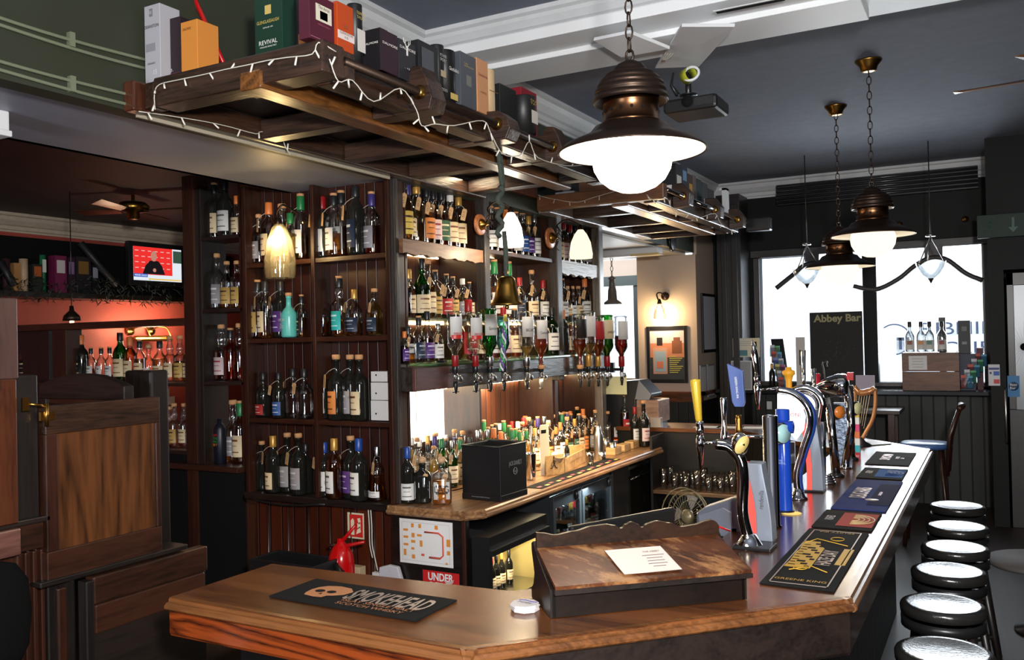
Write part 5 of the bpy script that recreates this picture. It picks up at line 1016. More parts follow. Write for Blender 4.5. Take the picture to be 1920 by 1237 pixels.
# grey charity device behind the near taps
p = AZ(1345, 1010, 1.0); t = thing('grey_counter_machine', 'grey plastic machine with sloping hood behind the near tap', 'counter machine', (-1.12, 3.5, .9)); gp = pbr('grey_blue_plastic', H(84, 90, 102), .35)
y = 3.55; q = [AY(*k, y) for k in ((1305, 962), (1318, 952), (1370, 935), (1398, 930), (1400, 1010), (1375, 1025), (1305, 990))]
MB().prism(q, (0, .1, 0)).build('hood', gp, t, .01)
q = [AY(*k, y - .01) for k in ((1308, 966), (1355, 950), (1372, 960), (1370, 1010), (1310, 995))]; MB().prism(q, (0, .02, 0)).build('front_face', pbr('speckled_grey', H(96, 102, 114), .4, bump=.1, bs=200), t, .005)
MB().box((AY(1310, 980, y).x, y, .69), (AY(1380, 980, y).x, y + .1, AY(1310, 985, y).z)).build('stand', black, t)
# desk fan behind it
c = AY(1290, 968, 3.75); t = thing('desk_fan', 'round wire-grille desk fan behind the till screen', 'fan', (c.x, 3.75, .69)); fr_ = pbr('tan_wire', H(120, 108, 80), .35, .4); ax_ = V((-.35, -.9, .1)).normalized(); u_ = ax_.cross(Z).normalized(); v_ = u_.cross(ax_)
for R1, d_ in ((.115, 0), (.125, .03), (.098, -.012), (.07, -.018)): MB().tube([c - ax_ * d_ * -1 + (u_ * math.cos(a_) + v_ * math.sin(a_)) * R1 for a_ in [2 * math.pi * k / 28 for k in range(28)]], .0028 if R1 > .09 else .0015, 6, True).build('grille_ring', fr_, t)
mb = MB()
for k in range(36): a_ = 2 * math.pi * k / 36; d1 = u_ * math.cos(a_) + v_ * math.sin(a_); mb.cyl(c + d1 * .03 + ax_ * .02, c + d1 * .12, .0009, n=4)
mb.build('grille_wires', fr_, t); MB().lathe([(.032, 0), (.032, .01), (.02, .02), (0, .022)], c, 16, ax_).build('hub', fr_, t)
for k in range(4):
    a_ = k * math.pi / 2; d1 = u_ * math.cos(a_) + v_ * math.sin(a_); d2 = v_ * math.cos(a_) - u_ * math.sin(a_); MB().prism([c + d1 * .02 - ax_ * .02, c + d1 * .09 - d2 * .03 - ax_ * .02, c + d1 * .09 + d2 * .03 - ax_ * .03], ax_ * .002).build('blade', pbr('grey_blade', H(110, 104, 96), .4), t)
MB().cyl((c.x, c.y + .03, .69), (c.x, c.y + .03, c.z), .012).build('stand', black, t)
MB().box((c.x - .08, c.y - .04, .69), (c.x + .08, c.y + .1, .71)).build('base', black, t, .004)
# red pen
MB().cyl(LP(LW - .01, .17, .19), LP(LW + .05, .185, .165), .003, n=6).build('red_pen', red, None, label='thin red pen beside the wavy desk crest', cat='pen')
# ================================================ under the back counter
def papers(name, label, cat, c, u, v, w_, h_, m=paper, t=.002, group=None): return sheet(c, u, v, w_, h_, t).build(name, m, None, label=label, cat=cat, group=group)
yF = (A_.y + B_.y) / 2 + .03
du = (V((B_.x, B_.y, 0)) - V((A_.x, A_.y, 0))).normalized()
def onF(px, py):
    d = ray(px, py); n = V((-du.y, du.x, 0)); p0 = V((A_.x, A_.y + .03, 0)); t_ = (p0 - CAM).dot(n) / d.dot(n); return CAM + d * t_
nF = du.cross(Z)
q = [onF(*k) for k in ((750, 967), (850, 983), (849, 1068), (750, 1049))]
c = sum(q, V()) / 4; w_ = ((q[1] - q[0]).length + (q[2] - q[3]).length) / 2; h_ = ((q[0] - q[3]).length + (q[1] - q[2]).length) / 2
fp = sheet(c + nF * .003, du, Z, w_, h_, .001).build('floor_plan_sheet', paper, None, label='white floor plan sheet with orange tables taped to the dark counter end', cat='paper')
og = pbr('plan_orange', H(222, 142, 54), .6); rd = pbr('plan_red', H(216, 88, 66), .6)
for x, y, w1, h1 in ((-.25, .36, .05, .09), (-.11, .36, .05, .09), (.2, .36, .06, .09), (-.38, .25, .09, .05), (-.24, .14, .06, .1), (-.12, .15, .09, .05), (-.38, .09, .09, .05), (-.38, -.08, .09, .05), (-.24, -.0, .08, .06), (-.09, -.03, .05, .14), (-.25, -.16, .06, .05), (-.4, -.26, .05, .14), (-.24, -.34, .06, .09), (.42, .04, .07, .16), (.42, -.18, .06, .09), (.38, -.42, .04, .04)):
    sheet(c + nF * .0045 + du * (x * w_) + Z * (y * h_), du, Z, w1 * w_, h1 * h_, .0005).build('printed_table', og, fp)
for pts in ([(-.02, .24), (.24, .24), (.32, .17), (.32, -.25), (.26, -.32), (.06, -.32)],):
    pp = [c + nF * .005 + du * (x * w_) + Z * (y * h_) for x, y in pts]; MB().tube(pp, .006, 4).build('printed_bar_outline', rd, fp)
sheet(c + nF * .0045 + du * (-.06 * w_) - Z * (.28 * h_), du, Z, .06 * w_, .05 * h_, .0005).build('printed_red_table', rd, fp)
gl = pbr('plan_grey', H(140, 140, 145), .6)
MB().tube([c + nF * .0045 + du * (x * w_) + Z * (y * h_) for x, y in ((-.45, -.43), (.44, -.43), (.44, .43), (-.45, .43))], .0008, 4, True).build('printed_outline', gl, fp)
q0 = onF(793, 1070); q1 = onF(862, 1107)
cc = (q0 + q1) / 2 - Z * .02; o = sheet(cc + nF * .003, du, Z, q1.x - q0.x, (q0.z - q1.z) + .06, .001).build('age_check_sticker', pbr('sticker_red', H(200, 34, 34), .5), None, label='torn red age check sticker below the floor plan sheet', cat='sticker')
text('UNDER', .17, .045, cc + nF * .0045 + Z * .04, du, Z, paper, o, bold=.03); text('25?', .1, .045, cc + nF * .0045 - Z * .012 - du * .03, du, Z, paper, o, bold=.03)
MB().prism([cc + nF * .005 + du * x + Z * z for x, z in ((.02, .028), (.05, .02), (.09, .035), (.075, .012), (.04, .005))], nF * .002).build('torn_edge', pbr('torn_paper', H(200, 180, 175), .7), o)
q = [onF(*k) for k in ((718, 1060), (735, 1056), (752, 1060), (764, 1100), (716, 1100))]
MB().prism([p + nF * .01 for p in q], nF * .03).build('white_pad', pbr('wrinkled_white', H(206, 206, 214), .6, bump=.3, bs=30), None, .005, label='crumpled white paper pad fixed to the dark counter end', cat='paper pad')
a = onF(703, 1070); b = onF(716, 1090); MB().box((a.x, a.y - .03, b.z - .04), (b.x, a.y, a.z)).build('white_switch', white, None, .002, label='small white electrical switch beside the paper pad', cat='switch')
pts = [onF(*k) + nF * .012 for k in ((697, 955), (699, 985), (700, 1020), (705, 1045), (710, 1068))]
t = thing('white_cable_run', 'white cables running down beside the counter end panel', 'cable', pts[-1]); MB().tube(curve(pts, 20), .004, 6).build('cable', cable, t); MB().tube([p + V((-.018, 0, 0)) for p in curve(pts[:-1], 18)], .004, 6).build('cable', cable, t)
# fire extinguisher and its sign
def onP(px, py, y=4.2): return AY(px, py, y)
c = onP(667, 985); o = sheet((c.x, 4.20, c.z), (1, 0, 0), Z, .125, .155, .002).build('extinguisher_sign', pbr('pale_sign', H(220, 210, 180), .5), None, label='red and cream fire extinguisher sign on the boarded panel', cat='sign')
sheet((c.x + .004, 4.197, c.z), (1, 0, 0), Z, .1, .135, .001).build('red_field', pbr('sign_red', H(206, 40, 34), .5), o)
cr_ = pbr('sign_cream', H(230, 220, 190), .5)
MB().prism([(c.x - .035, 4.195, c.z - .055), (c.x - .01, 4.195, c.z - .055), (c.x - .01, 4.195, c.z + .03), (c.x - .02, 4.195, c.z + .045), (c.x - .035, 4.195, c.z + .03)], (0, .001, 0)).build('extinguisher_symbol', cr_, o)
for k in range(3): MB().prism([(c.x + .005 + .01 * k, 4.195, c.z - .05 + k * .03), (c.x + .04, 4.195, c.z - .035 + k * .03), (c.x + .035, 4.195, c.z + .0 + k * .025), (c.x + .015, 4.195, c.z - .015 + k * .03)], (0, .001, 0)).build('flame_symbol', cr_, o)
c = onP(640, 1080, 3.95); zt_ = onP(640, 1035, 3.95).z; r = .095
t = thing('fire_extinguisher', 'red fire extinguisher standing under the display shelving', 'fire extinguisher', (c.x, 3.95, 0))
r = 43 * depth(c) / FPX / 2 * 1.15
MB().lathe([(r * .95, 0), (r, .02), (r, zt_ - .05), (r * .9, zt_ - .01), (r * .6, zt_ + .035), (r * .3, zt_ + .055), (r * .25, zt_ + .08), (0, zt_ + .08)], (c.x, 3.95, 0), 24).build('cylinder', pbr('extinguisher_red', H(196, 12, 14), .22, 0, .5, coat=.4), t)
k0 = onP(632, 1022, 3.95); k1 = onP(672, 1000, 3.95); k2 = onP(675, 1022, 3.95)
MB().tube([k0, k0 + V((.06, 0, .05)), onP(666, 984, 3.95)], [.011, .012, .008], 8).build('upper_lever', red, t); MB().tube([k0, k0 + V((.05, 0, .0)), onP(683, 1012, 3.95) - V((0, 0, .01))], [.011, .012, .008], 8).build('lower_lever', red, t)
MB().cyl(onP(618, 1022, 3.95), onP(634, 1022, 3.95), .01).cyl(k0 - V((0, 0, .05)), k0 + V((0, 0, .01)), .014).build('valve', steel, t)
MB().tube(curve([k0, onP(622, 1042, 3.93), onP(626, 1060, 3.9), onP(633, 1072, 3.88)], 18), .009, 8).build('hose', pbr('dark_red_hose', H(120, 10, 14), .3), t)
MB().cyl(onP(628, 1058, 3.87), onP(652, 1092, 3.85), .017, .025).build('discharge_horn', black, t)
sheet((c.x, 3.95 - r - .002, zt_ - .12), (1, 0, 0), Z, .13, .06, .002).build('printed_label', black, t); text('CARBON DIOXIDE', .1, .014, (c.x, 3.95 - r - .004, zt_ - .105), (1, 0, 0), Z, paper, t)
a = onP(657, 1064, 4.18); MB().box((a.x, 4.14, a.z - .13), (a.x + .1, 4.2, a.z + .02)).build('socket_box', pbr('ivory_socket', H(206, 184, 150), .45), None, .004, label='ivory wall socket box to the right of the fire extinguisher', cat='socket')
# black crates left of it
a = AY(470, 1045, 3.7); b = AY(590, 1035, 3.7)
t = thing('black_crate', 'black open plastic crate below the boarded panel', 'crate', (a.x, 3.7, 0))
MB().box((a.x, 3.68, 0), (b.x, 3.7, a.z)).build('side', black, t, .004); MB().box((a.x, 3.9, 0), (b.x, 3.92, a.z)).build('side', black, t, .004); MB().box((a.x, 3.7, 0), (a.x + .02, 3.9, a.z)).build('side', black, t, .004); MB().box((b.x - .02, 3.7, 0), (b.x, 3.9, a.z)).build('side', black, t, .004)
# small wine fridge with lit interior, under the counter corner
xF = B_.x - .0
fx = -2.42; fy0 = AX(905, 1050, fx).y; fy1 = 4.62
za = AX(905, 1020, fx).z; 
t = thing('wine_fridge', 'black wine cooler with yellow-lit inside and bottles under the counter corner', 'fridge', (-2.6, 4.3, 0))
gx = -2.38; ztop = .84; ya = 4.05; yb2 = 4.74
ys_ = 4.22; MB().box((gx - .35, ys_, 0), (gx - .33, yb2, ztop)).build('back', blackm, t); MB().box((gx - .33, ys_, ztop - .08), (gx, yb2, ztop)).box((gx - .11, ya, ztop - .08), (gx, ys_, ztop)).build('top', black, t)
MB().box((gx - .11, ya, 0), (gx, ya + .03, ztop - .08)).build('side', black, t); MB().box((gx - .33, ys_ - .02, 0), (gx - .11, ys_, ztop)).build('side', black, t); MB().box((gx - .33, yb2 - .04, 0), (gx, yb2, ztop - .08)).build('side', black, t); MB().box((gx, ya, ztop - .1), (gx + .02, yb2, ztop - .07)).build('handle_rail', black, t)
MB().box((gx - .33, ys_ + .01, .3), (gx - .325, yb2 - .04, ztop - .1)).build('lit_back', glow('cooler_back_glow', (1, .78, .36), .55), t); MB().box((gx - .324, yb2 - .046, .3), (gx - .01, yb2 - .041, ztop - .1)).build('lit_liner', pbr('liner_lit_yellow', H(230, 206, 130), .5), t)  # liner's yellow and the back's glow paint in the lit interior
MB().box((gx - .33, ys_ + .01, .44), (gx, yb2 - .04, .46)).build('shelf', steel, t)
point('cooler_lamp', (gx - .1, (ya + yb2) / 2, ztop - .14), 3.0, (1, .82, .46), .03)
for i, (px, ty, cap) in enumerate(((913, 1046, 'silver'), (922, 1046, 'red'), (931, 1040, 'black'), (941, 1050, 'gold'), (955, 1044, 'darkcap'))):
    p = AX(px, 1100, gx - .15); zz = AX(px, ty, gx - .15).z; b = bottle((p.x, p.y, .462), max(.2, zz - .462), st='wine', glass='dark', cap=cap, lab='cream', rot=rx); tag(b, 'dark wine bottle, ' + CN[cap] + ', ' + ORD[i] + ' from left inside the wine cooler', 'bottle', 'wine bottles in the cooler')
# glass door fridges under the back counter
def fridge_edge(px): p = AX(px, 950, -2.52); return p.y
cpx = -2.60; t = thing('bottle_fridge', 'silver two-door glass bottle fridge under the back counter', 'fridge', (cpx, 5.4, 0))
e0 = AX(1030, 950, cpx).y; e1 = AX(1084, 940, cpx).y; e2 = AX(1142, 920, cpx).y; zt_ = AX(1085, 905, cpx).z
alu = pbr('dark_aluminium', H(92, 96, 102), .35, .8)
MB().box((cpx - .25, e0, .2), (cpx - .24, e2, zt_)).build('back', white, t); MB().box((cpx - .24, e0, zt_ - .02), (cpx, e2, zt_ + .01)).build('top', alu, t); MB().box((cpx - .24, e0, .0), (cpx, e2, .22)).build('plinth', black, t)
for yv in (e0 - .01, e2): MB().box((cpx - .25, yv, 0), (cpx, yv + .012, zt_)).build('side', alu, t)
for k in range(2): MB().box((cpx - .24, e0, .42 + k * .0), (cpx - .02, e2, .43)).build('shelf', steel, t) if k == 0 else None
for i, (u0, u1) in enumerate(((e0, e1 - .01), (e1 + .01, e2))):
    d_ = MB().box((cpx, u0, .22), (cpx + .03, u0 + .035, zt_ - .02)).box((cpx, u1 - .035, .22), (cpx + .03, u1, zt_ - .02)).box((cpx, u0 + .035, zt_ - .1), (cpx + .03, u1 - .035, zt_ - .02)).box((cpx, u0 + .035, .22), (cpx + .03, u1 - .035, .26)).build('door', alu, t, .002)
    MB().box((cpx + .01, u0 + .035, .26), (cpx + .014, u1 - .035, zt_ - .1)).build('door_glass', clear('fridge_glass', (.9, .95, .97), .05), t, 0).parent = d_
    d_.children[0].name = 'glass_pane'
    q_ = MB().lathe([(.03, 0), (.025, .02), (0, .026)], (cpx + .03, u1 - .1, zt_ - .06), 14, (1, 0, 0), sx=1.2, sy=.6).build('door_handle', black, t); q_.parent = d_
area('fridge_light', (cpx - .1, (e0 + e2) / 2, zt_ - .04), (cpx - .12, (e0 + e2) / 2, 0), .1, e2 - e0 - .1, 22, (.75, .95, 1))
for k in range(14):
    yv = e0 + .07 + (e2 - e0 - .14) * k / 13; b = bottle((cpx - .1, yv, .432), .28, st='wine' if k % 3 else 'tall', glass='dark' if k < 9 or k % 2 else 'green', cap=('red', 'silver', 'black', 'gold')[k % 4], lab=('red', 'white', 'white', 'cream')[k % 4], rot=rx)
    tag(b, 'chilled bottle, ' + ('red', 'white', 'white', 'cream')[k % 4] + ' label, ' + ORD[k] + ' from left in the glass-door fridge', 'bottle', 'bottles in the glass-door fridge')
# dark panels and third fridge
MB().box((-2.6, e2 + .03, 0), (-2.58, AX(1178, 900, -2.58).y, .88)).build('dark_cupboard_door', black, None, .003, label='plain black cupboard door between the fridges', cat='cupboard door')
ya = AX(1180, 900, -2.58).y; yb2 = 7.14
t = thing('dark_fridge', 'dark unlit glass-door fridge at the far end of the back counter', 'fridge', (-2.6, 7.0, 0)); MB().box((-2.63, ya + .01, .05), (-2.61, yb2, .86)).build('door', pbr('smoked_glass_door', H(26, 24, 18), .08), t, .003); MB().box((-2.61, ya + .02, .82), (-2.595, yb2 - .01, .84)).build('chrome_trim', steel, t); MB().cyl((-2.59, ya + .05, .74), (-2.59, yb2 - .02, .75), .008).build('handle', chrome, t)
# ---------------- things on the back counter
BC = .951
# black caddy
c0 = AZ(939, 941, BC); cw = .255; 
c1 = AZ(988, 926, BC); c3 = AZ(867, 934, BC)
u = (c1 - c0); u.z = 0; v = (c3 - c0); v.z = 0; hh = AX(925, 838, c0.x).z - BC; hh = (941 - 838) * depth(c0) / FPX
t = thing('black_caddy', 'square black metal caddy with white logo at the counter corner', 'caddy', c0)
bk = pbr('satin_black_metal', (.008, .008, .009), .4)
def wall(a, b, nm): 
    n = (b - a).normalized().cross(Z); MB().prism([a, b, b + Z * hh, a + Z * hh], -n * .006).build(nm, bk, t, .004)
P0, P1, P2, P3_ = c0, c0 + u, c0 + u + v, c0 + v
wall(P0, P1, 'side'); wall(P1, P2, 'side'); wall(P2, P3_, 'side'); wall(P3_, P0, 'side')
MB().prism([P0, P1, P2, P3_], Z * .006).build('bottom', bk, t)
for a, b in ((P0, P1), (P3_, P0)): n = (b - a).normalized().cross(Z); MB().prism([a + n * .004 + Z * .002, b + n * .004 + Z * .002, b + n * .004 + Z * .035, a + n * .004 + Z * .035], -n * .004).build('plinth_band', bk, t, .002)
MB().tube([p + Z * hh for p in (P0, P1, P2, P3_)], .005, 8, True).build('rim', bk, t)
un = u.normalized(); m0 = P0 + u * .55 + Z * hh * .55 + un.cross(Z) * .001
gr = pbr('grey_logo', H(150, 150, 150), .4); text("JACK DANIEL'S", .14, .035, m0 + Z * .03, un, Z, gr, t); n = un.cross(Z); MB().tube([m0 + un * (.02 * math.cos(a_)) + Z * (.02 * math.sin(a_) - .015) + n * .001 for a_ in [2 * math.pi * k / 16 for k in range(16)]], .0016, 4, True).build('logo_ring', gr, t); text('No7', .024, .016, m0 - Z * .015 + n * .001, un, Z, gr, t)
vn = -v.normalized(); text('www.responsibledrinking.eu', .13, .009, P0 + v * .5 + Z * .02 + vn.cross(Z) * .006, vn, Z, gr, t)
# straws and shaker beside it
p = AZ(992, 900, BC)
t = thing('boston_shaker', 'tall steel cocktail shaker just right of the black caddy', 'shaker', p); MB().lathe([(.03, 0), (.031, .01), (.036, .17), (.038, .18), (.036, .18), (.03, .02), (0, .02)], (p.x, p.y + .03, BC), 18).build('cup', chrome, t); MB().tube([(p.x, p.y + .03, BC + .1), (p.x + .01, p.y + .02, BC + .36)], .007, 6).tube([(p.x + .01, p.y + .04, BC + .1), (p.x + .03, p.y + .06, BC + .33)], .003, 6).build('bar_spoon', steel, t)
# pale crate with striding man
a = AZ(1022, 893, BC); b = AZ(1059, 887, BC); c = AZ(1097, 866, BC); hz = 38 * depth(a) / FPX
t = thing('pale_wooden_caddy', 'pale wooden box with walking figure stamp and bar tools on the back counter', 'box', a)
d1 = V((b.x - a.x, b.y - a.y, 0)).normalized(); d2 = V((c.x - b.x, c.y - b.y, 0)).normalized(); W1 = (b - a).length; W2 = (c - b).length
q0 = V((a.x, a.y, BC)); 
MB().prism([q0, q0 + d1 * W1, q0 + d1 * W1 + Z * hz, q0 + Z * hz], d2 * .012).build('end_panel', palew, t, .002); q1 = q0 + d1 * W1
MB().prism([q1, q1 + d2 * W2, q1 + d2 * W2 + Z * hz * .75, q1 + Z * hz * .75], -d1 * .01).build('side_panel', palew, t, .002); MB().prism([q0, q0 + d2 * W2, q0 + d2 * W2 + Z * hz * .75, q0 + Z * hz * .75], d1 * .01).build('side_panel', palew, t, .002)
MB().prism([q1 + d2 * W2, q0 + d2 * W2, q0 + d2 * W2 + Z * hz, q1 + d2 * W2 + Z * hz], d2 * .01).build('end_panel', palew, t, .002); MB().prism([q0, q1, q1 + d2 * W2, q0 + d2 * W2], Z * .006).build('bottom', palew, t)
fc = q0 + d1 * W1 * .45 + Z * hz * .55 - d2 * .002
mb = MB(); S_ = hz * .38
for pp, r_ in (([(0, .6), (.05, 0)], .13), ([(.05, 0), (-.4, -.5), (-.6, -.45)], .09), ([(.05, 0), (.35, -.5), (.6, -.55)], .09), ([(0, .5), (.4, .3)], .06), ([(0, .5), (-.35, .1), (-.5, -.3)], .05)): mb.tube([fc + d1 * (x * S_) + Z * (z * S_) for x, z in pp], r_ * S_, 6)
mb.sphere(fc + Z * S_ * .8, .12 * S_, 8); mb.box(tuple(fc + Z * S_ * .9 - V((.004, .002, 0))), tuple(fc + Z * S_ * 1.1 + V((.004, .002, 0)))); mb.build('walking_figure_stamp', pbr('brown_stamp', H(60, 40, 26), .6), t)
text('Johnnie Walker', W2 * .6, .02, q1 + d2 * W2 * .5 + Z * hz * .4 + d1 * .001, d2, Z, pbr('faded_stamp', H(150, 112, 74), .6), t)
# contents of the box
ts = q0 + d1 * W1 * .5 + d2 * .06
o = thing('plastic_funnel', 'translucent white plastic tub resting in the pale wooden box', 'tub', ts + Z * hz * .6); MB().lathe([(.03, 0), (.045, .05), (.048, .052), (.043, .05), (.028, .004)], ts + Z * hz * .62, 18, (.3, -.3, 1)).build('cup', pbr('milky_plastic', H(220, 206, 190), .35), o)
ts2 = q0 + d1 * W1 * .5 + d2 * W2 * .55
b = bottle(ts2 + Z * .01, .2, st='tall', glass='dark', cap='gold', lab='navy', rot=rx, wd=.8); tag(b, 'tiny dark bitters bottle with yellow cap in the pale wooden box', 'bottle')
o = thing('white_paddle', 'white plastic bottle carrier paddle leaning behind the pale wooden box', 'paddle', q0 + d2 * .1 - d1 * .06)
pc_ = q0 + d2 * .12 - d1 * .05; MB().prism([pc_ + d1 * x + Z * z + d2 * (z * .1) for x, z in ((-.035, .0), (.05, .0), (.03, .33), (.02, .345), (-.045, .345), (-.055, .33))], -d2 * .01).build('blade', pbr('ivory_plastic', H(200, 190, 168), .45), o, .006); MB().prism([pc_ + d1 * x + Z * z + d2 * (z * .1) - d2 * .011 for x, z in ((-.035, .285), (.01, .285), (.012, .31), (-.037, .31))], -d2 * .002).build('grip_opening', blackm, o, .001)
# glass, steel pourer, jiggers
p = AZ(1106, 872, BC); t = thing('shot_glass', 'empty clear tumbler standing right of the pale wooden box', 'glass', p); MB().lathe([(.028, 0), (.03, .1), (.028, .1), (.026, .01), (0, .01)], (p.x, p.y, BC), 18).build('tumbler', gclear, t)
p = AZ(1118, 862, BC); t = thing('cocktail_shaker', 'brushed steel cocktail shaker with slanted top beside the jiggers', 'shaker', p); MB().lathe([(.036, 0), (.037, .004), (.037, .17), (.03, .2), (.02, .23), (.018, .26), (0, .262)], (p.x, p.y + .05, BC), 20).build('body', steel, t)
for i, (px, py, r, h) in enumerate(((1128, 861, .03, .06), (1134, 845, .028, .11), (1124, 840, .026, .14), (1142, 852, .026, .1))):
    p = AZ(px, py, BC); o = MB().lathe([(r, 0), (r, h), (r * .93, h), (r * .93, .006), (0, .006)], (p.x + .01 * i, p.y, BC), 18).build('jigger', steel, None, label='brushed steel spirit measure cup, ' + ('widest and lowest in front', 'second tallest of four', 'tallest at the back', 'right-hand one of four')[i], cat='measure cup', group='steel measure cups on the back counter')
# little wooden rack boxes
for i, px in enumerate((1150, 1168, 1184)):
    p = AZ(px, 852 - i * 6, BC); o = MB().box((p.x - .05, p.y - .04, BC), (p.x + .03, p.y + .1, BC + .06)).build('small_wooden_box', palew, None, .003, label='small pale wooden box holding bottles, ' + ('nearest', 'middle', 'farthest')[i] + ' of three by the wine bottles', cat='box', group='small wooden boxes by the wine bottles')
# strip mat along the back counter
a0 = AZ(1000, 915, BC); a1 = AZ(1150, 860, BC)
t = thing('back_counter_mat', 'long black bar mat with pink and yellow print in front of the bottles', 'bar mat', (a0.x, a0.y, BC))
dv = (a1 - a0); dv.z = 0; dn = dv.normalized(); nn_ = dn.cross(Z)
MB().prism([a0 - nn_ * .06, a0 + nn_ * .06, a1 + nn_ * .06, a1 - nn_ * .06], Z * .003).build('rubber_base', matb, t)
for k in range(16):
    cc_ = a0 + dv * ((k + .5) / 16) + Z * .0034 + nn_ * (.035 if k % 2 else .02); sheet(cc_, dn, -nn_, .05, .022, .0006).build('printed_patch', pbr(('pink_print', 'yellow_print')[k % 2], H(*((190, 70, 90), (220, 196, 110))[k % 2]), .5), t)
# register and dark machine at the far end
t = thing('cash_register', 'black and grey cash register on the far arm of the counter', 'cash register', (-2.6, 7.35, 1.1)); y = 7.35
q = [AY(*k, y) for k in ((1128, 800), (1128, 718), (1195, 712), (1221, 738), (1221, 744), (1191, 748), (1191, 800))]
MB().prism(q, (0, .28, 0)).build('body', black, t, .006)
q = [AY(*k, y - .012) for k in ((1190, 748), (1197, 712), (1221, 740), (1215, 752))]; MB().prism(q, (0, .012, 0)).build('grey_side', pbr('register_grey', H(120, 122, 126), .4), t, .002)
a = AY(1165, 737, y - .015); sheet((a.x, a.y, a.z), (1, 0, 0), Z, .09, .04, .002).build('screen', pbr('dark_yellow_display', H(60, 56, 20), .3), t)
t = thing('wooden_till_drawer', 'brown wooden drawer box beside the cash register', 'drawer', (-2.45, 7.3, 1.1)); a = AY(1193, 780, 7.3); b = AY(1234, 750, 7.3); MB().box((a.x, 7.3, 1.101 + .04), (b.x, 7.6, b.z)).build('box', wood('pinkish_box_wood', H(100, 70, 56), H(160, 124, 104), 0, .4), t, .006); MB().box((a.x + .02, 7.32, 1.101), (b.x - .02, 7.58, 1.141)).build('base', black, t)
a = AY(1219, 797, 7.28); b = AY(1238, 783, 7.28); MB().box((a.x, 7.28, 1.101), (b.x, 7.34, b.z + .0)).build('clear_tub', pbr('clear_tub_plastic', H(170, 160, 150), .3), None, .003, label='small translucent tub on the far arm of the counter', cat='tub')
a = AY(1170, 725, 7.32); o = sheet((AY(1155, 718, 7.33).x, 7.33, AY(1155, 722, 7.33).z), (1, 0, 0), Z, .2, .16, .002).build('cream_notice', pbr('cream_paper', H(236, 228, 170), .6), None, label='pale yellow paper notice behind the optics on the cash register', cat='paper')
for k in range(3):
    a = AZ(1310 + k * 45, 806, 1.101); sheet((a.x, 7.45 + .02 * k, 1.1015), (1, .1 * k, 0), (-.1 * k, 1, 0), .22, .16, .001).build('paper_sheet', paper, None, label='white printed sheet lying on the far arm, ' + ('nearest the register', 'in the middle', 'nearest the taps')[k], cat='paper', group='white sheets on the far arm')
# glass rack below the far arm
t = thing('glass_shelf_unit', 'dark shelving for clean glasses under the far arm of the counter', 'shelving', (-1.9, 7.2, 0))
for z in (.3, .62): MB().box((-2.5, 6.95, z - .03), (-1.2, 7.27, z)).build('shelf', wood('shelf_light_edge', H(60, 40, 24), H(110, 80, 50), 0, .4), t, .003)
MB().box((-2.52, 6.95, 0), (-2.5, 7.27, 1.06)).build('side', blackwz, t); MB().box((-1.2, 6.95, 0), (-1.18, 7.27, 1.06)).build('side', blackwz, t)
gt = thing('pint_glass', 'x', 'glass'); ORG[gt.name] = V(); MB().lathe([(.028, 0), (.029, .006), (.036, .14), (.0345, .14), (.027, .01), (0, .01)], (0, 0, 0), 14).build('tumbler', gclear, gt)
gi = 0
for z, n_, nm in ((.621, 13, 'upper'), (.301, 13, 'lower')):
    for r_ in range(2):
        for k in range(n_):
            o = gt if gi == 0 else dup(gt); gi += 1; o.location = (-2.43 + k * .096 + .02 * r_, 7.02 + r_ * .12, z); s = 1.0 + .25 * ((k * 7) % 3 == 0); o.scale = (1, 1, s)
            tag(o, 'clear pint glass, ' + ORD[k] + ' from left, ' + ('front' if r_ == 0 else 'back') + ' row of the ' + nm + ' glass shelf', 'glass', 'clean glasses under the far arm')
# stemmed glasses hang
# ---------------- optics and inverted bottles
OX = -2.90
spec = [(851, 583, 'clear', 'white', 'red', 'clear', .5, 'white label and red band'), (889, 585, 'clear', 'white', 'red', 'clear', .5, 'white label and red band'), (916, 578, 'green', 'white', 'silver', 'clear', .8, 'white label'), (942, 592, 'teal', None, 'silver', 'clear', .8, 'no label'), (985, 583, 'clear', 'white', 'silver', 'gold', .35, 'white label'), (1012, 590, 'clear', 'white', 'cork', 'orange', .6, 'white label'), (1085, 588, 'clear', 'black', 'cork', 'orange', .5, 'black label'), (1101, 582, 'clear', 'white', 'gold', 'gold', .4, 'white label'), (1119, 592, 'clear', 'red', 'gold', 'orange', .6, 'red slanted label'), (1136, 590, 'green', 'cream', 'red', 'amber', .7, 'cream label'), (1163, 592, 'clear', 'white', 'red', 'red', .6, 'white label')]
words_ = {0: 'SMIRNOFF', 1: 'SMIRNOFF', 2: "Gordon's", 4: 'BACARDI', 5: 'Courvoisier', 9: 'JAMESON'}
op = thing('optic_dispenser', 'x', 'optic dispenser'); ORG[op.name] = V()
MB().lathe([(.016, .0), (.02, -.008), (.019, -.03), (.014, -.05), (.012, -.06)], (0, 0, 0), 14).build('collar', black, op)
MB().lathe([(.018, -.05), (.02, -.06), (.015, -.1), (.012, -.11)], (0, 0, 0), 14).build('measure_chamber', clear('optic_chamber', (.7, .68, .66), .2, .1), op)
MB().lathe([(.013, -.1), (.016, -.12), (.01, -.16), (.006, -.175)], (0, 0, 0), 12).build('spout', black, op)
MB().cyl((-.0, -.035, -.165), (0, .035, -.165), .003, n=6).build('push_bar', black, op)
MB().lathe([(.024, 0), (.024, .004), (.018, .008)], (.026, .01, -.085), 18, (1, -.35, 0), sx=1, sy=.8).build('badge', steel, op)
MB().box((-.07, -.01, -.045), (-.015, .01, -.02)).box((-.12, -.018, -.06), (-.07, .018, .03)).build('bracket', black, op)
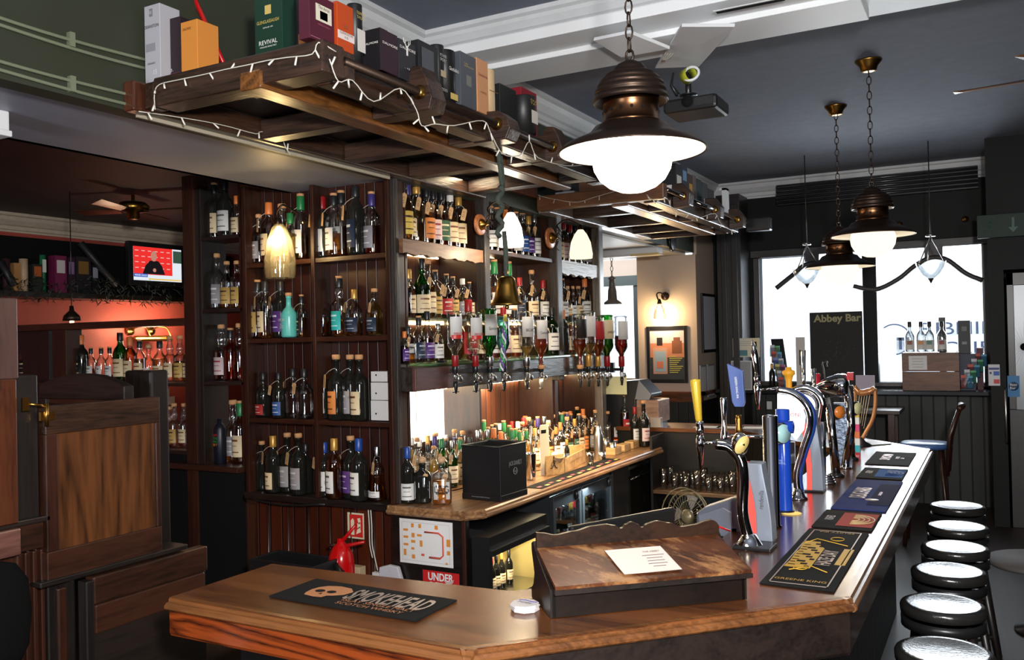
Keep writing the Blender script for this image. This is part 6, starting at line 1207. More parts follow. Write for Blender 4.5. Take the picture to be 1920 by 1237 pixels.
for i, (px, ty, gl_, lab, cap, liq, lvl, nm) in enumerate(spec):
    xx = OX + .0
    pT = AX(px, ty, xx); pB_ = AX(px, 688, xx); h = pT.z - pB_.z; y = pT.y
    b = bottle((0, 0, 0), h, st='std' if i not in (3,) else 'squat', glass=gl_, liq=liq, lvl=0, lab=lab, cap=cap, rot=0, wd=1.05 if i not in (3,) else .8, band=False)
    # upside down: turn about the local X axis, keep the label towards the aisle
    b.matrix_world = Matrix.Translation((xx, y, pB_.z + h)) @ Matrix.Rotation(rx, 4, 'Z') @ Matrix.Rotation(math.radians(180), 4, 'Y') @ Matrix.Diagonal((b.scale.x, b.scale.y, b.scale.z, 1))
    Hh = PROF['squat' if i == 3 else 'std'][-1][1]; pr = PROF['squat' if i == 3 else 'std']
    z0 = Hh * (1 - lvl * .95) if lvl < .95 else .01; z0 = max(.01, Hh * (1 - lvl))
    prl = [(0, z0), (pr[3][0] - .004 if z0 < pr[3][1] else .03, z0)] + [(r_ - .0035, z_) for r_, z_ in pr if z_ > z0 + .003]
    if liq != 'clear' or gl_ != 'clear': attach('liquid', MB().lathe(prl, n=14).mesh('liquid'), LIQ[liq], b)
    tag(b, 'upturned ' + {'clear': liq if liq != 'clear' else 'clear', 'green': 'green', 'teal': 'teal'}[gl_] + ' spirit bottle with ' + nm + ', ' + ORD[i] + ' on the optic rail', 'bottle', 'upturned bottles on the optic rail')
    if i in words_: text(words_[i], .055, .016, (0, -.0405 - .0006, .12 if i < 2 else .1), (-1, 0, 0), (0, 0, -1), red if i < 2 else black, local(b))
    if i < 2:
        attach('red_band', MB().lathe([(.0395, .125), (.0395, .145)], n=8, a0=math.radians(-145), a1=math.radians(-35)).mesh('red_band'), pbr('band_red_strong', H(200, 50, 40), .4), b)
    o = op if i == 0 else dup(op); o.location = (xx, y, pB_.z + .012); o.rotation_euler = (0, 0, 0)
    tag(o, 'black optic measure below the ' + ORD[i] + ' upturned bottle on the rail', 'optic dispenser', 'optic dispensers on the rail')
o = thing('sherbet_tube', 'clear tube of purple and green twisted straws hanging among the optics', 'straw tube', AX(947, 700, -2.8)); y = AX(947, 700, -2.8).y; a = AX(947, 602, -2.8); b = AX(940, 695, -2.8)
for k, cc in enumerate(((120, 80, 170), (60, 170, 90), (230, 230, 230))):
    MB().tube([a.lerp(b, j / 30) + V((.012 * math.cos(j * .7 + k * 2.1), .012 * math.sin(j * .7 + k * 2.1), 0)) for j in range(31)], .006, 6).build('twisted_straw', pbr('straw%d' % k, H(*cc), .4), o)
MB().cyl(a + V((0, 0, .0)), a + V((0, 0, .045)), .016, .01).build('yellow_cap', pbr('yellow_cap', H(220, 210, 90), .4), o)
# ---------------- brass bell on its rope
bl_ = AZ(950, 350, 2.6); xb = -2.2
bt = AX(948, 520, xb); bb = AX(950, 571, xb); r = 33 * depth(bb) / FPX; hB = bt.z - bb.z
t = thing('brass_bell', 'brass hand bell hanging on a knotted dark rope from the overhead beams', 'bell', bb)
MB().lathe([(r, 0), (r * 1.0, .004), (r * .84, hB * .1), (r * .68, hB * .35), (r * .58, hB * .7), (r * .5, hB * .95), (r * .3, hB * 1.04), (0, hB * 1.06)], (bb.x, bb.y, bb.z), 28, cap=False).build('bell_body', brass, t)
MB().lathe([(r * .96, .002), (r * .8, hB * .1), (r * .64, hB * .35), (r * .5, hB * .9), (0, hB)], (bb.x, bb.y, bb.z), 24, cap=False).build('bell_inside', darkbrass, t)
MB().tube([(bb.x, bb.y, bb.z + hB * .8), (bb.x, bb.y, bb.z - .01)], .004, 6).sphere((bb.x, bb.y, bb.z - .012), .012, 8).build('clapper', brass, t)
rp = pbr('dark_rope', H(66, 74, 66), .9, bump=.8, bs=120); top = AX(936, 292, xb)
MB().tube([(bb.x, bb.y, bb.z + hB * 1.02), (bb.x - .0, bb.y, bb.z + hB + .14), (bb.x - .002, bb.y - .01, bb.z + hB + .24)], [.012, .014, .012], 8).build('rope', rp, t)
MB().tube([AX(937 + 5 * math.sin(j * 1.25), 350 + j * 6.2, xb) for j in range(16)], .014, 8).build('rope_knots', rp, t); MB().tube([AX(941, 352, xb), AX(938, 320, xb), AX(935, 292, xb), AX(934, 285, xb)], [.013, .013, .013, .012], 8).tube([AX(944, 350, xb), AX(942, 320, xb), AX(939, 292, xb)], .009, 8).build('rope', rp, t)
MB().tube([bb + V((0, 0, hB)), bb + V((.012, 0, hB + .03)), bb + V((0, 0, hB + .06)), bb + V((-.012, 0, hB + .03))], .006, 6, True).build('loop', brass, t)
# ---------------- wall lamps on the back bar
shade = glow('lit_opal_shade', (1, .92, .78), 5.5)
def walllamp(py, pz_, label, px_sh, plate_px, plate_py, sh_px, sh_py0, sh_py1, wpx, strg):
    xw = BX + .05; pl_ = AX(plate_px, plate_py, xw); t = thing('wall_lamp', label, 'wall lamp', pl_, 'curled brass wall lamps on the back bar')
    rr = 20 * depth(pl_) / FPX
    MB().lathe([(rr, 0), (rr, .012), (rr * .9, .018), (0, .018)], pl_, 24, (1, 0, 0)).build('wooden_rose', wood('lamp_rose_wood', H(120, 66, 34), H(180, 112, 66), 2, .35), t)
    MB().lathe([(rr * .55, 0), (rr * .5, .016), (rr * .25, .03), (.01, .05)], pl_ + V((.018, 0, 0)), 20, (1, 0, 0)).build('brass_cup', brass, t)
    xo = xw + .2; sh = AX(sh_px, sh_py0, xo); sb = AX(sh_px, sh_py1, xo); R_ = wpx * depth(sh) / FPX / 2; hS = sh.z - sb.z
    sh = V((sh.x, pl_.y + (sh.y - pl_.y) * 1.0, sh.z))
    c0_ = pl_ + V((.05, 0, 0))
    MB().tube(curve([c0_, c0_ + V((.04, -.01, .05)), V((pl_.x + .07, pl_.y, sh.z + .03)), V(((pl_.x + sh.x) / 2 + .02, (pl_.y + sh.y) / 2, sh.z + .075)), sh + V((-.01, 0, .035)), sh], 30), .006, 8).build('arm', darkbrass, t)
    for k in range(3): MB().tube([c0_ + V((.02 + .03 * math.cos(a_) * (1 - a_ / 9), .01 * (k - 1), (.03 * (k - 1)) + .035 * math.sin(a_) * (1 - a_ / 9))) for a_ in [j * .5 for j in range(14)]], .003, 6).build('scroll', darkbrass, t)
    MB().tube(curve([c0_, c0_ + V((.015, .01, -.04)), c0_ + V((.0, .015, -.075)), c0_ + V((.02, .02, -.1))], 15), .004, 6).build('scroll', darkbrass, t)
    MB().lathe([(.02, -.01), (.022, .0), (.012, .03), (.006, .04)], sh, 14).build('shade_cap', darkbrass, t)
    MB().lathe([(.02, 0), (R_ * .55, -hS * .18), (R_ * .85, -hS * .45), (R_ * 1.0, -hS * .85), (R_ * .96, -hS), (R_ * .93, -hS), (R_ * .8, -hS * .45), (.015, -.01)], sh, 24, cap=False).build('glass_shade', strg, t)
    return sh, hS
s1, h1 = walllamp(0, 0, 'left curled brass wall lamp with lit white glass shade', 0, 898, 421, 957, 398, 462, 47, shade)
point('wall_lamp_bulb', s1 + V((0, 0, -h1 - .03)), 7, (1, .78, .5), .03)
s2, h2 = walllamp(0, 0, 'right curled brass wall lamp with cream glass shade', 0, 1030, 446, 1088, 430, 484, 44, glow('cream_opal_shade', (1, .88, .62), 1.15))
# glass jar lamp in front of the display shelving
yl_ = 3.95; top = AY(533, 392, yl_); t = thing('bell_jar_lamp', 'clear glass bell-shaped lamp with glowing bulb before the display shelving', 'lamp', top); b0 = AY(525, 521, yl_); s0 = AY(524, 420, yl_); R_ = 29 * depth(b0) / FPX; hh_ = s0.z - b0.z
MB().lathe([(R_ * .92, 0), (R_, hh_ * .1), (R_ * 1.0, hh_ * .35), (R_ * .78, hh_ * .7), (R_ * .5, hh_ * .92), (R_ * .28, hh_), (R_ * .26, hh_), (R_ * .74, hh_ * .7), (R_ * .96, hh_ * .35), (R_ * .88, 0)], (b0.x, yl_, b0.z), 28, cap=False).build('glass_shade', clear('glowing_glass_shade', (.98, .95, .86), .12, .08, (1, .9, .6)), t)
MB().cyl((b0.x - .01, yl_, s0.z - .015), (b0.x - .01, yl_, s0.z + .04), .014).build('lamp_holder', darkbrass, t)
MB().tube(curve([(b0.x - .01, yl_, s0.z + .03), AY(519, 398, yl_), AY(528, 384, yl_), AY(540, 388, yl_ + .06), AY(556, 398, yl_ + .15), V((AY(556, 398, UY).x + .01, UY - .015, AY(556, 398, UY).z))], 30), .007, 8).build('arm', darkbrass, t)
bc_ = V((b0.x - .005, yl_, s0.z - .05)); MB().lathe([(.008, .04), (.02, .02), (.034, -.01), (.032, -.04), (.014, -.062), (0, -.065)], bc_, 16).build('bulb', glow('bulb_glow', (1, .8, .48), 40), t)
point('jar_lamp_bulb', bc_ + V((.0, -.03, -.06)), 14, (1, .72, .38), .03)
# wooden plaque
c = AX(943, 345, BX - .25); t = thing('round_wooden_plaque', 'round pale wooden plaque on the boards above the left wall lamp', 'plaque', c); R_ = 20 * depth(c) / FPX
MB().lathe([(R_, 0), (R_, .015), (R_ * .9, .02), (0, .02)], c, 28, (1, 0, 0)).build('disc', palew, t); MB().lathe([(R_ * .5, .02), (R_ * .5, .024), (R_ * .4, .024)], c, 24, (1, 0, 0)).build('inner_ring', wood('plaque_ring', H(150, 110, 66), H(190, 150, 100), 0), t)
# ================================================ overhead gantry of rough beams
G0, G1 = 2.86, 2.965
def beam(par, a, b, m, nm='beam', bev=.008): return MB().box(a, b).build(nm, m, par, bev)
g = thing('overhead_gantry', 'rough dark beam gantry carrying whisky boxes above the near back bar', 'gantry', (-2.5, 3.7, G0))
beam(g, (-2.90, 2.38, 2.85), (-2.03, 2.50, 2.965), oldx, 'cross_beam')
beam(g, (-2.96, 2.385, 2.85), (-2.90, 2.46, 2.955), oldy, 'end_block'); beam(g, (WX, 2.34, 2.84), (-2.965, 2.42, 2.96), redpost, 'wall_plate')
beam(g, (WX, 2.42, 2.845), (-2.96, 5.1, 2.95), oldy, 'wall_rail'); MB().box((WX, 2.4, 2.83), (WX + .012, 4.1, 2.845)).build('pale_edge_strip', pbr('pale_strip', H(170, 160, 140), .5), g)
beam(g, (-2.425, 2.372, 2.835), (-2.315, 5.06, 2.905), wood('scorched_beam', H(34, 20, 10), H(128, 80, 38), 1, .3, 10, 4, .35, .4), 'centre_beam')
beam(g, (-2.17, 2.5, 2.845), (-2.08, 5.06, 2.955), oldy, 'outer_beam')
beam(g, (-2.08, 2.501, 2.855), (-2.03, 2.56, 2.955), oldx, 'corner_block')
for y_ in (3.02, 3.62, 4.2, 4.86): beam(g, (-2.96, y_, 2.85), (-2.425, y_ + .1, 2.94), oldx, 'cross_beam'); beam(g, (-2.315, y_, 2.85), (-2.17, y_ + .1, 2.94), oldx, 'cross_beam')
MB().box((-2.96, 2.5, 2.95), (-2.1, 5.05, 2.966)).build('top_board', blackw, g)
for i, (y_, sh) in enumerate(((2.98, 0), (3.62, 1), (4.22, 0), (4.95, 1))):
    z0 = 2.84; pr = [(-2.17, z0), (-1.99, z0), (-1.975, z0 + .05), (-2.0, z0 + .13), (-2.03, z0 + .185), (-2.07, z0 + .19), (-2.10, z0 + .15), (-2.17, z0 + .12)] if not sh else [(-2.17, z0), (-1.99, z0), (-1.965, z0 + .05), (-1.98, z0 + .1), (-2.03, z0 + .14), (-2.1, z0 + .145), (-2.17, z0 + .12)]
    MB().prism([(x, y_, z) for x, z in pr], (0, .11, 0)).build('bracket', oldx, g, .006)
    MB().lathe([(.03, 0), (.03, .004), (.02, .012), (.018, .016)], (-2.035, y_ - .002, 2.915), 18, (0, -1, 0)).build('brass_collar', brass, g)
MB().cyl((-2.035, 2.5, 2.915), (-2.035, 5.1, 2.915), .017).build('brass_pole', darkbrass, g)
# farther gantry
h = thing('far_gantry', 'farther section of the beam gantry beyond the near hanging lamp', 'gantry', (-2.5, 7, G0))
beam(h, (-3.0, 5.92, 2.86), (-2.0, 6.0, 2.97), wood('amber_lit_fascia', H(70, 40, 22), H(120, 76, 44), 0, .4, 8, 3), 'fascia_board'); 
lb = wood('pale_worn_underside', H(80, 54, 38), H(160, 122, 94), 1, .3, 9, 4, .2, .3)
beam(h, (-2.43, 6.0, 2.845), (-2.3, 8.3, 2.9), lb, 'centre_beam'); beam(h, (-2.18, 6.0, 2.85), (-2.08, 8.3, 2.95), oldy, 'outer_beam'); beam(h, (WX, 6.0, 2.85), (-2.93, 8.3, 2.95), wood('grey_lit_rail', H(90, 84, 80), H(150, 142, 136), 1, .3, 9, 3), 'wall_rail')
for y_ in (6.42, 7.15, 7.75, 8.25): beam(h, (-2.93, y_, 2.85), (-2.43, y_ + .07, 2.95), oldx, 'cross_beam'); beam(h, (-2.3, y_, 2.85), (-2.18, y_ + .07, 2.95), oldx, 'cross_beam')
MB().box((-2.93, 6.0, 2.95), (-2.08, 8.3, 2.965)).build('top_board', blackw, h)
MB().cyl((-2.0, 6.0, 2.93), (-2.0, 8.35, 2.93), .017).build('brass_pole', chrome, h)
for y_ in (6.35, 7.2, 7.95):
    MB().prism([(x, y_, z) for x, z in ((-2.08, 2.85), (-1.95, 2.86), (-1.94, 2.95), (-2.0, 3.03), (-2.08, 3.03))], (0, .1, 0)).build('bracket', oldx, h, .006); MB().lathe([(.03, 0), (.03, .004), (.02, .012)], (-2.0, y_ - .002, 2.93), 16, (0, -1, 0)).build('brass_collar', brass, h)
MB().box((-2.0, 8.25, 2.85), (-1.78, 8.36, 2.97)).build('end_block', black, h, .01)
q = AY(1360, 355, 8.3); MB().box((q.x - .035, 8.2, q.z - .02), (q.x + .03, 8.3, q.z)).build('white_bracket_top', white, h); MB().box((q.x - .01, 8.2, 2.87), (q.x + .03, 8.3, q.z)).build('white_bracket', white, h)
# upper pelmet boards over the back bar's third bay, facing the aisle
MB().box((-3.02, 5.1, 2.955), (-2.98, 5.9, 3.1)).build('reddish_board', wood('reddish_board_wood', H(90, 44, 24), H(150, 84, 50), 2, .4), None, .004, label='short reddish board fixed on the wall between the two gantries', cat='board')
# dark brace lines from ceiling
for i, (p0, p1, mm) in enumerate((((350, -20), (450, 95), red), ((1012, 235), (1062, 290), black))):
    a = AY(*p0, 2.75) if i == 0 else AX(*p0, -2.9); b = AY(*p1, 2.85) if i == 0 else AX(*p1, -2.3)
    if i == 0: b.z = 2.97; a = V((b.x - .38, b.y - .1, b.z + .55)); a = AY(352, -30, 2.7)
    else: b = V((-2.4, b.y, 2.97)); a = V((-3.03, b.y, 3.45))
    MB().tube([a, b], .011, 8).build('support_rod', mm, None, label=('worn red support rod slanting down to the near gantry' if i == 0 else 'thin dark support rod slanting to the gantry near the hanging lamp'), cat='rod')
# ---------------- fairy lights
def fairy(name, label, pts, bulbs, par=None):
    t = thing(name, label, 'string lights', pts[0]); MB().tube(pts, .0023, 5).build('wire', cable, t)
    bmt = pbr('fairy_bulb', H(226, 220, 208), .3)
    for i in range(1, len(pts) - 1, bulbs):
        p = pts[i]; d = V((random.uniform(-.6, .6), random.uniform(-.6, .6), random.choice([-1, -1, 1, -.6]))).normalized(); MB().cyl(p, p + d * .032, .0035, .004, 6).build('bulb', bmt, t)
yq = 2.372
front_ = [AY(*k, yq) for k in ((290, 205), (289, 175), (298, 158), (330, 150), (378, 140), (420, 130), (460, 122), (500, 113), (540, 107), (585, 101))] + [V((-2.045, 2.376, 2.95)), V((-2.02, 2.44, 2.93))]
fairy('fairy_lights', 'white fairy light string draped along the near end of the gantry', curve(front_, 33), 3)
side = []
xs_ = -1.985; kp = ((617, 110), (634, 152), (660, 150), (700, 190), (750, 165), (780, 205), (790, 235), (815, 232), (850, 235), (905, 226), (920, 250), (942, 288), (975, 290), (992, 265), (1008, 295), (1060, 310), (1105, 308))
side = curve([AX(*k, xs_ + .0) for k in kp], 64); fairy('fairy_lights', 'white fairy light string looping over the gantry brackets', side, 3)
low = curve([AX(*k, -2.975) for k in ((250, 208), (300, 215), (345, 222), (390, 230), (425, 238), (470, 250), (480, 246), (515, 252), (526, 275), (536, 290))], 27); fairy('fairy_lights', 'white fairy light string hanging below the wall rail of the gantry', [p + V((.03, 0, -.005)) for p in low], 4)
fl = curve([AY(*k, 5.9) for k in ((985, 352), (1010, 366), (1045, 374), (1080, 378), (1115, 368), (1150, 358))], 25); fl = [p + V((0, .016, 0)) for p in fl]; fairy('fairy_lights', 'white fairy light string across the fascia board under the hanging lamp', fl, 4)
fl = curve([AX(*k, -1.952) for k in ((1212, 365), (1225, 375), (1250, 372), (1262, 395), (1290, 402), (1310, 408), (1340, 400), (1352, 420), (1378, 436))], 32); fairy('fairy_lights', 'tangled white fairy light string along the far gantry edge', fl, 3)
# ---------------- whisky cartons and tubes on the gantry
def carton(label, fx, px0, px1, pyt, col_, txt=(), base=2.968, face='x', dpt=.1, x=-2.075, tube_=False, topc=None, rotz=0, nm='whisky_carton', zt=None):
    """a carton whose printed face spans px0..px1; face 'x' looks over the aisle, face 'y' looks at the camera"""
    m = pbr('card_%d_%d_%d' % col_, H(*col_), .45)
    if face == 'x':
        a = AX(px0, 100, x); b = AX(px1, 100, x); z1 = zt or AX((px0 + px1) / 2, pyt, x).z; w_ = b.y - a.y; t = thing(nm, label, 'whisky box' if not tube_ else 'whisky tube', (x, a.y, base), 'whisky boxes on the gantry')
        if tube_: MB().lathe([(w_ / 2, 0), (w_ / 2, z1 - base - .004), (w_ / 2 * .98, z1 - base), (0, z1 - base)], (x - w_ / 2, a.y + w_ / 2, base), 24).build('tube', m, t); fx_ = x + .001
        else: MB().box((x - dpt, a.y, base), (x, b.y - .002, z1)).build('carton', m, t, .002)
        o = lambda f, g_: V((x + .0008, a.y + w_ * f, base + (z1 - base) * g_)); u_ = V((0, 1, 0)); H_ = z1 - base
    else:
        a = AY(px0, 100, x); b = AY(px1, 100, x); z1 = zt or AY((px0 + px1) / 2, pyt, x).z; w_ = b.x - a.x; t = thing(nm, label, 'whisky box' if not tube_ else 'whisky tube', (a.x, x, base), 'whisky boxes on the gantry')
        MB().box((a.x, x, base), (b.x, x + dpt, z1)).build('carton', m, t, .002); o = lambda f, g_: V((a.x + w_ * f, x - .0008, base + (z1 - base) * g_)); u_ = V((1, 0, 0)); H_ = z1 - base
    for item in txt:
        if item[0] == 'T': _, s, f, g_, ww, hh_, cc = item; text(s, w_ * ww, H_ * hh_, o(f, g_), u_, Z, pbr('ink_%d_%d_%d' % cc, H(*cc), .45), t, lift=.0025)
        else: _, f, g_, ww, hh_, cc = item; sheet(o(f, g_), u_, Z, w_ * ww, H_ * hh_, .0012).build('printed_panel', pbr('ink_%d_%d_%d' % cc, H(*cc), .45), t)
    return t
W_ = (225, 222, 218); BK = (26, 24, 26); GD = (196, 170, 96)
carton('tall pale grey whisky carton at the left end of the gantry', 0, 271, 300, 8, (172, 170, 176), [('T', 'DEANSTON', .5, .72, .9, .04, BK), ('T', '15', .7, .12, .2, .06, W_), ('T', 'ORGANIC', .45, .24, .5, .025, BK), ('P', .45, .9, .2, .1, (120, 118, 124)), ('P', .4, .45, .6, .1, (140, 138, 146)), ('T', '15', .45, .9, .12, .04, W_)], face='y', x=2.42, dpt=.1, base=2.966)
carton('dark plum whisky carton between the pale grey and orange cartons', 0, 302, 338, 34, (34, 18, 26), [('T', '-17-', .5, .18, .25, .05, W_), ('P', .5, .12, .98, .04, (70, 24, 50))], face='y', x=2.47, dpt=.1)
carton('plain orange whisky carton third from the left on the gantry', 0, 339, 370, 38, (206, 132, 56), [('T', 'CRAIG.MHOR', .4, .86, .5, .045, (90, 50, 24)), ('T', 'Malt', .6, .08, .25, .025, (90, 50, 24))], face='y', x=2.46, dpt=.11)
carton('dark green whisky carton with gold emblem and white REVIVAL lettering', 0, 478, 530, -8, (16, 50, 36), [('T', 'GLENGLASSAUGH', .5, .66, .8, .045, GD), ('T', 'REVIVAL', .5, .38, .66, .06, W_), ('P', .5, .82, .22, .12, GD), ('T', 'HIGHLAND SINGLE MALT', .5, .32, .6, .02, W_), ('T', 'DISTILLED 1875', .5, .58, .35, .018, W_)], face='y', x=2.56, dpt=.1)
carton('black whisky tube with orange panel beside the green carton', 0, 556, 577, -20, (24, 22, 24), [('P', .6, .22, .8, .3, (200, 120, 60))], face='y', x=2.53, dpt=.09)
carton('burgundy whisky carton with cream label at the gantry corner', 0, 581, 628, -6, (74, 24, 40), [('P', .55, .62, .62, .36, (206, 200, 180)), ('T', 'The Arran', .55, .74, .45, .07, BK), ('P', .55, .58, .3, .18, (60, 56, 60)), ('T', 'SINGLE MALT', .55, .36, .5, .03, (180, 90, 110)), ('P', .5, .985, .94, .008, (190, 120, 140)), ('P', .5, .05, .94, .008, (190, 120, 140))], x=-2.07, dpt=.05)
carton('bright orange whisky carton with white label band', 0, 633, 664, 9, (176, 66, 22), [('P', .5, .31, .98, .17, (214, 200, 196)), ('T', 'GLENKINCHIE', .5, .36, .8, .05, (80, 50, 40)), ('T', '10', .5, .28, .2, .05, (60, 50, 50)), ('P', .5, .52, .25, .08, (150, 70, 40))], x=-2.06)
carton('dark whisky tube with white round label behind the orange carton', 0, 668, 686, 8, (22, 22, 24), [('P', .5, .4, .8, .36, (200, 196, 190)), ('T', 'DUNCAN\nTAYLOR', .5, .8, .9, .12, GD)], x=-2.12, tube_=True)
carton('black whisky box facing the camera, first of three matching boxes', 0, 679, 713, 54, (26, 22, 26), [('T', 'DALMORE', .5, .66, .8, .05, W_)], face='y', x=AX(713, 100, -2.085).y + .001, dpt=.05)
carton('plum whisky box, second of three matching boxes', 0, 714, 746, 60, (44, 24, 34), [('T', 'DALMORE', .5, .68, .85, .06, W_)], x=-2.085)
carton('charcoal whisky box with white stag emblem, third of three matching boxes', 0, 747, 779, 78, (36, 36, 40), [('T', 'DALMORE', .5, .8, .9, .07, W_), ('T', '- 15 -', .5, .3, .4, .04, W_)], x=-2.085)
tq = [o for o in col.objects if o.get('label', '').startswith('charcoal whisky box')][0]
ya = AX(763, 120, -2.084); mb = MB(); P_ = lambda y_, z_: (-2.0835, ya.y + y_, 3.105 + z_)
mb.tube([P_(0, -.025), P_(0, -.005), P_(-.012, .012), P_(-.022, .018), P_(-.024, .034)], .002, 4); mb.tube([P_(0, -.005), P_(.012, .012), P_(.022, .018), P_(.024, .034)], .002, 4); mb.tube([P_(-.012, .012), P_(-.012, .028)], .0016, 4).tube([P_(.012, .012), P_(.012, .028)], .0016, 4).box(P_(-.005, -.035), (-2.082, ya.y + .005, 3.11)); mb.build('stag_emblem', pbr('ink_225_222_218', H(225, 222, 218), .45), tq)
carton('black windowed whisky box with small white label', 0, 784, 821, 82, (24, 25, 28), [('P', .45, .62, .6, .5, (70, 72, 78)), ('P', .5, .08, .66, .07, (210, 210, 210)), ('T', 'AGED 21 YEARS', .5, .17, .5, .03, W_)], x=-2.085)
carton('black tube printed with a pale skull and whisky lettering', 0, 822, 837, 84, (28, 28, 28), [('T', 'POWER\nSMOKY', .5, .75, .8, .14, (180, 180, 176)), ('P', .5, .45, .6, .12, (170, 150, 120)), ('T', 'ADDED', .5, .15, .9, .05, (170, 170, 170))], x=-2.1, tube_=True)
carton('glossy black whisky tube with gold band at its foot', 0, 838, 860, 94, (18, 18, 20), [('P', .5, .1, .6, .12, GD), ('T', 'Glenfiddich', .5, .62, .8, .07, W_)], x=-2.1, tube_=True)
carton('slate grey whisky carton with small gold lettering', 0, 862, 892, 102, (74, 78, 86), [('T', 'THE\nGLENLIVET', .5, .78, .6, .07, GD), ('P', .5, .5, .3, .2, (110, 110, 104))], x=-2.095)
carton('light wooden whisky box with red script', 0, 893, 914, 112, (196, 140, 98), [('T', 'Glenfarclas', .5, .7, .8, .05, (120, 40, 30)), ('T', '1992', .5, .38, .5, .04, (110, 60, 40))], x=-2.09)
carton('pale cream whisky tube beside the wooden box', 0, 915, 932, 130, (196, 168, 130), [('P', .5, .55, .9, .01, (120, 90, 60))], x=-2.1, tube_=True)
carton('plain black whisky carton behind the third bracket', 0, 935, 966, 162, (22, 24, 24), [], x=-2.12)
carton('dark blue whisky tube second before the gap', 0, 968, 984, 180, (24, 34, 50), [('T', 'ABERLOUR', .5, .5, .8, .05, W_)], x=-2.13, tube_=True)
carton('black whisky tube with gold lettering at the end of the near gantry', 0, 988, 1010, 178, (26, 26, 26), [('T', 'DUN\nTAY', .5, .8, .7, .14, GD), ('P', .5, .42, .5, .34, (206, 200, 190))], x=-2.07, tube_=True)
carton('box with crimson top behind the gold-lettered tube', 0, 975, 1004, 168, (130, 18, 34), [], x=-2.2)
# far gantry boxes
for i, (a, b, yt, cc, tx, lab) in enumerate(((1254, 1262, 345, W_, [], 'small white-faced whisky carton at the near end of the far gantry'), (1262, 1272, 305, (24, 24, 28), [('P', .5, .5, .8, .3, W_)], 'black carton with white label on the far gantry'), (1272, 1283, 308, (30, 44, 70), [('P', .5, .7, .6, .3, (120, 160, 200)), ('P', .5, .3, .8, .2, W_)], 'dark blue shiny carton on the far gantry'), (1284, 1293, 324, (60, 40, 22), [('P', .5, .5, .6, .3, (210, 160, 60))], 'brown carton with yellow emblem on the far gantry'), (1294, 1299, 326, (100, 90, 84), [], 'thin grey-brown carton on the far gantry'), (1300, 1309, 333, (22, 44, 46), [], 'dark teal carton on the far gantry'), (1310, 1320, 340, (44, 44, 48), [('P', .5, .25, .5, .2, W_)], 'charcoal carton third from the far end of the gantry'), (1321, 1332, 352, (30, 28, 28), [], 'black carton at the far end of the gantry'))):
    carton(lab, 0, a, b, yt, cc, tx, x=-2.1, base=2.967)
# odds between the two gantries
t = thing('coiled_black_cable', 'coil of black cable lying on the boards between the gantries', 'cable', (-2.75, 6.05, 2.97))
for k in range(4): MB().tube([AY(1013 + (20 - k * 3) * math.cos(a_) * .9, 340 + (15 - k * 2) * math.sin(a_), 6.06 + .01 * k) for a_ in [2 * math.pi * j / 20 for j in range(20)]], .007, 6, True).build('cable_loop', black, t)
a = AY(1040, 352, 6.02); MB().box((a.x, 6.02, 2.972), (a.x + .16, 6.2, 3.0)).build('white_router', white, None, .004, label='flat white box on the far gantry under a small grey lamp', cat='box'); MB().lathe([(.03, 0), (.034, .05), (.02, .06), (0, .06)], (a.x + .06, 6.1, 3.001), 14).build('small_grey_speaker', pbr('speaker_grey', H(150, 148, 150), .4), None, label='small grey speaker standing on the flat white box', cat='speaker')
a = AY(1085, 350, 6.03); b = AY(1150, 325, 6.03); MB().box((a.x, 6.03, 2.972), (b.x + .1, 6.12, b.z + .02)).build('cardboard_box', wood('cardboard', H(120, 80, 54), H(150, 104, 74), 0, .7), None, .003, label='brown cardboard box behind the fascia board, near the hanging lamp', cat='box')
a = AY(1150, 385, 6.25); b = AY(1260, 340, 6.25)
# ================================================ hanging lamps
lampin = pbr('white_enamel', H(236, 234, 226), .45)
pl = thing('hanging_lamp', 'x', 'hanging lamp'); ORG[pl.name] = V()
MB().lathe([(.108, .085), (.135, .075), (.155, .05), (.20, .03), (.245, .01), (.267, -.012), (.268, -.018), (.263, -.016)], (0, 0, 0), 48, cap=False).build('metal_shade', darkbrass, pl)
MB().lathe([(.262, -.0155), (.24, .002), (.20, .02), (.155, .04), (.13, .06), (.06, .066)], (0, 0, 0), 48, cap=False).build('shade_lining', lampin, pl)
nk = MB().lathe([(.106, .085), (.106, .092), (.101, .095), (.101, .155), (.103, .158), (.101, .161), (.101, .22)], (0, 0, 0), 36).build('vented_neck', pbr('copper_bronze', H(112, 78, 54), .3, 1), pl)
for k in range(16):
    if k % 8 == 7: continue
    a_ = 2 * math.pi * k / 16; MB().lathe([(.005, .1005), (.006, .103), (.004, .103)], (0, 0, .128), 8, (math.cos(a_), math.sin(a_), 0)).build('vent_hole', blackm, pl, ).parent = nk
MB().lathe([(.10, .182), (.126, .166), (.134, .162), (.136, .176), (.132, .187), (.121, .188), (.130, .195), (.130, .208), (.124, .213), (.115, .213), (.122, .221), (.119, .231), (.105, .233), (.110, .241), (.104, .251), (.09, .253), (.092, .262), (.08, .269), (.06, .271), (.06, .284), (.048, .3), (.02, .315), (0, .316)], (0, 0, 0), 40).build('ribbed_cap', darkbrass, pl)
gmat = glow('lit_opal_globe', (1, .9, .74), 8.0)
MB().lathe([(.095, .06), (.12, .03), (.138, -.005), (.145, -.04), (.138, -.08), (.118, -.115), (.085, -.142), (.045, -.158), (0, -.163)], (0, 0, 0), 36).build('opal_globe', gmat, pl)
MB().tube([(.014 * math.cos(a_), 0, .335 + .02 * math.sin(a_)) for a_ in [k * .63 for k in range(10)]], .005, 6, True).build('hook', darkbrass, pl)
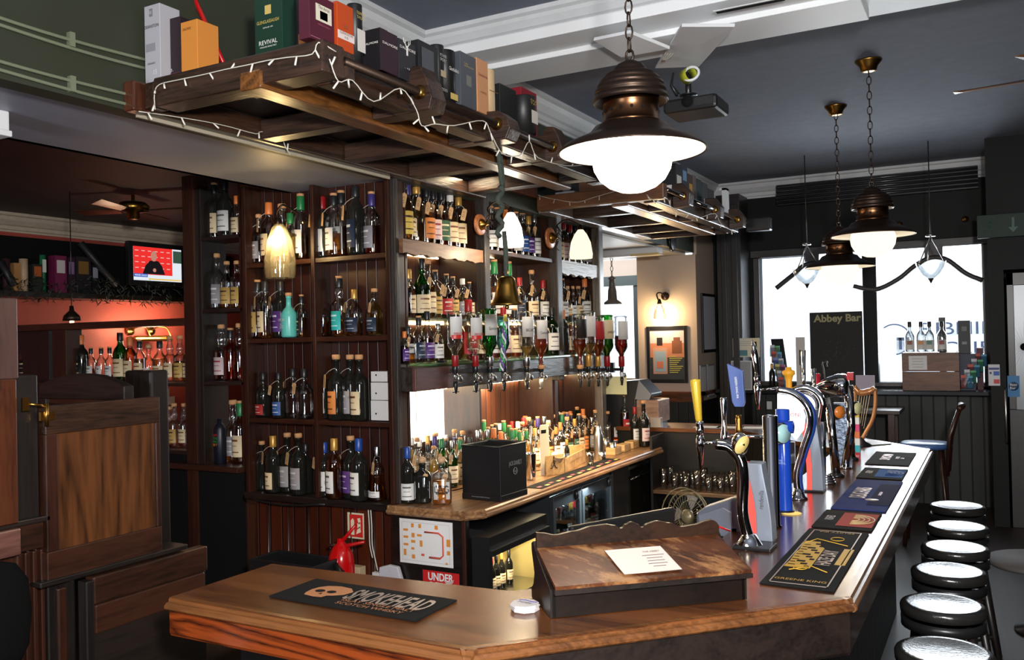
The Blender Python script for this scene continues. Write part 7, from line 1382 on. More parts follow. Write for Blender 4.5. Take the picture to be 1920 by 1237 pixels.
def chain(par, top, bot, lk=.05, r=.0035):
    n = int((top.z - bot.z) / (lk * .8)); 
    for k in range(n):
        c_ = bot + (top - bot) * ((k + .5) / n); hl = lk * .5; w_ = lk * .24; d = (1, 0) if k % 2 else (0, 1)
        MB().tube([c_ + V((d[0] * w_ * math.cos(a_), d[1] * w_ * math.cos(a_), hl * math.sin(a_))) for a_ in [2 * math.pi * j / 10 for j in range(10)]], r, 5, True).build('chain_link', darkbrass, par)
lamps = []
for i, (px, py, y_, lab, ztop) in enumerate(((1184, 277, 3.0, 'nearest big bronze hanging lamp with glowing white globe over the bar', 3.72), (1636, 437, 6.36, 'higher of the two far bronze hanging lamps with lit globe', 3.72), (1574, 497, 7.5, 'lower and farther of the two far bronze hanging lamps', 3.72))):
    p = AY(px, py, y_); o = pl if i == 0 else dup(pl)
    if i > 0:
        for ch in o.children:
            if ch.name.startswith('opal_globe'): ch.data = ch.data.copy(); ch.data.materials[0] = glow('soft_opal_globe', (1, .84, .62), 1.35)
    o.location = p; tag(o, lab, None, 'bronze hanging lamps'); lamps.append((o, p, i))
col_ = bpy.context.view_layer
for o, p, i in lamps:
    zt_ = 3.5 if i == 3 else CZ
    ORG[o.name] = V(p); chain(o, V((p.x, p.y, zt_ - (.06 if i else 0))), p + V((0, 0, .35)), .055 if i == 0 else .06)
    if i: MB().lathe([(.025, -.075), (.05, -.07), (.058, -.04), (.085, -.01), (.088, 0), (0, 0)], (p.x, p.y, CZ), 24).build('ceiling_rose', brass, o)
    point('hanging_lamp_bulb', p + V((0, 0, -.2)), (3 if i == 0 else 6), (1, .84, .62), .12)
# spiral wire on near chain
# ---------------- ceiling projector and its board
pb_ = AZ(1300, 85, 3.45)
q = [AZ(1275, 50, 3.50), AZ(1377, 50, 3.46), AZ(1312, 124, 3.3), AZ(1235, 118, 3.3)]
q = [AY(1277, 50, 4.25), AY(1377, 50, 4.25), AY(1310, 125, 5.04), AY(1228, 128, 5.04)]
MB().prism(q, (0, .01, .02)).build('mounting_board', bw, None, .002, label='white sloping board fixed to the beam above the projector', cat='board')
q = [AY(1112, 76, 4.25), AY(1180, 62, 4.25), AY(1255, 92, 4.55), AY(1164, 108, 4.55)]
MB().prism(q, (0, .01, .02)).build('diamond_board', bw, None, .002, label='white board on the beam behind the nearest lamp chain', cat='board')
t = thing('projector', 'black projector hanging from the white board behind the nearest lamp', 'projector', AY(1290, 200, 4.9)); yj = 4.9
f = [AY(1237, 205, yj), AY(1262, 172, yj), AY(1300, 170, yj)]
a = AY(1238, 202, yj); b = AY(1337, 180, yj); zt_ = AY(1290, 182, yj).z; zb_ = AY(1290, 208, yj).z
MB().box((AY(1243, 190, yj).x, yj - .02, zb_), (AY(1345, 190, yj).x, yj + .26, zt_)).build('body', black, t, .02)
MB().cyl((AY(1290, 190, yj).x, yj - .03, (zt_ + zb_) / 2 + .01), (AY(1290, 190, yj).x, yj + .02, (zt_ + zb_) / 2 + .01), .032, .036, 20).build('lens', blackm, t)
MB().box((AY(1303, 190, yj).x, yj - .024, zb_ + .02), (AY(1338, 190, yj).x, yj - .015, zt_ - .015)).build('vent_grille', pbr('grille_grey', H(50, 50, 52), .5, bump=.8, bs=300), t)
xc = AY(1288, 160, yj + .1).x; MB().cyl((xc, yj + .12, zt_), (xc, yj + .12, q[2].z), .018).build('mount_pole', black, t)
MB().lathe([(.05, 0), (.055, .006), (.02, .012)], (xc, yj + .12, zt_ + .04), 20).build('mount_plate', black, t)
MB().tube([AY(1270, 178, yj), AY(1258, 160, yj), AY(1262, 136, yj)], [.014, .01, .006], 8).build('side_arm', black, t)
c = AY(1295, 138, yj - .05); o = thing('cable_spool', 'round yellow-edged spool of tape hung on the projector mount', 'tape roll', c); 
MB().tube([c + V((.045 * math.cos(a_), .01 * math.sin(a_), .04 * math.sin(a_))) for a_ in [2 * math.pi * k / 24 for k in range(24)]], .008, 8, True).build('white_ring', white, o); MB().lathe([(.042, .0), (.044, .05), (.038, .05), (.037, 0)], c + V((-.0, .0, 0)), 20, (-.8, .6, -.1), cap=False).build('yellow_tape', pbr('yellow_tape', H(200, 206, 60), .4), o)
wires = thing('white_ceiling_wires', 'tangle of white wires running over the beam to the projector', 'wire', AY(1262, 60, 4.6))
for k in range(4): MB().tube(curve([AY(1205 + k * 3, -20, 4.4), AY(1215 + k * 2, 25, 4.5), AY(1240 + k * 4, 55, 4.6), AY(1262 - k * 2, 75, 4.65), AY(1250 + k * 5, 95, 4.7), AY(1240 + k * 2, 115, 4.8)], 25), .0035, 5).build('wire', cable, wires)
# ---------------- ceiling fan at the right, only a blade tip in view
c = V((.62, 4.35, 3.38)); t = thing('ceiling_fan', 'ceiling fan whose blade tip shows at the upper right edge', 'ceiling fan', c)
bw_ = wood('fan_blade_wood', H(70, 44, 28), H(130, 92, 66), 0, .4)
tipp = AZ(1788, 175, 3.38)
fc_ = AZ(2010, 138, 3.38)
MB().cyl((fc_.x, fc_.y, 3.42), (fc_.x, fc_.y, CZ), .014).lathe([(.06, 0), (.05, -.05), (.015, -.07)], (fc_.x, fc_.y, CZ), 16).build('rod', brass, t); MB().lathe([(0, -.1), (.06, -.09), (.11, -.04), (.12, 0), (.1, .05), (.03, .07)], (fc_.x, fc_.y, 3.38), 24).build('motor', brass, t)
d0 = (tipp - fc_).normalized(); Lb = (tipp - fc_).length
for k in range(5):
    d1 = Matrix.Rotation(k * 2 * math.pi / 5, 3, 'Z') @ d0; s1_ = V((-d1.y, d1.x, 0)); tl = V((0, 0, -.018))
    MB().prism([fc_ + d1 * .16 - s1_ * .045 - tl, fc_ + d1 * (Lb * .9) - s1_ * .06 - tl, fc_ + d1 * Lb - s1_ * .03, fc_ + d1 * Lb + s1_ * .03, fc_ + d1 * (Lb * .9) + s1_ * .06 + tl, fc_ + d1 * .16 + s1_ * .045 + tl], (0, 0, .006)).build('blade', bw_, t)
    MB().prism([fc_ + d1 * .08 - s1_ * .015, fc_ + d1 * .2 - s1_ * .02, fc_ + d1 * .2 + s1_ * .02, fc_ + d1 * .08 + s1_ * .015], (0, 0, .005)).build('blade_arm', brass, t)
# emergency light top-left
a = AZ(2, 222, 2.87); a = AZ(-6, 212, 2.86); o = thing('emergency_light', 'white emergency light fitting at the left edge of the soffit', 'light fitting', a); MB().box((a.x - .12, a.y - .03, 2.79), (a.x + .035, a.y + .03, 2.87)).build('casing', white, o, .006); MB().box((a.x - .12, a.y - .035, 2.765), (a.x + .045, a.y + .035, 2.79)).build('diffuser', white, o, .004)
# ================================================ left room
t = thing('brass_ceiling_fan', 'small brass ceiling fan in the dark left room', 'ceiling fan', AY(248, 400, 4.9)); y_ = 4.9; c = AY(249, 393, y_)
ft = AY(250, 352, y_); MB().lathe([(.015, -.06), (.05, -.05), (.07, 0), (0, 0)], (c.x, y_, ft.z), 18).build('canopy', brass, t); MB().cyl((c.x, y_, c.z), (c.x, y_, 3.16), .014).build('rod', brass, t)
MB().lathe([(.03, -.08), (.05, -.07), (.05, -.02), (.12, -.01), (.13, .03), (.1, .06), (.02, .065)], (c.x, y_, c.z), 24).build('motor', brass, t)
for k in range(4):
    a_ = .35 + k * math.pi / 2; d1 = V((math.cos(a_), math.sin(a_), 0)); s1_ = V((-d1.y, d1.x, 0)); MB().prism([c + d1 * .12 - s1_ * .04 - Z * .02, c + d1 * .48 - s1_ * .055 - Z * .02, c + d1 * .5 + s1_ * .05 + Z * .01, c + d1 * .12 + s1_ * .04], (0, 0, .006)).build('blade', wood('dark_fan_blade', H(36, 22, 14), H(80, 50, 30), 0, .25), t)
# high shelf with boxes and garland
LX = -7.98; zf = AX(200, 562, -7.75).z
t = thing('high_wall_shelf', 'dark high shelf with braces on the left room wall', 'shelf', (LX, 5.5, zf)); MB().box((LX, 3.9, zf), (-7.62, 7.6, zf + .05)).build('board', blackw, t); 
for (a0, b0_) in (((150, 455), (218, 535)), ((0, 490), (25, 535))):
    MB().tube([AX(*a0, -7.7), AX(*b0_, -7.63)], .035, 4).build('brace', pbr('grey_black_paint', H(44, 44, 48), .5), t)
MB().box((LX, 3.9, zf + .05), (LX + .03, 7.6, 2.95)).build('dark_back', blackm, t)
def lbox(px0, px1, pyt, cc, lab, tub=False, pn=None):
    x = -7.72; a = AX(px0, 530, x); b = AX(px1, 530, x); z1 = AX(px0, pyt, x).z; m = pbr('card_%d_%d_%d' % cc, H(*cc), .5); w_ = b.y - a.y
    o = (MB().lathe([(w_ / 2, 0), (w_ / 2, z1 - zf - .05), (0, z1 - zf - .05)], (x - w_ / 2, a.y + w_ / 2, zf + .051), 16) if tub else MB().box((x - .1, a.y, zf + .051), (x, b.y, z1))).build('whisky_carton' if not tub else 'whisky_tube', m, None, label=lab, cat='whisky box', group='whisky boxes on the high wall shelf')
    if pn: sheet((x + .001, (a.y + b.y) / 2, zf + .05 + (z1 - zf) * .62), (0, 1, 0), Z, w_ * .7, (z1 - zf) * .3, .001).build('printed_panel', pbr('ink_%d_%d_%d' % pn, H(*pn), .5), o)
lbox(9, 22, 484, (70, 40, 44), 'dark maroon tube at the left end of the high shelf', True); lbox(26, 39, 492, (180, 130, 80), 'tan carton second from left on the high shelf'); lbox(41, 56, 484, (200, 170, 140), 'pale cream tube on the high shelf', True); lbox(61, 80, 494, (40, 42, 36), 'black carton with orange stag on the high shelf', pn=(180, 90, 40))
lbox(78, 88, 477, (30, 120, 80), 'green tube on the high shelf', True, (220, 220, 210)); lbox(103, 125, 478, (120, 34, 76), 'magenta carton with white label on the high shelf', pn=(210, 200, 200)); lbox(127, 141, 482, (50, 26, 44), 'dark purple carton on the high shelf', pn=(140, 110, 150)); lbox(143, 170, 480, (40, 36, 40), 'wide black carton with gold panel on the high shelf', pn=(130, 96, 46)); lbox(172, 185, 495, (24, 24, 28), 'narrow black carton right of the brace', pn=(150, 150, 160))
mb = MB(); random.seed(5)
for k in range(700):
    y_ = random.uniform(4.0, 7.4); c = V((-7.62 + random.uniform(-.05, .1), y_, zf + .06 + random.uniform(-.1, .12))); d = V((random.uniform(-1, 1), random.uniform(-1, 1), random.uniform(-1, 1))).normalized() * .07; s_ = d.orthogonal().normalized() * .006; mb.add([c - s_, c + s_, c + d], [(0, 1, 2)])
mb.build('evergreen_garland', pbr('garland_green', H(20, 34, 22), .6), None, label='dark evergreen garland draped along the high wall shelf', cat='garland', kind='stuff')
# television
xT = -7.55; a = AX(249, 461, xT); b = AX(340, 529, xT); z0, z1 = b.z, AX(249, 461, xT).z; z1 = (z1 + AX(340, 468, xT).z) / 2
t = thing('television', 'wall television showing a press conference on a red backdrop', 'television', (xT, a.y, z0)); y0, y1 = a.y, b.y
MB().box((xT - .06, y0 - .05, z0 - .05), (xT - .002, y1 + .05, z1 + .05)).build('casing', black, t, .006); MB().cyl((xT - .06, (y0 + y1) / 2, (z0 + z1) / 2), (LX, (y0 + y1) / 2, (z0 + z1) / 2), .03).build('wall_arm', black, t)
def scr(f0, f1, g0, g1, cc, s=1.0, nm='screen', k=0):
    c = V((xT + .001 * k, y0 + (y1 - y0) * (f0 + f1) / 2, z0 + (z1 - z0) * (g0 + g1) / 2)); return sheet(c, (0, 1, 0), Z, (y1 - y0) * (f1 - f0), (z1 - z0) * (g1 - g0), .0008).build(nm, glow('tv_%d_%d_%d' % cc, H(*cc), s), t)
scr(0, 1, 0, 1, (225, 232, 240), .9); scr(0, .8, .18, 1, (226, 48, 44), 1.0, 'red_backdrop', 1); scr(0, .28, .1, .2, (40, 90, 190), .9, 'blue_caption', 2); scr(.82, 1, .58, .95, (60, 84, 70), .8, 'inset_picture', 1); scr(.3, .98, .03, .07, (230, 190, 90), .9, 'yellow_ticker', 2)
for k in range(24): scr(.03 + .13 * (k % 6), .1 + .13 * (k % 6), .36 + .17 * (k // 6), .385 + .17 * (k // 6), (240, 190, 186), .8, 'sponsor_mark', 2)
fg = lambda f, g_: (xT + .003, y0 + (y1 - y0) * f, z0 + (z1 - z0) * g_)
MB().prism([fg(.18, .2), fg(.24, .45), fg(.33, .6), fg(.5, .6), fg(.58, .45), fg(.64, .2)], (.0008, 0, 0)).build('seated_figure_jacket', glow('tv_jacket', H(28, 24, 28), .8), t)
MB().lathe([(.045, 0), (.045, .001)], fg(.41, .74), 18, (1, 0, 0), sx=1.2, sy=.8).build('seated_figure_head', glow('tv_skin', H(200, 140, 120), .8), t)
MB().lathe([(.02, 0), (.02, .001)], (xT + .0045, fg(.42, .32)[1], fg(.42, .32)[2]), 12, (1, 0, 0)).build('seated_figure_hands', glow('tv_skin', H(200, 140, 120), .8), t)
text('PREMIER LEAGUE', (y1 - y0) * .24, .018, (xT + .003, y0 + (y1 - y0) * .14, z0 + (z1 - z0) * .15), (0, 1, 0), Z, glow('tv_white', (1, 1, 1), .9), t)
# picture lamp and light on the pink wall
a = AX(240, 618, -7.95); t = thing('picture_lamp', 'small brass picture lamp on the pink wall seen through the rear bar', 'picture lamp', a)
za_ = AX(280, 634, -7.8).z; ya_ = AX(252, 634, -7.8).y; yb_ = AX(316, 634, -7.8).y
MB().cyl((-7.8, ya_, za_), (-7.8, yb_, za_), .03).build('reflector_tube', brass, t)
for px in (243, 282): c = AX(px, 620, -7.97); MB().lathe([(.05, 0), (.045, .02), (0, .025)], c, 16, (1, 0, 0)).build('wall_rose', brass, t); MB().tube(curve([c, c + V((.08, .03, .04)), c + V((.14, .09, .03)), V((-7.8, c.y + .12, za_ + .02))], 15), .008, 6).build('arm', brass, t)
area('picture_lamp_light', (-7.72, (ya_ + yb_) / 2, za_ + .02), (-8, (ya_ + yb_) / 2, za_ + .1), .6, .05, 9, (1, .72, .45))
point('rear_bar_light', (-7.4, 6.0, 1.9), 6, (1, .72, .5), .1)
c = AX(134, 596, -6.5); t = thing('small_pendant_bulb', 'tiny dark pendant with glowing dots in the left room', 'pendant lamp', c); MB().cyl((c.x, c.y, c.z), (c.x, c.y, 3.16), .004).build('cord', black, t); MB().lathe([(.07, -.02), (.06, .02), (.02, .06), (.015, .1)], c, 16).build('shade', darkbrass, t); MB().sphere(c - Z * .03, .018, 8).build('bulb', glow('dim_bulb', (1, .6, .3), 3), t)
c = AX(80, 640, -7.9); 
for i, (a0, b0_, cc) in enumerate((((45, 625), (82, 700), (150, 150, 140)), ((292, 730), (318, 745), (170, 160, 150)), ((306, 744), (328, 757), (200, 180, 170)))):
    p = AX(*a0, -7.96); q_ = AX(*b0_, -7.96); sheet((-7.97, (p.y + q_.y) / 2, (p.z + q_.z) / 2), (0, 1, 0), Z, abs(q_.y - p.y), abs(p.z - q_.z), .005).build('wall_notice', pbr('notice_%d' % i, H(*cc), .6), None, label=('faded handwritten notice on the left room wall behind the booth post', 'small grey printed notice on the pink wall, upper of two', 'small cream notice on the pink wall, lower of two')[i], cat='notice')
# ================================================ window side things
# poster on the pier
yP = 9.93; a = AY(1211, 612, yP); b = AY(1290, 718, yP); z1 = AY(1288, 611, yP).z
t = thing('framed_poster', 'black framed poster of a spirit bottle against an orange city skyline', 'poster', ((a.x + b.x) / 2, yP, b.z)); x0, x1, z0 = a.x, b.x, b.z; z1 = a.z; zc = (z0 + z1) / 2
for bb_ in (((x0, yP, z0), (x0 + .04, yP + .02, z1)), ((x1 - .04, yP, z0), (x1, yP + .02, z1)), ((x0 + .04, yP, z0), (x1 - .04, yP + .02, z0 + .045)), ((x0 + .04, yP, z1 - .045), (x1 - .04, yP + .02, z1))): MB().box(*bb_).build('frame', black, t, .003)
def pst(f0, f1, g0, g1, cc, nm, k=0): return sheet((x0 + (x1 - x0) * (f0 + f1) / 2, yP + .012 - .0012 * k, z0 + (z1 - z0) * (g0 + g1) / 2), (1, 0, 0), Z, (x1 - x0) * (f1 - f0), (z1 - z0) * (g1 - g0), .001).build(nm, pbr('poster_%d_%d_%d' % cc, H(*cc), .5), t)
pst(.05, .95, .04, .45, (58, 60, 62), 'dark_foreground'); pst(.05, .95, .45, .7, (196, 128, 96), 'orange_sky'); pst(.05, .95, .7, .96, (206, 188, 186), 'pale_sky')
pst(.62, .86, .52, .74, (130, 80, 56), 'monument', 1); pst(.66, .82, .74, .8, (120, 74, 54), 'monument', 1); pst(.15, .5, .16, .62, (196, 150, 130), 'printed_bottle', 1); pst(.19, .46, .2, .56, (150, 170, 184), 'printed_bottle_label', 2); pst(.24, .4, .26, .38, (206, 120, 90), 'printed_bottle_label', 3); pst(.25, .39, .66, .8, (40, 34, 34), 'printed_cap', 1)
for k in range(9): pst(.55, .72 + .02 * (k * 7 % 9), .46 - .035 * k, .475 - .035 * k, (190, 180, 90), 'printed_line', 1)
# wall lamp above
c = AY(1247, 555, yP + .02); t = thing('bulb_wall_lamp', 'brass wall lamp with bare glowing bulb above the framed poster', 'wall lamp', c); R_ = .05
MB().lathe([(R_, 0), (R_, .01), (.04, .03), (.0, .04)], c, 20, (0, -1, 0)).build('wall_rose', darkbrass, t); b_ = AY(1236, 568, yP - .12)
MB().tube(curve([c + V((0, -.03, 0)), c + V((-.03, -.08, .04)), c + V((-.06, -.13, .02)), b_], 15), .008, 8).build('arm', darkbrass, t); MB().lathe([(.03, -.01), (.02, .03), (.01, .05)], b_, 14).build('lamp_holder', darkbrass, t)
bb_ = b_ - Z * .08; MB().sphere(bb_, .03, 10, 1.4).build('bulb', glow('bulb_glow', (1, .8, .48), 40), t)
MB().lathe([(.03, .06), (.06, -.0), (.075, -.07), (.07, -.1)], bb_, 20, cap=False).build('glass_shade', clear('warm_clear_glass', (.97, .95, .88), .08), t)
point('poster_lamp_bulb', bb_ + V((0, -.02, -.05)), 22, (1, .72, .42), .04)
# dado rail + skirting of the pier
struct('trim_pier_rail', MB().box((-3.8, 9.85, 1.2), (-2.92, 9.95, 1.24)).box((-3.8, 9.88, 1.12), (-2.94, 9.95, 1.2)).box((-3.0, 9.85, 1.2), (-2.92, 10.7, 1.24)), wood('rail_red_brown', H(50, 24, 12), H(120, 64, 34), 0, .25, 8, 3, .4))
struct('trim_pier_dado', MB().box((-3.75, 9.9, 0), (-2.96, 9.95, 1.12)).box((-3.0, 9.95, 0), (-2.96, 10.7, 1.12)), greydado)
# frames on the pier side wall (x = -3.0), seen at an angle
def sideframe(lab, a, b, fc_, pc2, x=-2.99):
    p = AX(*a, x); q_ = AX(*b, x); t = MB().box((x, p.y, q_.z), (x + .02, q_.y, p.z)).build('wall_notice', fc_, None, .003, label=lab, cat='framed notice'); sheet((x + .021, (p.y + q_.y) / 2, (p.z + q_.z) / 2), (0, 1, 0), Z, (q_.y - p.y) * .86, (p.z - q_.z) * .9, .001).build('print', pc2, t); return t
sideframe('narrow black framed notice high on the side of the cream pier', (1313, 549), (1340, 659), black, pbr('cool_paper', H(206, 208, 216), .5)); sideframe('small pale framed certificate low on the pier side, left one', (1310, 685), (1322, 742), pbr('grey_frame', H(150, 152, 158), .4), paper); sideframe('small pale framed certificate low on the pier side, right one', (1324, 683), (1337, 742), pbr('grey_frame', H(150, 152, 158), .4), paper)
# frames on the dark pillar
def ff(lab, a, b, y, fc_, pc2, nm='framed_notice', cat='framed notice', bd=.012, lines=0, extra=None):
    p = AY(*a, y); q_ = AY(*b, y); t = MB().box((p.x, y, q_.z), (q_.x, y + .012, p.z)).build(nm, fc_, None, .002, label=lab, cat=cat); w_ = q_.x - p.x; h_ = p.z - q_.z; c = V(((p.x + q_.x) / 2, y - .0005, (p.z + q_.z) / 2))
    sheet(c, (1, 0, 0), Z, w_ - 2 * bd, h_ - 2 * bd, .001).build('print', pc2, t)
    for k in range(lines): sheet(c + V((0, -.0012, h_ * (.32 - .1 * k))), (1, 0, 0), Z, w_ * (.6 - .05 * (k % 3)), h_ * .018, .0005).build('printed_line', gl, t)
    for (fx_, gz_, ww, hh_, cc) in extra or (): sheet(c + V((w_ * fx_, -.0014, h_ * gz_)), (1, 0, 0), Z, w_ * ww, h_ * hh_, .0006).build('printed_patch', pbr('pp_%d_%d_%d' % cc, H(*cc), .5), t)
    return t
ff('cream certificate with teal band and spire emblem on the dark pillar', (1373, 634), (1424, 669), 10.18, pbr('cream_frame', H(190, 184, 168), .5), pbr('cream_print', H(214, 208, 190), .5), bd=.006, lines=3, extra=((-.2, -.28, .5, .3, (80, 130, 136)), (.34, 0, .24, .9, (210, 200, 150)), (.34, 0, .12, .6, (50, 44, 44))))
ff('white framed letter below the cream certificate on the dark pillar', (1370, 676), (1410, 731), 10.18, pbr('pale_frame', H(200, 200, 204), .4), pbr('greyish_paper', H(150, 152, 156), .5), lines=7)
ff('blue and red safety notice beside the vestibule door', (1852, 683), (1875, 723), 10.6 - 1.02, pbr('notice_white', H(214, 216, 222), .5), pbr('notice_inner', H(210, 212, 220), .5), 'safety_notice', 'notice', .004, 0, ((0, .3, .9, .1, (40, 60, 130)), (.2, .08, .5, .2, (40, 90, 180)), (.2, -.3, .5, .2, (200, 50, 50)), (-.3, .1, .16, .1, (30, 50, 100))))
ff('small white plug socket plate low on the dado near the taps', (1437, 752), (1447, 767), 10.55, white, white, 'wall_socket', 'socket', .002)
# chalkboard
yC = 10.35; a = AY(1517, 586, yC); b = AY(1619, 705, yC)
t = thing('chalkboard', 'black chalkboard headed with cream bar name standing in the window', 'chalkboard', (a.x, yC, lz)); MB().box((a.x, yC, lz + .001), (b.x, yC + .02, a.z)).build('board', pbr('chalk_black', H(22, 20, 18), .7, bump=.1, bs=30), t, .003)
c = AY(1569, 598, yC); text('Abbey Bar', (b.x - a.x) * .9, .11, (c.x, yC - .001, c.z), (1, 0, 0), Z, pbr('olive_cream_letters', H(150, 146, 100), .5), t, bold=.03)
mb = MB(); random.seed(3)
for k in range(60): p = V((c.x + random.gauss(0, .09), yC - .002, c.z - .35 + random.gauss(0, .1))); mb.box(p - V((.004, 0, .003)), p + V((.004, .001, .003)))
mb.build('chalk_flecks', pbr('chalk', H(70, 70, 66), .8), t)
# crate with four bottles
yK = 10.32; a = AY(1690, 660, yK); b = AY(1750, 722, yK); c2 = AY(1788, 722, yK + .2); zc1 = AY(1690, 661, yK).z
t = thing('wooden_crate', 'brown wooden crate with taped notice on the window ledge', 'crate', (a.x, yK, lz)); crw = wood('crate_brown', H(64, 38, 24), H(124, 80, 52), 0, .55, 8, 4)
hcr = (zc1 - lz)
for k in range(2): MB().box((a.x, yK, lz + .002 + hcr * .5 * k), (b.x + .25, yK + .015, lz + hcr * (.5 * k + .498))).build('front_plank', crw, t, .003); MB().box((b.x + .235, yK + .015, lz + .002 + hcr * .5 * k), (b.x + .25, yK + .3, lz + hcr * (.5 * k + .498))).build('side_plank', crw, t, .003); MB().box((a.x, yK + .015, lz + .002 + hcr * .5 * k), (a.x + .015, yK + .3, lz + hcr * (.5 * k + .498))).build('side_plank', crw, t, .003)
MB().box((a.x + .015, yK + .015, lz + hcr * .96), (b.x + .235, yK + .3, lz + hcr * .985)).build('lid', crw, t)
p = AY(1703, 667, yK); q_ = AY(1738, 693, yK); o = MB().box((p.x, yK - .003, q_.z), (q_.x, yK - .0005, p.z)).build('taped_notice', paper, None, label='white paper notice taped to the wooden crate', cat='notice')
for k in range(4): sheet(V(((p.x + q_.x) / 2, yK - .004, p.z - .03 - k * .03)), (1, 0, 0), Z, .12 - .02 * (k % 2), .004, .0004).build('printed_line', gl, o)
for i, (px, cc) in enumerate(((1706, (150, 90, 60)), (1727, (220, 150, 90)), (1743, (90, 130, 120)), (1766, (150, 60, 50)))):
    p = AY(px, 658, yK + .1); h_ = (658 - 600) * depth(p) / FPX; b = bottle((p.x, yK + .1, lz + hcr + .001), h_, st='squat', liq='clear', lvl=.9, lab='white', cap='black', wd=.95, band=False); tag(b, 'clear gin bottle on the wooden crate with ' + ('reddish brown', 'pale orange', 'green and ochre', 'crimson')[i] + ' picture label', 'bottle', 'clear bottles on the crate')
    attach('picture_patch', MB().box((-.022, -.0482, .07), (.022, -.0475, .105)).mesh('picture_patch'), pbr('gin_%d' % i, H(*cc), .5), b)
# boxes right of the crate
def wb(lab, a, b, y, cc, d=.1, nm='whisky_carton', cat='whisky box', base=None, pn=()):
    p = AY(*a, y); q_ = AY(*b, y); z0 = lz + .001 if base is None else base; t = MB().box((p.x, y, z0), (q_.x, y + d, p.z)).build(nm, pbr('card_%d_%d_%d' % cc, H(*cc), .5), None, .002, label=lab, cat=cat); w_ = q_.x - p.x; h_ = p.z - z0
    for (fx_, gz_, ww, hh_, c3) in pn: sheet(((p.x + q_.x) / 2 + w_ * fx_, y - .0005, z0 + h_ * gz_), (1, 0, 0), Z, w_ * ww, h_ * hh_, .001).build('printed_patch', pbr('pp_%d_%d_%d' % c3, H(*c3), .5), t)
    return t, p.z
o, zz = wb('dark blue box on the ledge right of the crate', (1788, 663), (1830, 727), 10.42, (26, 36, 66), .14, 'blue_box', 'box')
wb('tall black whisky carton standing on the dark blue box', (1795, 601), (1820, 663), 10.44, (30, 36, 38), .1, base=zz + .001, pn=((0, .75, .4, .14, (110, 110, 100)), (0, .32, .4, .08, (140, 140, 140))))
wb('narrow black tube standing behind the clear bottles', (1759, 595), (1773, 640), 10.5, (18, 18, 20), .05, base=None)
wb('deep red box at the right end of the ledge', (1830, 652), (1844, 727), 10.5, (90, 14, 28), .1, 'red_box', 'box')
# leaflet racks
def rack(lab, px0, px1, py0, py1, y, n_, cols, back=True, side=1):
    a = AY(px0, py1, y); b = AY(px1, py0, y); t = thing('leaflet_rack', lab, 'leaflet rack', (a.x, y, max(lz, a.z)))
    for k in range(n_):
        f = k / (n_ - 1); x = a.x + (b.x - a.x) * f if side > 0 else b.x - 0; zc_ = a.z + (b.z - a.z) * f
        c_ = V((a.x + (b.x - a.x) * f, y + .02 + .03 * k, zc_)); MB().box(c_ - V((.06, .004, .09)), c_ + V((.06, .004, .02))).build('pocket', clear('rack_plastic', (.8, .85, .9), .1), t)
        for j in range(2): MB().box(c_ + V((-.055 + .058 * j, .005, -.085)), c_ + V((-.003 + .058 * j, .012, .05 - .01 * j))).build('leaflet', pbr('leaf_%d' % ((k * 2 + j) % len(cols)), H(*cols[(k * 2 + j) % len(cols)]), .5), t)
    if back: MB().prism([(a.x - .08, y + .1, a.z - .1), (a.x + .06, y + .1, a.z - .1), (b.x + .07, y + .3, b.z + .12), (b.x - .07, y + .3, b.z + .12)], (0, .01, 0)).build('backboard', black, t)
    return t
LC = [(200, 80, 60), (90, 170, 200), (214, 214, 220), (90, 190, 120), (220, 200, 120), (190, 80, 130), (120, 140, 200), (230, 230, 235)]
rack('tall black leaflet rack full of coloured cards by the dark pillar', 1468, 1446, 655, 715, 10.3, 6, LC)
rack('clear leaflet holder with blue leaflets at the right end of the ledge', 1812, 1838, 672, 712, 10.3, 5, [(70, 100, 150), (210, 214, 222), (90, 150, 170), (60, 80, 120)], False)
MB().box((AY(1604, 722, 10.3).x, 10.3, lz + .001), (AY(1640, 722, 10.3).x, 10.304, AY(1604, 703, 10.3).z)).build('folded_menu', pbr('lilac_paper', H(190, 180, 200), .6), None, label='small lilac folded menu card on the ledge below the chalkboard', cat='menu')
ff('tall cream card with black flower drawing beside the chalkboard', (1491, 632), (1511, 727), 10.4, pbr('card_frame', H(196, 190, 184), .5), pbr('card_face', H(206, 200, 194), .5), 'flower_card', 'card', .003, 0, ((0, .1, .3, .3, (60, 56, 56)), (0, -.2, .06, .3, (60, 56, 56))))
b_ = bottle((AY(1447, 735, 10.3).x, 10.33, lz + .001), .3, st='tall', glass='dark', lab=None, cap='gold'); tag(b_, 'dark bottle with gold top on the ledge behind the round chrome tap', 'bottle')
# wavy rail and bowl lamps in the window
wr_ = pbr('grey_iron', H(62, 58, 58), .45)
pts = curve([AY(*k, WY - .06) for k in ((1600, 536), (1622, 541), (1648, 541), (1685, 522), (1715, 498), (1745, 483), (1775, 487), (1810, 512), (1842, 526))], 48)
t = thing('window_scroll_rail', 'wavy dark rail curving across the right street window', 'rail', pts[0]); MB().tube(pts, .028, 8).build('rail', wr_, t); c = AY(1750, 475, WY - .05); MB().box((c.x - .09, WY - .07, c.z - .05), (c.x + .09, WY - .03, c.z + .1)).build('bracket', wr_, t)
pts = curve([AY(*k, WY - .06) for k in ((1455, 540), (1475, 524), (1490, 512), (1508, 497), (1530, 492))], 24)
t = thing('window_scroll_rail', 'short wavy dark rail across the left street window', 'rail', pts[0]); MB().tube(pts, .028, 8).build('rail', wr_, t); c = AY(1522, 482, WY - .05); MB().box((c.x - .08, WY - .07, c.z - .05), (c.x + .08, WY - .03, c.z + .1)).build('bracket', wr_, t)
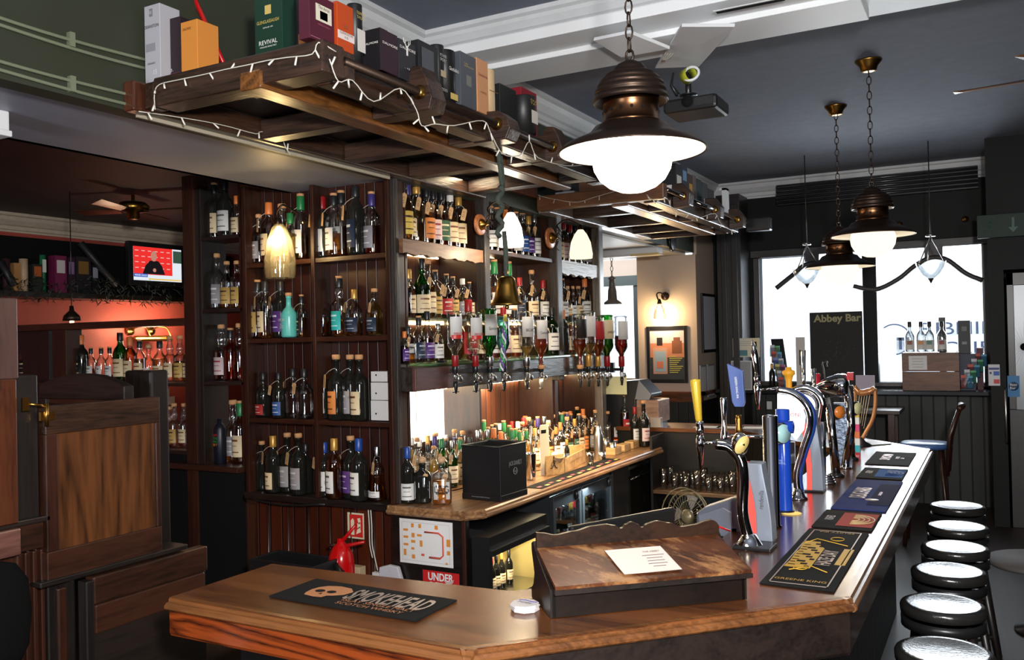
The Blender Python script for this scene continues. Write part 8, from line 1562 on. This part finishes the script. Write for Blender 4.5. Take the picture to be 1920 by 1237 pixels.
for i, (px, py, ty, fin, lab) in enumerate(((1512, 502, 459, 545, 'left glass bowl lamp hanging on rods before the street window'), (1744, 490, 443, 536, 'right glass bowl lamp hanging on rods before the street window'))):
    y_ = 9.4; c = AY(px, py, y_); tp = AY(px, ty, y_); t = thing('bowl_lamp', lab, 'hanging lamp', c, 'glass bowl lamps by the window'); R_ = 26 * depth(c) / FPX
    MB().lathe([(R_, 0), (R_ * 1.02, -.006), (R_ * .9, -.06), (R_ * .6, -.13), (R_ * .25, -.165), (0, -.17), (R_ * .25, -.16), (R_ * .58, -.125), (R_ * .88, -.058), (R_ * .98, -.004)], c, 28, cap=False).build('glass_bowl', clear('frosted_bowl', (.97, .98, .98), .02, edge=.85, gmax=.3), t)
    MB().lathe([(.045, 0), (.04, .02), (0, .025)], tp, 16).build('top_cup', steel, t)
    for k in range(3): a_ = k * 2.09 + .4; MB().tube([tp, c + V((R_ * .95 * math.cos(a_), R_ * .95 * math.sin(a_), 0))], .006, 6).build('rod', steel, t)
    MB().lathe([(.004, -.21), (.018, -.18), (.03, -.165), (0, -.16)], c, 12).build('finial', darkbrass, t); MB().cyl(tp, (tp.x, tp.y, CZ), .005).build('cord', black, t)
c = AY(1145, 600, 9.0); c = AY(1148, 570, 9.0); t = thing('alcove_pendant', 'grey bell-shaped pendant lamp hanging before the alcove window', 'hanging lamp', c); R_ = 20 * depth(c) / FPX
MB().lathe([(R_, 0), (R_ * .7, .03), (R_ * .45, .05), (R_ * .4, .15), (R_ * .3, .2), (R_ * .26, .27), (R_ * .4, .28), (R_ * .1, .31), (0, .31)], c, 20).build('shade', pbr('grey_pendant', H(96, 90, 84), .4), t); chain(t, V((c.x, c.y, 2.83)), c + Z * .31, .06, .004)
a = AZ(1188, 466, 2.83); t = thing('ceiling_batten_light', 'short white batten light under the alcove soffit', 'light fitting', a); MB().box((a.x - .35, a.y - .07, 2.75), (a.x + .3, a.y + .07, 2.83)).build('casing', white, t, .02); MB().box((a.x - .02, a.y - .075, 2.745), (a.x + .3, a.y + .075, 2.77)).build('lens', pbr('warm_lens', H(220, 190, 130), .3), t, .01)
c = AX(1258, 452, -3.025); t = MB().lathe([(.11, 0), (.11, .02), (.08, .03), (.0, .03)], c, 24, (1, 0, 0)).build('round_wall_vent', black, None, label='round black vent on the grey wall above the cream pier', cat='vent')
# table and chair by the window
tz_ = 1.02; a = AY(1600, 765, 9.9); b = AY(1690, 765, 9.9)
t = thing('high_table', 'dark wooden table below the window ledge behind the harp font', 'table', (-1.3, 10, 0)); zt_ = AY(1690, 770, 9.7).z; MB().box((-1.6, 9.7, zt_ - .04), (b.x, 10.25, zt_)).build('tabletop', browny, t, .004)
for x_, y_ in ((-1.5, 9.8), (b.x - .12, 9.8), (-1.5, 10.15), (b.x - .12, 10.15)): MB().box((x_, y_ - .03, 0), (x_ + .06, y_ + .03, zt_ - .04)).build('leg', brownz, t)
yS = 8.6; s0 = AY(1735, 832, yS); zs_ = s0.z; t = thing('high_chair', 'tall dark chair with blue seat behind the far counter corner', 'chair', (s0.x, yS, 0)); hz_ = AY(1790, 762, yS).z
xa = AY(1690, 830, yS).x; xb_ = AY(1782, 830, yS).x
MB().lathe([(0, -.03), (.2, -.03), (.215, 0), (.2, .015), (0, .02)], ((xa + xb_) / 2, yS, zs_), 28).build('seat', pbr('blue_vinyl', H(70, 104, 160), .3), t)
for dx in (-.15, .15):
    for dy in (-.13, .13): MB().tube([((xa + xb_) / 2 + dx * .8, yS + dy * .8, zs_ - .03), ((xa + xb_) / 2 + dx * 1.2, yS + dy * 1.2, 0)], .018, 8).build('leg', brownz, t)
for dy in (-.16, .16): MB().tube([((xa + xb_) / 2 + .17, yS + dy, zs_ - .25), ((xa + xb_) / 2 + .2, yS + dy, zs_ + .1), ((xa + xb_) / 2 + .28, yS + dy, hz_)], .02, 8).build('back_post', brownz, t)
MB().tube([((xa + xb_) / 2 + .28, yS - .2, hz_), ((xa + xb_) / 2 + .30, yS, hz_ + .01), ((xa + xb_) / 2 + .28, yS + .2, hz_)], .026, 8).build('top_rail', brownx, t)
for k in range(3): MB().cyl(((xa + xb_) / 2 + .2, yS - .08 + .08 * k, zs_ + .02), ((xa + xb_) / 2 + .28, yS - .08 + .08 * k, hz_), .009).build('back_spindle', brownz, t)
p = AZ(1890, 1045, .45); t = thing('low_round_table', 'low round grey table at the right edge of the floor', 'table', (p.x + .15, p.y, 0)); MB().lathe([(.0, .42), (.3, .42), (.31, .435), (.3, .45), (0, .45)], (p.x + .18, p.y, 0), 32).build('tabletop', pbr('grey_stone_top', H(100, 94, 92), .7, 0, .2), t); MB().lathe([(.16, 0), (.16, .02), (.03, .05), (.03, .42)], (p.x + .18, p.y, 0), 18).build('pedestal', black, t)
c = AY(1808, 410, 10.6); MB().lathe([(.02, 0), (.035, .02), (.03, .04), (0, .045)], AY(1686, 421, WY - .01), 14, (0, -1, 0)).build('brass_stud', brass, None, label='brass round stud on the dark wall right of the hanging lamp', cat='stud'); MB().lathe([(.02, 0), (.035, .02), (.03, .04), (0, .045)], AY(1809, 411, WY - .01), 14, (0, -1, 0)).build('brass_stud', brass, None, label='brass round stud on the dark wall left of the exit sign', cat='stud')
